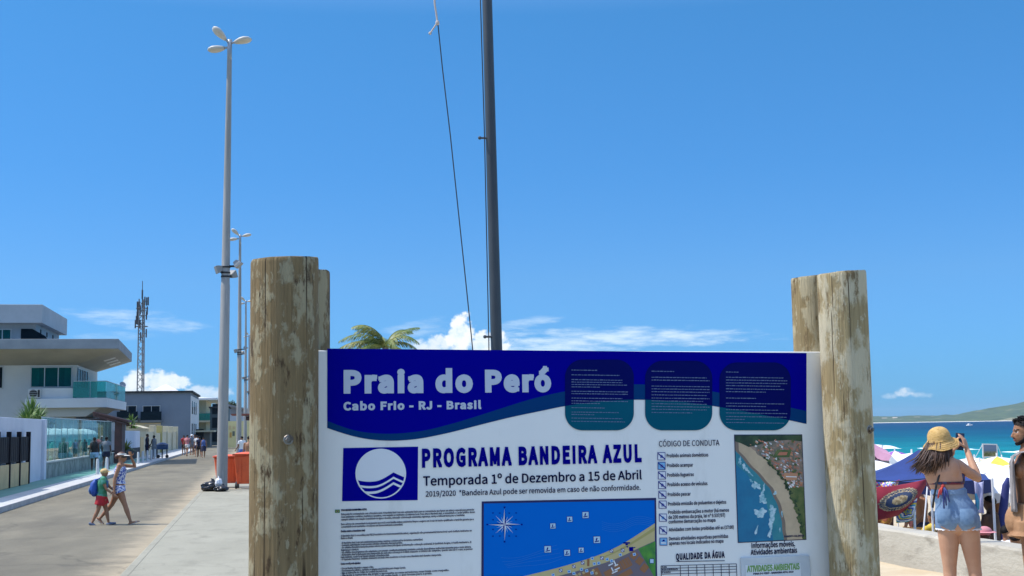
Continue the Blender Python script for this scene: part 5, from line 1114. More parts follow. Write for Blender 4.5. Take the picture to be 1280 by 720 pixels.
# bollards and hoops on the left pavement
bo = thing('bollard', 'short white concrete bollard on the left pavement', 'bollard', (0, 0, 0), 0, 'white bollards along the left pavement', True)
g = MB(); g.tube([(0, 0, -.01), (0, 0, .62), (0, 0, .7)], [.075, .065, .045], 12); g.build('post', mat('bollard white', (0.62, 0.63, 0.64), .7), bo, 'auto')
bl_ = []
for px, py in ((172.6, 582), (178.2, 581.5), (184, 581), (189, 580.5), (193.5, 580), (121.8, 596), (133.5, 592.5)):
    p = onX(px, py, -6.95) if px > 140 else onX(px, py, -7.0); bl_.append((p.x, p.y, -.01))
bo.location = bl_[0]
for q in bl_[1:]: dup(bo, q, 0, 'short white concrete bollard on the left pavement')
ct = thing('vendor_cart', 'dark blue covered vendor cart standing behind two people on the pavement', 'cart', col_at(203.5, 93, 0)); c = Vector(ct['_o']); m_bl = mat('blue tarpaulin', (0.03, 0.07, 0.16), .6, (0.12, 0.18, 0.3), 2, .45, .6)
g = MB(); g.box(c + Vector((-.42, -.3, .62)), c + Vector((.38, .3, .95))); g.build('tray', m_bl, ct, bevel=.04)
g = MB(); g.grid(8, 6, lambda u, v: tuple(c + Vector((-.46 + .88 * u, -.34 + .68 * v, .96 + .16 * sin(pi * u) * sin(pi * v) ** .5)))); g.build('cover', m_bl, ct)
for x in (-.36, .0, .32):
    g = MB(); g.box(c + Vector((x - .04, -.28, 0)), c + Vector((x + .04, -.2, .62))); g.build('leg', m_dark, ct)
for x in (-.3, .3):
    g = MB(); g.tube([c + Vector((x, .24, .12)), c + Vector((x, .29, .12))], .12, 14); g.build('wheel', m_blk, ct)
# ------------------------------------------------------------------ people
def remesh(g, voxel, smooth=4, fac=.5):
    me = bpy.data.meshes.new('tmp'); me.from_pydata(g.v, [], g.f); bm = bmesh.new(); bm.from_mesh(me); bmesh.ops.recalc_face_normals(bm, faces=bm.faces); bm.to_mesh(me); bm.free()
    o = bpy.data.objects.new('tmp', me); COL.objects.link(o)
    r = o.modifiers.new('r', 'REMESH'); r.mode = 'VOXEL'; r.voxel_size = voxel
    s = o.modifiers.new('s', 'SMOOTH'); s.iterations = smooth; s.factor = fac
    dg = bpy.context.evaluated_depsgraph_get(); dg.update()
    out = bpy.data.meshes.new_from_object(o.evaluated_get(dg)); bpy.data.objects.remove(o); bpy.data.meshes.remove(me)
    return out
def mesh_obj(name, me, mats, parent, region=None):
    me.materials.clear()
    for m in mats: me.materials.append(m)
    for p in me.polygons:
        p.use_smooth = True
        if region: p.material_index = region(p.center, p.normal)
    o = bpy.data.objects.new(name, me); COL.objects.link(o); o.parent = parent; return o
def rx(a): return Matrix.Rotation(a, 3, 'X')
def ry(a): return Matrix.Rotation(a, 3, 'Y')
def rz_(a): return Matrix.Rotation(a, 3, 'Z')
class Body:
    """joints of a figure looking along +y, x to its right, feet at z = 0"""
    def __init__(s, H=1.7, lean=(0, 0), arms=((0, .12, .15), (0, .12, .15)), legs=((0, 0), (0, 0)), head=(0, 0, 0), w=1.0, female=False, A=None, hipz=.52, ground=True, spread=.05, toes=(0, 0)):
        s.H = H; s.w = w; s.hu = .132; s.female = female; s.head = head; s.toes = toes
        s.J = J = {}
        sw = .098 if female else .108
        for i, sd in enumerate((-1, 1)):
            hip = Vector((sd * spread * (1.12 if female else 1), 0, hipz)) * H; th, kn = legs[i]
            d1 = rx(th) @ Vector((sd * .02, 0, -1)); d2 = rx(th - kn) @ Vector((0, 0, -1))
            J['hip', i] = hip; J['kne', i] = hip + d1 * .245 * H; J['ank', i] = J['kne', i] + d2 * .237 * H; J['sh', i] = None; J['shin', i] = d2
        dz = (min(J['ank', 0].z, J['ank', 1].z) - .04 * H) if ground else 0
        for k in list(J):
            if J[k] is not None and k[0] != 'shin': J[k] = J[k] - Vector((0, 0, dz))
        s.root = Vector((0, 0, hipz * H - dz)); s.lean = Vector((lean[0], lean[1], 0))
        for i, sd in enumerate((-1, 1)):
            S_ = s.sp(.81) + Vector((sd * sw * w, 0, 0)) * H
            f, ab, el = arms[i]
            d1 = ry(-sd * ab) @ (rx(f) @ Vector((0, 0, -1))); d2 = ry(-sd * ab) @ (rx(f + el) @ Vector((0, 0, -1)))
            J['sho', i] = S_; J['elb', i] = S_ + d1 * .178 * H; J['wri', i] = J['elb', i] + d2 * .155 * H; J['hd', i] = d2; J['pn', i] = Vector((-sd, 0, 0))
        if A:
            for k, v in A.items(): J[k] = Vector(v)
    def sp(s, h):                                   # spine point at relative height h
        t = h - .52; return s.root + Vector((s.lean.x * t, s.lean.y * t, t)) * s.H
    def torso(s, g, h0=0, h1=1, k=1.0, add=0.0, n=20, rnd=True):
        H, w, f = s.H, s.w, s.female
        tab = [(.462, .070, .055), (.482, .095, .068), (.51, .108 if f else .098, .074), (.55, .100 if f else .093, .068), (.60, .080 if f else .088, .058), (.645, .080 if f else .092, .058), (.70, .090 if f else .100, .066), (.745, .096 if f else .108, .070), (.785, .092 if f else .106, .062), (.812, .074 if f else .086, .052), (.832, .042, .042)]
        secs = [(s.sp(h), a * H * w * k + add, b * H * w * k + add) for h, a, b in tab if h0 <= h <= h1]
        g.loft(secs, n, side=(1, 0, 0), round_=rnd)
    def arm(s, g, i, k=1.0, add=0.0, f=1.0, n=12):
        H, w, J = s.H, s.w ** .7, s.J; S_, E, W_ = J['sho', i], J['elb', i], J['wri', i]
        if f >= 1: secs = [(S_.lerp(s.sp(.80), .28), .030), (S_, .030), (S_.lerp(E, .3), .0275), (S_.lerp(E, .7), .0235), (E, .021), (E.lerp(W_, .25), .0225), (E.lerp(W_, .6), .018), (W_, .0135)]
        else: secs = [(S_.lerp(s.sp(.80), .35), .031), (S_, .032), (S_.lerp(E, f * .5), .031), (S_.lerp(E, f), .031)]
        g.loft([(p, r * H * w * k + add, r * H * w * k + add) for p, r in secs], n, round_=(f >= 1))
    def leg(s, g, i, k=1.0, add=0.0, f=2.0, n=14, flare=0):
        H, w, J = s.H, s.w, s.J; a, b, c = J['hip', i], J['kne', i], J['ank', i]; fe = 1.06 if s.female else 1
        if f >= 2: secs = [(a, .052 * fe), (a.lerp(b, .2), .053 * fe), (a.lerp(b, .55), .044 * fe), (a.lerp(b, .9), .034), (b, .033), (b.lerp(c, .15), .031), (b.lerp(c, .32), .0335), (b.lerp(c, .55), .028), (b.lerp(c, .85), .020), (c, .0195)]
        else:
            secs = [(a, .058 * fe), (a.lerp(b, .2), .058 * fe), (a.lerp(b, f), (.056 - .014 * f) * fe + flare)]
        g.loft([(p, r * H * w * k + add, r * H * w * k + add) for p, r in secs], n, round_=(f >= 2))
    def foot(s, g, i, k=1.0, add=0):
        H, J = s.H, s.J; c = J['ank', i]; d2 = J['shin', i]; fwd = Vector((1, 0, 0)).cross(d2) * -1
        fwd = Vector((0, fwd.y, fwd.z)).normalized() if fwd.length > .01 else Vector((0, 1, 0))
        if fwd.y < 0: fwd = -fwd
        a_ = s.toes[i]; fwd = rz_(a_) @ fwd; dn = fwd.cross(Vector((1, 0, 0))); dn = -dn if dn.z > 0 else dn
        h = c + dn * .022 * H
        g.loft([(h - fwd * .024 * H, .017 * H + add, .019 * H + add), (h + fwd * .02 * H, .02 * H + add, .022 * H + add), (h + fwd * .07 * H + dn * .006 * H, .025 * H + add, .013 * H + add), (h + fwd * .105 * H + dn * .010 * H, .022 * H + add, .009 * H + add)], 10, side=rz_(a_) @ Vector((1, 0, 0)), round_=True)
    def sole(s, g, i, t=.02):
        H, J = s.H, s.J; c = J['ank', i]; a_ = s.toes[i]; d2 = J['shin', i]
        fwd = Vector((0, -d2.z, d2.y)); fwd = -fwd if fwd.y < 0 else fwd; fwd = rz_(a_) @ fwd.normalized(); sd = rz_(a_) @ Vector((1, 0, 0)); up = sd.cross(fwd)
        if up.z < 0: up = -up
        b = c - up * (.04 * H); pts = []
        for q in range(16): an = 2 * pi * q / 16; pts.append(b + fwd * (.042 * H + .078 * H * cos(an)) + sd * (.027 * H * sin(an)) - up * t * .2)
        g.ext(pts, up * t)
        g.tube([b + fwd * .075 * H + sd * .03 * H, b + fwd * .07 * H + up * .026 * H + sd * .014 * H, b + fwd * .07 * H + up * .026 * H - sd * .014 * H, b + fwd * .075 * H - sd * .03 * H], .008, 6)
    def hand(s, g, i, curl=.35, k=1.0, n=8, pn=None, thumb=None):
        H, J = s.H, s.J; W_ = J['wri', i]; d = J['hd', i].normalized(); pn = (Vector(pn) if pn is not None else J['pn', i]); pn = (pn - d * pn.dot(d)).normalized(); sd = d.cross(pn); u = H * k
        g.loft([(W_ - d * .01 * u, .014 * u, .012 * u), (W_ + d * .015 * u, .019 * u, .0115 * u), (W_ + d * .04 * u, .0245 * u, .0105 * u), (W_ + d * .058 * u, .0235 * u, .009 * u)], 10, side=sd, round_=True)
        th = thumb if thumb is not None else (1 if i == 0 else -1)
        for q, (o, L_) in enumerate(((-.017, .8), (-.006, 1.0), (.006, 1.07), (.017, .95))):
            if th < 0: o = -o
            p = W_ + d * .055 * u + sd * (-o * u); dd = d.copy(); pts = [p]
            for seg in (.021, .015, .012):
                dd = (dd * cos(curl) + pn * sin(curl)).normalized() if dd.dot(d) > -.9 else dd; pts.append(pts[-1] + dd * seg * L_ * u)
            g.tube(pts, [.0058 * u, .0055 * u, .005 * u, .0042 * u], n)
        p = W_ + d * .016 * u + sd * (-th * -.017 * u); t1 = (d * .6 + sd * th * .8 + pn * .25).normalized(); t2 = (d * .85 + sd * th * .3 + pn * .4).normalized()
        g.tube([p, p + t1 * .026 * u, p + t1 * .026 * u + t2 * .022 * u, p + t1 * .026 * u + t2 * .036 * u], [.0075 * u, .0068 * u, .006 * u, .0045 * u], n)
    def hm(s):                                       # head frame
        y, p, r = s.head; R = rz_(y) @ rx(p) @ ry(r); c = s.J.get('head'); nb = s.sp(.84)
        if c is None: c = nb + R @ Vector((0, .012, .082)) * s.H
        return Matrix.Translation(c) @ R.to_4x4()
    def skull(s, g, fine=False):
        M = s.hm(); u = s.hu * s.H; R4 = M.to_3x3().to_4x4(); V = lambda *a: M @ (Vector(a) * u)
        nb = s.sp(.815); g.loft([(nb, .036 * s.H, .036 * s.H), (nb.lerp(V(0, -.12, -.3), .5), .031 * s.H, .032 * s.H), (V(0, -.1, -.22), .030 * s.H, .034 * s.H)], 14, round_=True)
        B = lambda c, r: g.ball(V(*c), (r[0] * u, r[1] * u, r[2] * u), 18, 12, M=R4)
        B((0, -.05, .13), (.345, .43, .37)); B((0, .10, -.10), (.285, .30, .36)); B((0, .17, -.34), (.17, .17, .13)); B((0, .27, -.40), (.10, .09, .085)); B((0, .06, -.28), (.24, .26, .17))
        g.loft([(V(0, .37, .05), .030 * u, .030 * u), (V(0, .44, -.06), .042 * u, .040 * u), (V(0, .475, -.135), .068 * u, .05 * u), (V(0, .40, -.165), .07 * u, .04 * u)], 10, side=M.to_3x3() @ Vector((1, 0, 0)), round_=True)
        B((0, .345, .095), (.22, .06, .05)); B((0, .375, -.245), (.115, .052, .034)); B((0, .37, -.30), (.10, .052, .036)); B((.14, .27, -.08), (.1, .09, .09)); B((-.14, .27, -.08), (.1, .09, .09))
        for sd in (-1, 1): B((sd * .335, -.03, -.04), (.035, .085, .13))
    def face(s, base=0, extra=1):
        Mi = s.hm().inverted(); u = s.hu * s.H
        def reg(c, n):
            p = (Mi @ c) / u
            if p.y > .2 and abs(p.z) < .5:
                ax = abs(p.x)
                if ((ax - .15) / .075) ** 2 + ((p.z - .025) / .03) ** 2 < 1: return 2 if abs(ax - .145) < .035 else 3
                if .05 < ax < .26 and abs(p.z - (.115 - .12 * (ax - .15) ** 2 * 8)) < .024: return 2
                if (p.x / .125) ** 2 + ((p.z + .272) / .055) ** 2 < 1 and p.y > .34: return 4
            return 0
        return reg
m_sk = {k: mat('skin ' + k, c, .55, c2, 9, .4, .6, spec=.3, sss=.0) for k, c, c2 in (('fair', (0.50, 0.285, 0.18), (0.46, 0.25, 0.155)), ('tanned', (0.36, 0.185, 0.105), (0.32, 0.16, 0.09)), ('brown', (0.22, 0.105, 0.055), (0.19, 0.09, 0.047)), ('bronze', (0.30, 0.15, 0.08), (0.26, 0.125, 0.065)), ('dark', (0.09, 0.045, 0.028), (0.075, 0.038, 0.024)))}
m_eye = mat('dark eye and brow', (0.012, 0.009, 0.008), .4); m_ew = mat('eye white', (0.6, 0.56, 0.52), .4); m_lip = mat('lips', (0.26, 0.09, 0.07), .5)
m_hair = mat('dark brown hair', (0.034, 0.017, 0.010), .5, (0.085, 0.040, 0.020), 6, .4, .65, (3, 3, .4), spec=.5); m_hb = mat('black hair', (0.010, 0.008, 0.008), .6, bump=.4, bs=60, spec=.15)
def haircap(b, g, back=.25, k=1.0):
    M = b.hm(); u = b.hu * b.H
    def fn(q, v):
        a, t_ = 2 * pi * q, v; front = cos(a - pi / 2); lim = 1.02 + .95 * max(0, -front) * (back / .25) + .45 * (1 - abs(front)) ; th = lim * t_
        k_ = k * (1.07 + .05 * mnoise.noise(Vector((cos(a) * 3, sin(a) * 3, t_ * 4))))
        return M @ (Vector((sin(th) * cos(a) * .35, sin(th) * sin(a) * .435 - .05 / k_, cos(th) * .385 + .13 / k_)) * (u * k_))
    g.grid(32, 14, fn)
def finish(t_, b, g, skin, voxel, face=False, smooth=4):
    return mesh_obj('body', remesh(g, voxel, smooth), [m_sk[skin], m_sk[skin], m_eye, m_ew, m_lip], t_, b.face() if face else None)
def cloth(t_, name, g, m, voxel, smooth=3, region=None):
    return mesh_obj(name, remesh(g, voxel, smooth), m if isinstance(m, list) else [m], t_, region)
def std(label, b, loc, rz, skin, hair, voxel=.012, feet=True, group=None, face=False, hands=.35, hairback=.25, name='person'):
    t_ = thing(name, label, 'person', loc, rz, group, True); g = MB()
    b.torso(g); b.skull(g)
    for i in (0, 1):
        b.arm(g, i); b.leg(g, i); b.foot(g, i); b.hand(g, i, hands, n=6)
    finish(t_, b, g, skin, voxel, face)
    if hair is not None:
        g = MB(); haircap(b, g, hairback); g.build('hair', hair, t_, True, fix=False)
    return t_
def shorts(t_, b, m, voxel, f=.42, k=1.06, h1=.60, name='shorts', add=.006, flare=0):
    g = MB(); b.torso(g, .445, h1, k, add, rnd=False)
    for i in (0, 1): b.leg(g, i, k, add, f, flare=flare)
    return cloth(t_, name, g, m, voxel)
def shirt(t_, b, m, voxel, f=.5, k=1.06, h0=.53, h1=.815, name='shirt', add=.007):
    g = MB(); b.torso(g, h0, h1, k, add)
    if f:
        for i in (0, 1): b.arm(g, i, k, add + .004, f)
    return cloth(t_, name, g, m, voxel)
def skirt(t_, b, m, f=.8, h1=.60, k=1.05, name='skirt', out=.03):
    g = MB(); z0 = b.J['hip', 0].lerp(b.J['kne', 0], f).z; H = b.H; c0, c1 = b.sp(h1), b.sp(.51); mid = (b.J['kne', 0] + b.J['kne', 1]) / 2; lo = Vector((c1.x * .3 + mid.x * .7, c1.y * .4 + mid.y * .6, z0)); dx = abs(b.J['kne', 0].y - b.J['kne', 1].y) * .45
    g.loft([(c0, .082 * H * b.w * k, .062 * H * b.w * k), (c1, .115 * H * b.w * k, .085 * H * b.w * k), (lo, .11 * H * b.w + out, .085 * H * b.w + out + dx * f)], 24, side=(1, 0, 0)); return g.build(name, m, t_, 'auto')

camyaw = -YAW
# --- the woman in a straw hat, seen from behind, raising a phone
pw_ = atd(1190, 534, 11.2); wl = thing('person', 'woman in straw hat, halter top and denim shorts, raising a phone towards the sea', 'person', (pw_.x, pw_.y, .035), camyaw - .34, None, True)
wb = Body(1.62, w=.99, female=True)
wb.root = Vector((.0, 0, .955)); wb.lean = Vector((-.26, .02, 0))
J = wb.J
J['hip', 0] = Vector((-.070, 0, .94)); J['kne', 0] = Vector((-.078, .02, .47)); J['ank', 0] = Vector((-.085, -.03, .07)); J['hip', 1] = Vector((.080, .0, .94)); J['kne', 1] = Vector((.125, .03, .47)); J['ank', 1] = Vector((.165, -.02, .07))
J['shin', 0] = Vector((0, -.08, -1)); J['shin', 1] = Vector((0, -.08, -1)); wb.toes = (.1, -.25)
J['sho', 0] = Vector((-.25, .0, 1.365)); J['sho', 1] = Vector((.035, .02, 1.375)); J['elb', 0] = Vector((-.17, .26, 1.29)); J['elb', 1] = Vector((.185, .19, 1.26)); J['wri', 0] = Vector((-.015, .36, 1.475)); J['wri', 1] = Vector((.11, .36, 1.50))
J['hd', 0] = Vector((.22, .15, .95)).normalized(); J['hd', 1] = Vector((-.22, .12, .95)).normalized()
wb.head = (-.25, .02, -.08); J['head'] = Vector((-.112, .045, 1.525))
g = MB(); wb.torso(g, .48, n=28); wb.skull(g)
for sgn in (-1, 1): g.ball(wb.sp(.5) + Vector((sgn * .075, -.062, -.01)), (.088, .070, .095), 18, 12); g.ball(wb.sp(.74) + Vector((sgn * .07, -.055, .03)), (.07, .045, .10), 14, 10); g.ball(wb.sp(.745) + Vector((sgn * .075, .1, -.02)), (.075, .065, .075), 14, 10)
for i in (0, 1): wb.arm(g, i, 1.12, n=16); wb.leg(g, i, 1.05, n=20); wb.foot(g, i)
wb.hand(g, 0, .28, 1.0, 8, pn=(.9, .35, 0), thumb=-1); wb.hand(g, 1, .28, 1.0, 8, pn=(-.9, .35, 0), thumb=1)
finish(wl, wb, g, 'fair', .0055, True, 5)
m_den = mat('light blue denim', (0.125, 0.215, 0.36), .85, (0.20, 0.31, 0.46), 7, .35, .65, (1, 1, .6), .3, 160, c3=(0.07, 0.13, 0.25), ns3=4, n3=(.56, .72)); m_fray = mat('white frayed hem', (0.72, 0.74, 0.76), .9, bump=.5, bs=90)
g = MB(); wb.torso(g, .48, .65, 1.03, .008, 28, False)
for sgn in (-1, 1): g.ball(wb.sp(.5) + Vector((sgn * .072, -.058, .0)), (.096, .080, .105), 18, 12)
for i in (0, 1): wb.leg(g, i, 1.02, .008, .205, n=22, flare=.003)
def denreg(c, n): return 0
sh_ = cloth(wl, 'denim_shorts', g, m_den, .007, 4)
g = MB()
for i in (0, 1):
    a, b_ = J['hip', i], J['kne', i]; c = a.lerp(b_, .203); rr_ = ((.056 - .0029) * 1.06 + .003) * 1.62 * .99 * 1.02 + .0085; rn = random.Random(i); n = 72
    d = (b_ - a).normalized()
    ring0 = [c + Vector((rr_ * cos(2 * pi * k / n), rr_ * sin(2 * pi * k / n), .004)) for k in range(n)]; ring1 = [p * 1 + Vector((.004 * cos(2 * pi * k / n), .004 * sin(2 * pi * k / n), -.008 - .012 * rn.random())) for k, p in enumerate(ring0)]
    g.add(ring0 + ring1, [(k, (k + 1) % n, n + (k + 1) % n, n + k) for k in range(n)])
g.build('frayed_hem', m_fray, wl, True, fix=False)
g = MB(); cb = wb.sp(.645); g.loft([(cb + Vector((0, 0, -.022)), .148, .110), (cb + Vector((0, 0, .018)), .147, .109)], 40, side=(1, 0, 0)); g.build('waistband', m_den, sh_, 'auto')
for k, x in enumerate((-.10, .085)):
    g = MB(); g.grid(6, 6, lambda u, v: (x - .055 + .11 * u, -.138 - .012 * sin(pi * u) - (.010 if .01 < v else 0) + .02 * abs(v - .5) ** 2, wb.root.z - .055 + .12 * v - (.02 * (1 - abs(2 * u - 1)) if v < .1 else 0))); g.build('back_pocket', mat('darker denim', (0.12, 0.22, 0.37), .9, (0.2, 0.32, 0.48), 9, .4, .6), sh_, True)
m_bik = mat('dark printed bikini', (0.03, 0.02, 0.05), .7, (0.16, 0.02, 0.03), 30, .45, .55, c3=(0.03, 0.06, 0.16), ns3=24, n3=(.55, .6))
g = MB(); c = wb.sp(.69); g.loft([(c + Vector((0, .004, -.012)), .149, .110), (c + Vector((0, .004, .012)), .151, .112)], 40, side=(1, 0, 0)); g.loft([(wb.sp(.665) + Vector((0, .045, 0)), .145, .088), (wb.sp(.70) + Vector((0, .045, 0)), .168, .105), (wb.sp(.755) + Vector((0, .05, 0)), .14, .09)], 30, side=(1, 0, 0)); g.build('halter_top', m_bik, wl, 'auto')
g = MB(); c = wb.sp(.675) + Vector((-.03, -.116, 0)); rn = random.Random(4)
for dx_, dz_, q in ((-.045, -.10, 0), (.02, -.16, 1), (-.02, -.07, 0), (.045, -.13, 1), (.0, -.2, 1)): g.tube([c, c + Vector((dx_ * .6, -.022, dz_ * .3)), c + Vector((dx_, -.036, dz_))], [.008, .009, .006], 6, q)
g.ball(c, .016, 8, 6, 0); g.build('tie_strings', [mat('red cord', (0.45, 0.04, 0.03), .7), mat('navy cord', (0.03, 0.05, 0.2), .7)], wl, True)
m_strap = mat('black strap', (0.012, 0.012, 0.014), .6)
g = MB(); pts = [Vector((-.07, -.06, 1.43)), Vector((-.112, -.096, 1.33)), Vector((-.148, -.108, 1.22)), Vector((-.172, -.088, 1.12)), Vector((-.19, -.04, 1.02))]; g.loft([(p, .009, .003) for p in pts], 8, side=(1, -.3, 0)); g.build('bag_strap', m_strap, wl, True)
g = MB(); g.loft([(Vector((.172, .03, 1.01)), .016, .03), (Vector((.175, .03, 1.07)), .018, .034), (Vector((.165, .03, 1.13)), .01, .02)], 10, round_=True); g.build('hip_pouch', mat('turquoise pouch', (0.05, 0.30, 0.48), .7), wl, True)
# straw hat: domed crown, wide wavy brim low at the back left
m_straw = mat('woven straw', (0.64, 0.40, 0.125), .85, (0.76, 0.50, 0.19), 26, .4, .6, (1, 1, 3), .8, 120, c3=(0.46, 0.26, 0.075), ns3=40, n3=(.56, .66))
HM = Matrix.Translation(Vector((-.104, .035, 1.568))) @ (rx(.20) @ ry(-.16)).to_4x4() @ Matrix.Diagonal((.88, .90, .94, 1))
g = MB()
def hat(u, v):
    a = 2 * pi * u
    if v < .5: t_ = v / .5; th = t_ * 1.52; r = .113 * sin(th) ** .85 if t_ > 0 else 0; z = .035 + .118 * cos(th) ** .8
    else: t_ = (v - .5) / .5; r = .113 + .062 * t_; z = .035 - .058 * t_ ** 1.0 + .016 * t_ * sin(3 * a + 1.0) + .010 * t_ * sin(5 * a) - .012 * t_ * max(0, -sin(a))
    return HM @ Vector((r * cos(a) * 1.0, r * sin(a) * 1.06, z))
g.grid(56, 26, hat); g.build('straw_hat', m_straw, wl, True, fix=False)
g = MB()
for v0 in (.5,): g.tube([HM @ Vector((.1155 * cos(2 * pi * k / 40), .1155 * 1.06 * sin(2 * pi * k / 40), .036)) for k in range(41)], .0045, 6)
for r_ in (.125, .138, .151, .163, .1735):
    g.tube([hat(k / 72, .5 + .5 * (r_ - .113) / .062) + HM.to_3x3() @ Vector((0, 0, .0015)) for k in range(73)], .0022, 5)
g.build('hat_braid', m_straw, wl, True)
# loose hair blown to the left
g = MB(); rn = random.Random(7)
for i in range(420):
    a = rn.uniform(pi * .82, pi * 2.12); r_ = rn.uniform(.6, 1.0); p = Vector((-.112 + .092 * cos(a) * r_, .03 + .10 * sin(a) * r_, 1.58 + .02 * rn.random())); wnd = -.06 - .07 * max(0, -cos(a)) * rn.random() + .03 * rn.gauss(0, 1); ln = rn.uniform(.20, .30) * (1 - .25 * max(0, cos(a)))
    out = Vector((cos(a), sin(a), 0)) * .02
    p1 = p + out + Vector((wnd * .18, -.02, -ln * .35)); p2_ = p + out * 1.3 + Vector((wnd * .55, -.035 + .015 * rn.gauss(0, 1), -ln * .72)); p3 = p + out * 1.2 + Vector((wnd * 1.05, -.03 + .02 * rn.gauss(0, 1), -ln * (1 - .35 * abs(wnd))))
    w_ = rn.uniform(.003, .009); g.loft([(p, w_ * .8, w_ * .5), (p1, w_, w_ * .5), (p2_, w_ * .8, w_ * .4), (p3, w_ * .15, w_ * .12)], 6)
for i in range(70):
    p = Vector((-.19 + rn.uniform(-.01, .03), .0 + rn.uniform(-.05, .05), 1.52 - rn.random() * .07)); k = rn.uniform(.3, .75); g.loft([(p, .005, .004), (p + Vector((-.06 * k, -.01, -.025)), .005, .004), (p + Vector((-.115 * k, -.01 + .02 * rn.gauss(0, 1), -.06 - .04 * rn.random())), .0035, .003), (p + Vector((-.16 * k, .02 * rn.gauss(0, 1), -.075 - .07 * rn.random())), .002, .002)], 6)
g.build('hair', m_hair, wl, True)
Mw = Matrix.Translation(pw_ * 0 + Vector((pw_.x, pw_.y, .035))) @ Matrix.Rotation(camyaw - .34, 4, 'Z')
pc = Vector((.052, .385, 1.575)); ph = thing('smartphone', 'black phone held up by the woman in the straw hat', 'phone', tuple(Mw @ pc), camyaw - .34, None, True)
Rp = ry(.10).to_4x4() @ rx(-.1).to_4x4()
g = MB(); g.box((-.037, -.0045, -.076), (.037, .0045, .076), M=Rp); g.build('case', mat('black phone case', (0.012, 0.013, 0.018), .3), ph, bevel=.006)
g = MB(); g.box((-.033, -.0056, -.07), (.033, -.0048, .07), M=Rp); g.build('screen', mat('phone screen glass', (0.015, 0.03, 0.07), .12), ph)

# --- the man at the right edge, in profile looking left
pm_ = atd(1281.0, 534, 10.75); ml = thing('person', 'dark haired man in khaki shorts at the right edge, towel over his shoulder', 'person', (pm_.x, pm_.y, .03), camyaw + pi / 2 - .22, None, True)
mbd = Body(1.80, lean=(0, -.03), arms=((-.25, .10, .25), (-.22, .12, .25)), legs=((.06, .05), (-.10, .10)), head=(.1, -.04, 0), w=.98, spread=.055); mbd.hu = .117
g = MB(); mbd.torso(g, n=24); mbd.skull(g)
for i in (0, 1): mbd.arm(g, i, n=14); mbd.leg(g, i, n=16); mbd.foot(g, i); mbd.hand(g, i, .45)
for sd in (-1, 1): g.ball(mbd.sp(.75) + Vector((sd * .08, .085, 0)), (.09, .05, .07), 14, 10)
finish(ml, mbd, g, 'bronze', .005, True, 4)
m_kh = mat('khaki orange shorts', (0.36, 0.20, 0.10), .85, (0.27, 0.14, 0.065), 5, .4, .62, bump=.3, bs=12)
g = MB(); mbd.torso(g, .46, .62, 1.16, .022, rnd=False); g.ball(mbd.sp(.53) + Vector((0, .075, -.02)), (.16, .125, .15), 16, 10)
for i in (0, 1): mbd.leg(g, i, 1.18, .026, .27, flare=.028)
cloth(ml, 'shorts', g, m_kh, .008)
g = MB(); haircap(mbd, g, .22, 1.04); M = mbd.hm(); u = mbd.hu * 1.8; rn = random.Random(3)
for i in range(120):
    a = rn.uniform(0, 6.28); th = rn.uniform(0, 1.1) * (1 if sin(a) < .2 else .85); d = Vector((sin(th) * cos(a), sin(th) * sin(a), cos(th))); p = Vector((d.x * .36, d.y * .45 - .05, d.z * .40 + .13)) * u; q = p + (d * .5 + Vector((.1 * rn.gauss(0, 1), .55, .1))).normalized() * rn.uniform(.02, .04); g.loft([(M @ p, .007, .007), (M @ ((p + q) / 2 + d * .006), .006, .006), (M @ q, .001, .001)], 5)
g.build('hair', m_hb, ml, True)
g = MB()   # stubble on jaw and lip: a thin shell with the shape of a short beard
for sd in (-1, 1): g.loft([(M @ (Vector((sd * .30, -.02, -.10)) * u), .004, .012), (M @ (Vector((sd * .255, .10, -.32)) * u), .006, .016), (M @ (Vector((sd * .13, .27, -.43)) * u), .007, .016), (M @ (Vector((0, .335, -.455)) * u), .007, .014)], 8)
g.loft([(M @ (Vector((-.12, .385, -.215)) * u), .003, .003), (M @ (Vector((0, .425, -.205)) * u), .004, .005), (M @ (Vector((.12, .385, -.215)) * u), .003, .003)], 8); g.build('beard', m_hb, ml, True)
m_tw1 = mat('grey striped towel', (0.17, 0.155, 0.155), .9, (0.29, 0.27, 0.265), 22, .45, .55, (1, 3.5, .25), .3, 50)
g = MB()
def tow(u_, v):
    x = -.20 + .15 * u_ + .012 * sin(8 * v); arc = v
    if arc < .42: return (x + .0, .135 + .02 * sin(9 * u_ + 3) * (1 - v), 1.02 + .42 * (arc / .42))
    if arc < .58: t_ = (arc - .42) / .16; return (x, .125 * cos(pi * t_) + .0, 1.45 + .055 * sin(pi * t_))
    return (x, -.14 - .015 * sin(8 * u_), 1.44 - .46 * (arc - .58) / .42)
g.grid(10, 30, tow); o = g.build('towel', m_tw1, ml, True, fix=False); sd_ = o.modifiers.new('thick', 'SOLIDIFY'); sd_.thickness = .008

# --- mother and child crossing the road
lw_p = onZ(148, 655.5, -.13); lwo = thing('person', 'woman walking across the road in a blue patterned white playsuit, hand at her visor', 'person', (lw_p.x, lw_p.y, -.135), camyaw - pi / 2 + .12, None, True)
b = Body(1.60, lean=(0, .06), arms=((1.15, .45, 2.15), (-.30, .16, .30)), legs=((-.42, .28), (.38, .05)), head=(.0, -.02, 0), w=1.02, female=True)
b.J['wri', 0] = b.hm() @ Vector((-.10, .17, .01)); b.J['elb', 0] = Vector((-.22, .30, 1.22)); b.J['hd', 0] = Vector((.4, -.1, .7)).normalized()
t_ = lwo; g = MB(); b.torso(g); b.skull(g)
for i in (0, 1): b.arm(g, i); b.leg(g, i); b.foot(g, i); b.hand(g, i, .4)
finish(t_, b, g, 'tanned', .009, False)
m_pat = mat('blue and white print cloth', (0.66, 0.68, 0.74), .8, (0.05, 0.09, 0.36), 30, .47, .53, det=2.5)
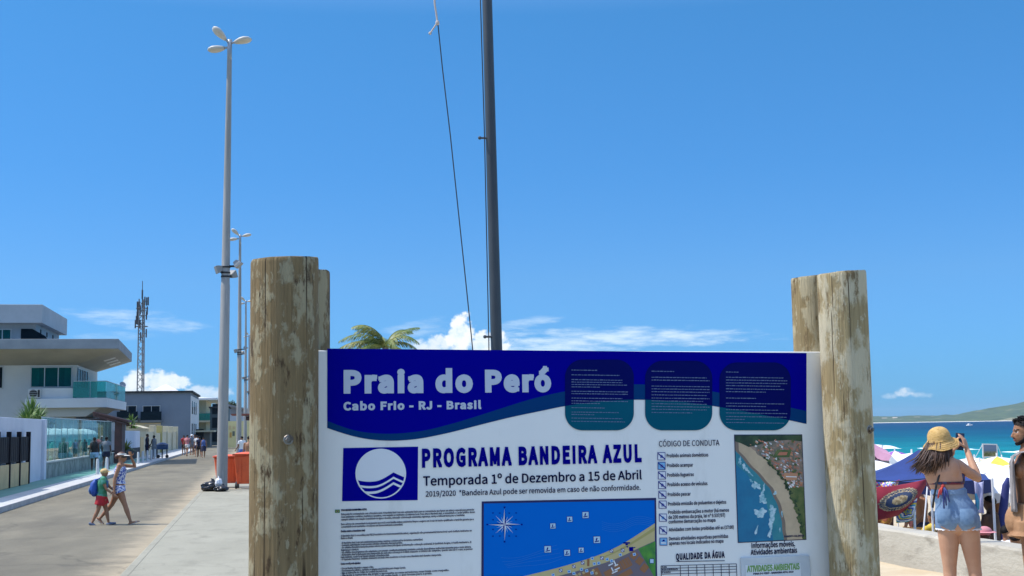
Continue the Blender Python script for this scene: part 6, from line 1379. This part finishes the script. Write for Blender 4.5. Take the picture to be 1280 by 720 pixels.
g = MB(); b.torso(g, .60, .745, 1.07, .010); cloth(t_, 'top', g, m_pat, .012)
g = MB(); b.torso(g, .445, .58, 1.05, .010, rnd=False)
for i in (0, 1): b.leg(g, i, 1.1, .012, .30, flare=.014)
cloth(t_, 'shorts', g, m_pat, .012)
g = MB(); c = b.sp(.6); g.loft([(c + Vector((0, 0, -.05)), .165, .132), (c + Vector((0, 0, .0)), .15, .115)], 24, side=(1, 0, 0)); g.build('peplum', m_pat, t_, 'auto')
g = MB()
for sd in (-1, 1): g.tube([b.sp(.745) + Vector((sd * .07, .12, 0)), b.sp(.815) + Vector((sd * .075, .02, .035)), b.sp(.745) + Vector((sd * .07, -.115, 0))], .012, 6)
g.build('shoulder_straps', m_strap, t_, True)
M = b.hm(); u = .132 * 1.6
g = MB(); haircap(b, g, .3); g.ball(M @ (Vector((0, -.5, .05)) * u), .05, 10, 8); g.build('hair', mat('reddish brown hair', (0.09, 0.04, 0.025), .5), t_, True, fix=False)
g = MB(); g.loft([(M @ (Vector((0, -.02, .22)) * u), .39 * u, .47 * u), (M @ (Vector((0, -.02, .38)) * u), .36 * u, .43 * u)], 24, side=M.to_3x3() @ Vector((1, 0, 0))); g.grid(12, 4, lambda p, q: M @ (Vector((.4 * cos(pi * p) * (1 + .15 * q), .25 + (.3 + .32 * q) * sin(pi * p), .22 - .07 * q)) * u)); g.build('visor', mat('white visor', (0.72, 0.68, 0.60), .7), t_, 'auto')
g = MB(); g.tube([M @ (Vector((.33 * cos(a), -.02 + .42 * sin(a), .03)) * u) for a in [pi * k / 12 for k in range(13)]], .018, 6); g.build('sunglasses', m_blk, t_, True)
for i in (0, 1): g = MB(); b.sole(g, i); g.build('sandal', mat('pale sandals', (0.5, 0.42, 0.34), .7), t_)
ch_p = onZ(126.5, 656.5, -.13); cho = thing('person', 'small child in cap, green shirt and red shorts wearing a blue backpack', 'person', (ch_p.x, ch_p.y, -.135), camyaw - pi / 2 + .18, None, True)
b = Body(1.20, lean=(0, .07), arms=((.65, .1, .35), (.45, .1, .45)), legs=((.30, .1), (-.22, .2)), head=(0, -.05, 0), w=1.12)
t_ = cho; g = MB(); b.torso(g); b.J['head'] = b.sp(.84) + Vector((0, .02, .085)) * 1.2; bh = Body(1.38); 
def kid_head(b):                                   # children have larger heads
    o = b.H; c = b.hm(); b.J['head'] = c.translation + Vector((0, 0, .012)); return b
kid_head(b); b.skull(g); M = b.hm()
for q in ((0, -.05, .13, .40, .48, .42), (0, .06, -.1, .33, .33, .38)): g.ball(M @ (Vector(q[:3]) * .132 * 1.2), tuple(x * .132 * 1.2 * 1.08 for x in q[3:]), 16, 10)
for i in (0, 1): b.arm(g, i); b.leg(g, i); b.foot(g, i); b.hand(g, i, .4)
finish(t_, b, g, 'tanned', .009)
g = MB(); b.torso(g, .50, .815, 1.10, .012)
for i in (0, 1): b.arm(g, i, 1.1, .016, .42)
cloth(t_, 'shirt', g, mat('green print shirt', (0.04, 0.22, 0.10), .8, (0.09, 0.33, 0.24), 9, .42, .58), .012)
g = MB(); b.torso(g, .445, .56, 1.10, .012, rnd=False)
for i in (0, 1): b.leg(g, i, 1.08, .018, .62, flare=.012)
cloth(t_, 'shorts', g, mat('red shorts', (0.50, 0.022, 0.03), .8, (0.40, 0.018, 0.025), 6, .4, .6), .012)
u = .132 * 1.2 * 1.12
g = MB(); g.ball(M @ (Vector((0, -.04, .17)) * u), (.42 * u, .49 * u, .36 * u), 18, 10); g.grid(12, 4, lambda p, q: M @ (Vector((.34 * cos(pi * p), .30 + (.12 + .52 * q) * sin(pi * p), .22 - .12 * q)) * u)); g.build('cap', mat('mustard cap', (0.60, 0.42, 0.18), .8), t_, 'auto')
for i in (0, 1): g = MB(); b.foot(g, i, add=.012); g.build('shoe', mat('grey blue shoes', (0.10, 0.13, 0.20), .7), t_, True)
c = b.sp(.70); bpk = MB(); bpk.loft([(c + Vector((0, -.165, -.15)), .125, .07), (c + Vector((0, -.18, -.06)), .14, .09), (c + Vector((0, -.17, .05)), .135, .08), (c + Vector((0, -.145, .11)), .10, .05)], 16, side=(1, 0, 0), round_=True)
bk = thing('backpack', 'blue backpack carried by the small child', 'backpack', (0, 0, 0), 0, None, True); bk.location = cho.location; bk.rotation_euler = cho.rotation_euler
m_bp = mat('blue backpack cloth', (0.025, 0.10, 0.42), .6, (0.02, 0.07, 0.32), 8, .4, .6); bpk.build('bag', m_bp, bk, True)
g = MB(); g.loft([(c + Vector((0, -.245, -.15)), .085, .02), (c + Vector((0, -.265, -.09)), .09, .025), (c + Vector((0, -.258, -.03)), .08, .02)], 12, side=(1, 0, 0), round_=True); g.build('pocket', mat('grey blue pocket', (0.12, 0.20, 0.36), .6), bk, True)
g = MB()
for sd in (-1, 1): g.tube([c + Vector((sd * .075, -.15, .13)), c + Vector((sd * .085, -.02, .185)), c + Vector((sd * .085, .10, .1)), c + Vector((sd * .09, .10, -.03)), c + Vector((sd * .10, -.12, -.15))], .014, 6)
g.build('strap', m_bp, bk, True)

# --- people further along the street
C = {k: mat(k + ' cloth', c, .85) for k, c in (('navy', (0.012, 0.016, 0.05)), ('black', (0.014, 0.014, 0.016)), ('pale blue', (0.28, 0.42, 0.56)), ('grey', (0.16, 0.18, 0.21)), ('white', (0.7, 0.7, 0.69)), ('red', (0.42, 0.03, 0.03)), ('pink', (0.55, 0.22, 0.24)), ('brown', (0.16, 0.08, 0.05)), ('blue', (0.08, 0.14, 0.36)), ('yellow', (0.6, 0.44, 0.06)), ('orange', (0.55, 0.16, 0.04)), ('teal', (0.03, 0.22, 0.24)))}
def walker(label, px, py, X=None, z=-.01, d=None, H=1.68, rz=0, skin='brown', top='navy', bottom='black', kind='shirt', pose=None, hat=None, vox=.016, fem=False, hair=m_hb):
    loc = col_at(px, d, z) if d else onX(px, py, X)
    pose = pose or {}
    b = Body(H, female=fem, **pose); t_ = std(label, b, (loc.x, loc.y, z), rz, skin, hair, vox)
    if kind == 'dress':
        shirt(t_, b, C[top], vox, 0, h0=.53, name='dress_top'); skirt(t_, b, C[bottom], .75)
    elif kind == 'bikini':
        g = MB(); b.torso(g, .70, .75, 1.05, .006); cloth(t_, 'bikini_top', g, C[top], vox); shorts(t_, b, C[bottom], vox, .06, 1.04, .555, 'bikini_bottom')
    elif kind == 'bare': shorts(t_, b, C[bottom], vox, .7, 1.1, .57, add=.012)
    else:
        shirt(t_, b, C[top], vox, .5 if kind == 'shirt' else 0); shorts(t_, b, C[bottom], vox, .55 if kind != 'long' else 1.9, 1.1, .57, add=.012)
    if hat: M = b.hm(); u = .132 * H; g = MB(); g.ball(M @ (Vector((0, -.03, .2)) * u), (.42 * u, .5 * u, .36 * u), 14, 8); g.loft([(M @ (Vector((0, 0, .17)) * u), .75 * u, .8 * u), (M @ (Vector((0, 0, .22)) * u), .6 * u, .66 * u)], 18); g.build('hat', C[hat], t_, 'auto')
    return t_
WALK = dict(legs=((.3, .1), (-.25, .25)), arms=((-.3, .12, .2), (.3, .12, .3)))
WALK2 = dict(legs=((-.2, .3), (.28, .05)), arms=((.3, .15, .3), (-.25, .15, .2)))
STAND = dict(legs=((.03, .03), (-.04, .05)), arms=((.2, .15, .6), (.05, .15, .2)))
walker('woman in dark top and pale blue shorts walking along the glass fence', 117.5, 587, -7.9, rz=.1, skin='dark', top='black', bottom='pale blue', pose=WALK, kind='vest', fem=True)
wk = walker('person in grey patterned top carrying a pale bag beside the glass fence', 132.5, 586, -7.6, rz=-.1, skin='dark', top='grey', bottom='navy', pose=WALK2, H=1.7)
cbp = onX(127.5, 578, -7.55); bag('carrier_bag', 'pale blue carrier bag held by the person in the grey patterned top', Vector((wk.location.x - .28, wk.location.y + .1, .42)), (.16, .14, .26), mat('pale blue plastic', (0.30, 0.44, 0.55), .4), 6)
walker('person in navy clothes standing before the white boundary wall', 184.2, 575, d=93, rz=-1.2, skin='dark', top='navy', bottom='navy', kind='long', pose=STAND, H=1.76)
walker('person in grey clothes standing beside the vendor cart', 192.8, 576.5, d=91, rz=.9, skin='dark', top='grey', bottom='grey', kind='long', pose=STAND, H=1.66)
for args in (('person in red shirt at the left end of the street group', 230.0, 104, 'red', 'black', 'brown', 'shirt', STAND, None, 1.6, .5), ('bare backed person in pink and white second in the street group', 234.2, 101, 'pink', 'white', 'tanned', 'shirt', WALK, None, 1.66, -.4),
             ('person in white sun hat and grey in the street group', 240.0, 105, 'grey', 'grey', 'tanned', 'shirt', STAND, 'white', 1.66, .8), ('person in brown top in the middle of the street group', 243.6, 108, 'brown', 'pink', 'brown', 'shirt', STAND, None, 1.66, 2.5),
             ('person in white shirt and navy shorts in the street group', 246.6, 104, 'white', 'navy', 'tanned', 'shirt', WALK2, None, 1.74, 0), ('person all in navy near the right end of the street group', 249.4, 101, 'navy', 'black', 'brown', 'shirt', WALK, None, 1.66, .2),
             ('person in blue dress with dark hem at the right end of the street group', 254.6, 99, 'blue', 'navy', 'tanned', 'dress', WALK2, None, 1.62, .1)):
    lb, px, d, tp_c, bt_c, sk_, kd, ps, ht, H_, rz = args; zz = -.01 if px < 244 else -.15
    walker(lb, px, 0, d=d, z=zz, top=tp_c, bottom=bt_c, skin=sk_, kind=kd, pose=ps, hat=ht, H=H_, rz=rz, vox=.02, fem=kd == 'dress')
walker('bare chested man with his back turned behind the orange bins', 311.5, 0, d=52, z=0, skin='tanned', bottom='navy', kind='bare', pose=STAND, H=1.63, rz=-.1, vox=.014)
walker('person in white shirt further back behind the orange bins', 302.5, 0, d=70, z=0, skin='brown', top='white', bottom='blue', pose=STAND, H=1.56, rz=.6, vox=.016)

# ------------------------------------------------------------------ the beach behind the wall
def bz(x): return -.95 - .036 * max(0, x - 7.85)
def onbeach(px, d, dz=0): p = atd(px, 534, d); return Vector((p.x, p.y, bz(p.x) + dz))
m_wp = mat('white pole', (0.7, 0.7, 0.7), .4)
U = {k: mat(k + ' parasol cloth', c, .8, tuple(v * .9 for v in c), 4, .4, .6) for k, c in (('white', (0.78, 0.77, 0.74)), ('yellow', (0.72, 0.50, 0.07)), ('purple', (0.28, 0.10, 0.40)), ('navy', (0.02, 0.03, 0.15)), ('pink', (0.6, 0.3, 0.4)), ('teal', (0.05, 0.36, 0.40)), ('red', (0.45, 0.04, 0.04)))}
def umbrella(label, px, py, d, r, c1, c2=None, tilt=(0, 0), rise=.34):
    base = onbeach(px, d); h = atd(px, py, d).z - base.z; t_ = thing('beach_umbrella', label, 'parasol', base, random.random() * .8, 'beach umbrellas on the sand', True)
    M = Matrix.Translation((0, 0, h - .5)) @ Matrix.Rotation(tilt[0], 4, 'X') @ Matrix.Rotation(tilt[1], 4, 'Y') @ Matrix.Translation((0, 0, -(h - .5)))
    g = MB(); n = 8
    for k in range(n):
        a0, a1 = 2 * pi * k / n, 2 * pi * (k + 1) / n
        def fn(u, v):
            a = a0 + (a1 - a0) * u; sag = 1 - .10 * sin(pi * u) * v; rr_ = r * v * sag; return M @ Vector((rr_ * cos(a), rr_ * sin(a), h - rise * v ** 1.35 - .02 * sin(pi * u) * v))
        g.grid(4, 5, fn, k % 2 if c2 else 0)
        def val(u, v):
            a = a0 + (a1 - a0) * u; rr_ = r * (1 - .10 * sin(pi * u)); return M @ Vector((rr_ * cos(a), rr_ * sin(a), h - rise - .02 * sin(pi * u) - .15 * v + .03 * v * cos(2 * pi * u * 2)))
        g.grid(6, 1, val, k % 2 if c2 else 0)
    g.build('canopy', [U[c1], U[c2 or c1]], t_, 'auto', fix=False)
    g = MB(); g.tube([(0, 0, -.15), M @ Vector((0, 0, h + .08))], .02, 8); g.build('pole', m_wp, t_)
    g = MB()
    for k in range(n): a = 2 * pi * k / n; g.tube([M @ Vector((0, 0, h - .4)), M @ Vector((.55 * r * cos(a), .55 * r * sin(a), h - rise * .46 - .03))], .006, 4)
    g.build('ribs', m_wp, t_)
    return t_
for a in (('large white beach umbrella behind the arm of the hat woman', 1222, 577.5, 23.5, 1.25, 'white'), ('large white beach umbrella left of the man at the edge', 1266, 585, 21.5, 1.2, 'white'), ('yellow and white umbrella below the framed picture', 1244, 570.5, 29, 1.0, 'yellow', 'white'), ('yellow umbrella just left of the man at the edge', 1268, 579, 24.5, 1.0, 'yellow', 'white'),
          ('yellow umbrella low between two larger white ones', 1256, 582, 30.0, .85, 'yellow', 'white'), ('white umbrella in front of the framed picture', 1216, 572, 33, 1.25, 'white'), ('distant white umbrella left of the man at the edge', 1262, 574, 36, 1.2, 'white'), ('white umbrella partly behind the framed picture', 1250, 571.5, 42, 1.3, 'white'),
          ('white umbrella behind the navy tent, next to the timber post', 1099, 568.5, 27, 1.15, 'white'), ('yellow umbrella beside the timber post above the navy tent', 1098, 565, 33, .75, 'yellow', 'white'), ('purple and white umbrella above the navy tent', 1117, 563.5, 34, .85, 'purple', 'white'), ('long white umbrella between purple umbrella and straw hat', 1138, 566, 29, 1.2, 'white'),
          ('white umbrella with its tip just left of the straw hat', 1152, 565, 38, 1.2, 'white', 'teal'), ('pink and white umbrella tilted beside the timber post', 1084, 554, 26, .8, 'pink', 'white', (.3, .6)), ('white umbrella half behind the pale timber post', 1083, 574, 25, 1.1, 'white'),
          ('red and white umbrella deep under the big white ones', 1232, 590, 28, .9, 'red', 'white'), ('pale umbrella beside the truss of the framed picture', 1206, 573, 40, 1.2, 'white'), ('navy umbrella far behind the white ones', 1274, 577, 46, 1.2, 'navy', 'white')):
    umbrella(*a)
# navy pop-up tent
tn = thing('beach_tent', 'navy blue pop-up tent behind the hat woman and printed cloths', 'tent', onbeach(1147, 21), 0, None)
c = Vector(tn['_o']); ze_, zp_ = atd(1150, 596, 21).z, atd(1150, 562, 21).z; aa = camyaw - .30; Rz = Matrix.Rotation(aa, 4, 'Z'); hw = 1.04
cor = [c * 1 + Rz @ Vector((sx * hw, sy * hw, 0)) for sx, sy in ((-1, -1), (1, -1), (1, 1), (-1, 1))]
m_nv = mat('navy tent cloth', (0.022, 0.05, 0.20), .7, (0.016, 0.038, 0.155), 2.5, .4, .6, spec=.35)
g = MB(); pk = Vector((c.x, c.y, zp_))
for i in range(4):
    p, q = cor[i], cor[(i + 1) % 4]
    g.grid(8, 8, lambda u, v: pk.lerp(Vector((p.x, p.y, ze_)).lerp(Vector((q.x, q.y, ze_)), u), v) + Vector((0, 0, -.07 * sin(pi * v) - .03 * sin(pi * u) * v)))
tc_ = g.build('canopy', m_nv, tn, 'auto')
g = MB()
for i in range(4):
    p, q = cor[i], cor[(i + 1) % 4]; g.grid(16, 3, lambda u, v: Vector((p.x, p.y, ze_ - .003)).lerp(Vector((q.x, q.y, ze_ - .003)), u) + Vector((0, 0, -.03 * sin(pi * u) - .20 * v + .02 * v * sin(u * 40))))
g.build('valance', mat('dark navy valance', (0.010, 0.022, 0.095), .75), tn, True)
for p in cor: g = MB(); g.tube([Vector((p.x, p.y, c.z - .1)), Vector((p.x, p.y, ze_ + .02))], .02, 8); g.build('tent_leg', m_wp, tn)
# printed cloths hung on a line
def hung(name, label, corners, d, pat, mats, nu=40, nv=40, bulge=.25, cat='cloth', dd=(0, 0, 0, 0), ph=0):
    P = [atd(x, y, d + e) for (x, y), e in zip(corners, dd)]; g = MB()
    def fn(u, v): p = P[0].lerp(P[1], u).lerp(P[3].lerp(P[2], u), v); return p - Fd * (bulge * sin(pi * u) * sin(pi * min(1, v * .9 + .1)) + .03 * sin(9 * u + 4 * v + ph)) + Vector((0, 0, -.03 * sin(pi * u) * (1 - v)))
    g.grid(nu, nv, fn); o = g.build(name, mats, None, True, fix=False)
    for q in o.data.polygons:
        i = q.index % nu; j = q.index // nu; q.material_index = pat((i + .5) / nu, (j + .5) / nv)
    sd_ = o.modifiers.new('thick', 'SOLIDIFY'); sd_.thickness = .004
    return tag(o, label, cat, 'printed cloths hung up for sale')
m_mar = mat('maroon cloth', (0.25, 0.010, 0.028), .8, (0.20, 0.008, 0.022), 5, .4, .6); m_cr = mat('cream print', (0.45, 0.36, 0.22), .8, (0.2, 0.14, 0.08), 30, .45, .55); m_nvp = mat('dark blue print', (0.02, 0.035, 0.08), .8); m_brz = mat('bronze print', (0.16, 0.11, 0.05), .8, (0.34, 0.27, 0.15), 22, .42, .58)
def kanga(u, v):
    du, dv = u - .45, v - .44; e = sqrt(((du - dv * .75) / 1.25 / .40) ** 2 + ((du * .75 + dv) / 1.25 / .33) ** 2)
    if e < .36: return 3
    if e < .62: return 2
    if e < .68: return 1
    if e < .84: return 3 if int(atan2(dv, du) * 12) % 2 else 2
    if e < .90: return 1
    return 0
hung('printed_cloth', 'maroon cloth with an oval dark medallion blowing beside the timber post', ((1088, 609), (1162, 597), (1141, 640), (1089, 652)), 18.6, kanga, [m_mar, m_cr, m_nvp, m_brz], bulge=.3, dd=(0, .5, .2, -.1))
def sunf(u, v):
    r = sqrt((u - .5) ** 2 + (v - .42) ** 2); a = atan2(v - .42, u - .5)
    if r < .12: return 2
    if r < .20 + .05 * cos(a * 14): return 1
    if r < .30: return 2
    if r < .38 + .04 * cos(a * 16): return 3
    return 0
hung('printed_cloth', 'brown cloth printed with an orange sun below the maroon cloth', ((1090, 634), (1118, 634), (1117, 664), (1089, 664)), 18.9, sunf, [mat('dark brown cloth', (0.09, 0.04, 0.03), .85), mat('orange print', (0.55, 0.26, 0.04), .8), mat('rust print', (0.30, 0.09, 0.03), .8), mat('gold print', (0.45, 0.30, 0.08), .8)], bulge=.1)
def tied(u, v):
    r = sqrt(((u - .5) * .9) ** 2 + ((v - .4)) ** 2) * 14 + .5 * sin(atan2(v - .4, u - .5) * 5); return int(r) % 4
hung('printed_cloth', 'blue, yellow and white tie-dyed cloth below the maroon cloth', ((1117, 634), (1146, 622), (1145, 650), (1121, 654)), 18.75, tied, [mat('turquoise dye', (0.03, 0.28, 0.42), .8), mat('yellow dye', (0.60, 0.50, 0.05), .8), mat('cobalt dye', (0.02, 0.08, 0.35), .8), mat('white dye', (0.7, 0.72, 0.7), .8)], bulge=.12)
hung('printed_cloth', 'dark teal cloth with pale round motif at the lower edge of the maroon cloth', ((1126, 618), (1139, 612), (1138, 634), (1127, 637)), 18.7, lambda u, v: 1 if ((u - .5) ** 2 + (v - .5) ** 2) < .09 else (2 if ((u - .5) ** 2 + (v - .5) ** 2) < .16 else 0), [mat('dark teal cloth', (0.03, 0.10, 0.10), .8), mat('pale teal print', (0.16, 0.36, 0.36), .8), m_cr], 20, 20, .05)
rn = random.Random(12); tab = [[rn.randrange(6) for _ in range(40)] for _ in range(40)]
hung('printed_cloth', 'bright patchwork cloth under the tent edge beside the timber post', ((1086, 601.5), (1124, 599.5), (1122, 612), (1086, 616)), 19.6, lambda u, v: tab[int(v * 11)][int(u * 26)], [mat('cyan patch', (0.05, 0.40, 0.60), .8), mat('violet patch', (0.25, 0.08, 0.45), .8), mat('red patch', (0.6, 0.05, 0.06), .8), mat('blue patch', (0.05, 0.12, 0.5), .8), mat('white patch', (0.7, 0.7, 0.72), .8), mat('lemon patch', (0.65, 0.55, 0.08), .8)], 40, 20, .08)
rk = thing('cloth_rack', 'thin pole rack carrying the printed cloths behind the wall', 'rack', onbeach(1120, 18.9)); c = Vector(rk['_o'])
for px, py, d in ((1088, 598, 19), (1160, 597, 19.25), (1137.5, 610, 18.85)):
    p = onbeach(px, d); g = MB(); g.tube([p + Vector((0, 0, -.1)), Vector((p.x, p.y, atd(px, py, d).z))], .018, 8); g.build('pole', m_wp, rk)
g = MB(); g.tube([atd(1088, 600, 19), atd(1120, 602, 19.1), atd(1160, 598, 19.25)], .008, 6); g.build('line', m_rope, rk)
g = MB(); g.tube([atd(1160, 600, 19.25), onbeach(1133, 18.6, .02)], .012, 6); g.build('stay', m_wp, rk)
# chairs
def chair(label, px, d, rz, m, fm, sc=1.0, name='beach_chair', grp='folding chairs on the sand'):
    t_ = thing(name, label, 'chair', onbeach(px, d), rz, grp, True); r = .013
    for x in (-.27, .27):
        g = MB(); g.tube([(x, -.26, 0), (x, .30, .56)], r, 6); g.build('leg', fm, t_); g = MB(); g.tube([(x, .28, 0), (x, -.20, .42), (x, -.42, 1.0)], r, 6); g.build('back_frame', fm, t_); g = MB(); g.tube([(x, .32, .58), (x, -.30, .60)], r * 1.6, 6); g.build('armrest', fm, t_)
    g = MB(); g.grid(6, 6, lambda u, v: (-.26 + .52 * u, -.18 + .48 * v, .40 + .05 * v - .03 * sin(pi * u))); g.build('seat', m, t_, True)
    g = MB(); g.grid(6, 8, lambda u, v: (-.26 + .52 * u, -.20 - .22 * v - .03 * sin(pi * u), .42 + .57 * v)); g.build('backrest', m, t_, True)
    t_.scale = (sc, sc, sc); return t_
m_alu = mat('aluminium tube', (0.62, 0.62, 0.62), .35, metal=.6); m_wd = mat('pale wood', (0.42, 0.28, 0.15), .7)
chair('aluminium folding chair with pale webbing near the man at the edge', 1251, 17.6, 2.2, U['white'], m_alu)
chair('second aluminium chair with blue seat just left of the man', 1243, 18.6, 1.7, U['navy'], m_alu)
chair('wooden folding chair between printed cloths and denim shorts', 1151, 22.5, .4, m_wd, m_wd, 1.05)
chair('wooden chair half hidden behind the maroon cloth', 1143, 24, -.5, m_wd, m_wd)
chair('white plastic chair under the navy tent', 1160, 24.5, 1.2, U['white'], m_wp)
chair('low blue chair right of the denim shorts', 1214, 17.4, .8, U['teal'], m_alu, .8)
chair('yellow canvas chair under the white umbrellas', 1258, 21.5, -.7, U['yellow'], m_alu)
def cooler(label, px, d, m, sx=.3, rz=0):
    t_ = thing('cool_box', label, 'cool box', onbeach(px, d), rz, 'cool boxes on the sand', True); g = MB(); g.box((-sx, -.2, 0), (sx, .2, .36)); g.build('body', m, t_, bevel=.02); g = MB(); g.box((-sx - .015, -.215, .363), (sx + .015, .215, .43)); g.build('lid', U['white'] if m != m_bl2 else m_bl2, t_, bevel=.02); g = MB(); g.tube([(-sx - .02, 0, .3), (-sx - .02, 0, .5), (sx + .02, 0, .5), (sx + .02, 0, .3)], .012, 6); g.build('handle', m_wp, t_); return t_
m_bl2 = mat('blue cool box plastic', (0.03, 0.16, 0.36), .5)
cooler('blue cool box just behind the wall under the tie-dyed cloth', 1146, 18.0, m_bl2, .33, .3).scale = (1, 1, 1.6)
cooler('pale blue cool box right of the denim shorts', 1218, 17.2, mat('pale blue plastic box', (0.25, 0.42, 0.55), .5), .22)
# towel hanging from the tent edge and a furled parasol
hung('beach_towel', 'pale lilac towel hanging at the right edge of the navy tent', ((1217.5, 601), (1229, 601), (1230, 642), (1219, 641)), 19.6, lambda u, v: 0, [mat('lilac towel', (0.42, 0.42, 0.60), .9, (0.36, 0.36, 0.53), 6, .4, .6)], 12, 24, .04, 'towel')
q = onbeach(1249, 20.2); g = MB(); zt2 = atd(1249, 597, 20.2).z; g.loft([(Vector((q.x + .10, q.y, zt2)), .02, .02), (Vector((q.x + .06, q.y, zt2 - .12)), .06, .05), (Vector((q.x - .02, q.y, zt2 - .55)), .07, .06), (Vector((q.x - .04, q.y, zt2 - .75)), .025, .025), (Vector((q.x - .1, q.y, q.z)), .018, .018)], 10); tag(g.build('furled_parasol', U['navy'], None, True), 'furled navy parasol leaning among the beach chairs', 'parasol')
# framed landscape picture on a white truss
fb = thing('picture_board', 'framed landscape picture raised on white posts above the umbrellas', 'sign', onbeach(1238, 55)); P4 = [atd(x, y, 55) for x, y in ((1228.5, 572), (1247.5, 571.5), (1246.5, 555), (1228, 554.5))]
g = MB(); g.ext(P4, Fd * .05); g.build('frame', m_wp, fb)
def pin(u, v): return P4[0].lerp(P4[1], u).lerp(P4[3].lerp(P4[2], u), v) - Fd * .004
g = MB(); pr = [(0, 0)]
for v0, v1, mi in ((.08, .34, 0), (.34, .48, 1), (.48, .62, 2), (.62, .92, 3)): g.add([pin(.07, v0), pin(.93, v0), pin(.93, v1), pin(.07, v1)], [(0, 1, 2, 3)], mi)
for k in range(9): u_ = .1 + .09 * k; h_ = .1 + .06 * ((k * 7) % 5) / 5; g.add([pin(u_, .30) - Fd * .004, pin(u_ + .09, .30) - Fd * .004, pin(u_ + .05, .34 + h_) - Fd * .004], [(0, 1, 2)], 0)
g.build('picture', [mat('picture green', (0.07, 0.10, 0.03), .5, (0.22, 0.22, 0.10), 6, .4, .6), mat('picture grey', (0.14, 0.18, 0.2), .5), mat('picture water', (0.10, 0.18, 0.28), .5), mat('picture sky', (0.12, 0.19, 0.30), .5)], fb, fix=False)
for px in (1230, 1246): p = atd(px, 572, 55.06); g = MB(); g.tube([Vector((p.x, p.y, bz(p.x) - .1)), Vector((p.x, p.y, p.z))], .03, 8); g.build('post', m_wp, fb)
g = MB(); g.tube([atd(1228, 556, 55.02), atd(1218, 574, 55), atd(1224, 590, 55)], .012, 5); g.tube([atd(1247, 557, 55.02), atd(1254, 574, 55)], .012, 5); g.tube([atd(1212, 577, 55), atd(1262, 576, 55)], .03, 6); g.build('stay', m_wp, fb)
# people on the sand
SIT = dict(legs=((1.35, 1.3), (1.25, 1.2)), arms=((.5, .2, .9), (.6, .25, .6)), hipz=.30, lean=(0, -.18), ground=False)
def bather(label, px, d, rz, **k):
    p = onbeach(px, d); return walker(label, px, 0, d=d, z=p.z + k.pop('dz', 0), rz=rz, vox=.018, **k)
bather('seated person in orange with a pale cap right of the denim shorts', 1216, 19.0, 1.2, skin='dark', top='orange', bottom='orange', pose=SIT, hat='pink')
bather('standing dark skinned person behind the lilac towel', 1233, 20.4, .5, skin='dark', bottom='brown', kind='bare', pose=STAND, H=1.7)
bather('standing person in brown under the white umbrella', 1239, 21.6, 2.8, skin='brown', top='brown', bottom='black', kind='bare', pose=STAND, H=1.6)
bather('seated person with sun hat under the white umbrellas', 1248, 20.6, 2.0, skin='brown', top='black', bottom='black', kind='bikini', pose=SIT, hat='brown', fem=True)
bather('seated bather in white under the right umbrella', 1257, 19.6, -1.4, skin='tanned', top='white', bottom='white', pose=SIT)
bather('standing bather in teal behind the chairs at right', 1268, 21.0, 1.0, skin='brown', top='teal', bottom='teal', kind='bikini', pose=STAND, H=1.62, fem=True)
bather('seated bather in red bikini behind the aluminium chair', 1262, 18.2, -.6, skin='tanned', top='red', bottom='red', kind='bikini', pose=SIT, fem=True)
bather('bather standing in navy shorts in the shade of the navy tent', 1147, 26, 1.5, skin='brown', bottom='navy', kind='bare', pose=STAND, H=1.7)
bather('seated bather in yellow under the navy tent', 1156, 23.2, .3, skin='brown', top='yellow', bottom='yellow', pose=SIT)
bather('seated bather in pink beyond the wooden chair', 1140, 27, 2.6, skin='tanned', top='pink', bottom='pink', kind='bikini', pose=SIT, fem=True)
g = MB(); p = onbeach(1232, 16.9)
bag('beach_bag', 'dark beach bag lying just behind the wall right of the shorts', p + Vector((0, 0, .36)), (.3, .2, .22), C['black'], 9)
bag('beach_bag', 'red beach bag on the sand under the seated person in orange', onbeach(1209, 17.6) + Vector((0, 0, .3)), (.2, .16, .25), C['red'], 5)
# sea air between here and the far hills
g = MB(); g.box((-4200, -420, -6), (9400, 9400, 95)); hz = g.build('haze', []); hz['kind'] = 'stuff'
m = bpy.data.materials.new('sea haze'); m.use_nodes = True; t = m.node_tree; t.nodes.clear()
v = t.nodes.new('ShaderNodeVolumePrincipled'); v.inputs['Density'].default_value = HAZE; v.inputs['Color'].default_value = (.72, .86, 1, 1); v.inputs['Anisotropy'].default_value = .2
o_ = t.nodes.new('ShaderNodeOutputMaterial'); t.links.new(v.outputs[0], o_.inputs['Volume']); hz.data.materials.append(m)
for o in list(bpy.data.objects):
    if '_o' in o: del o['_o']
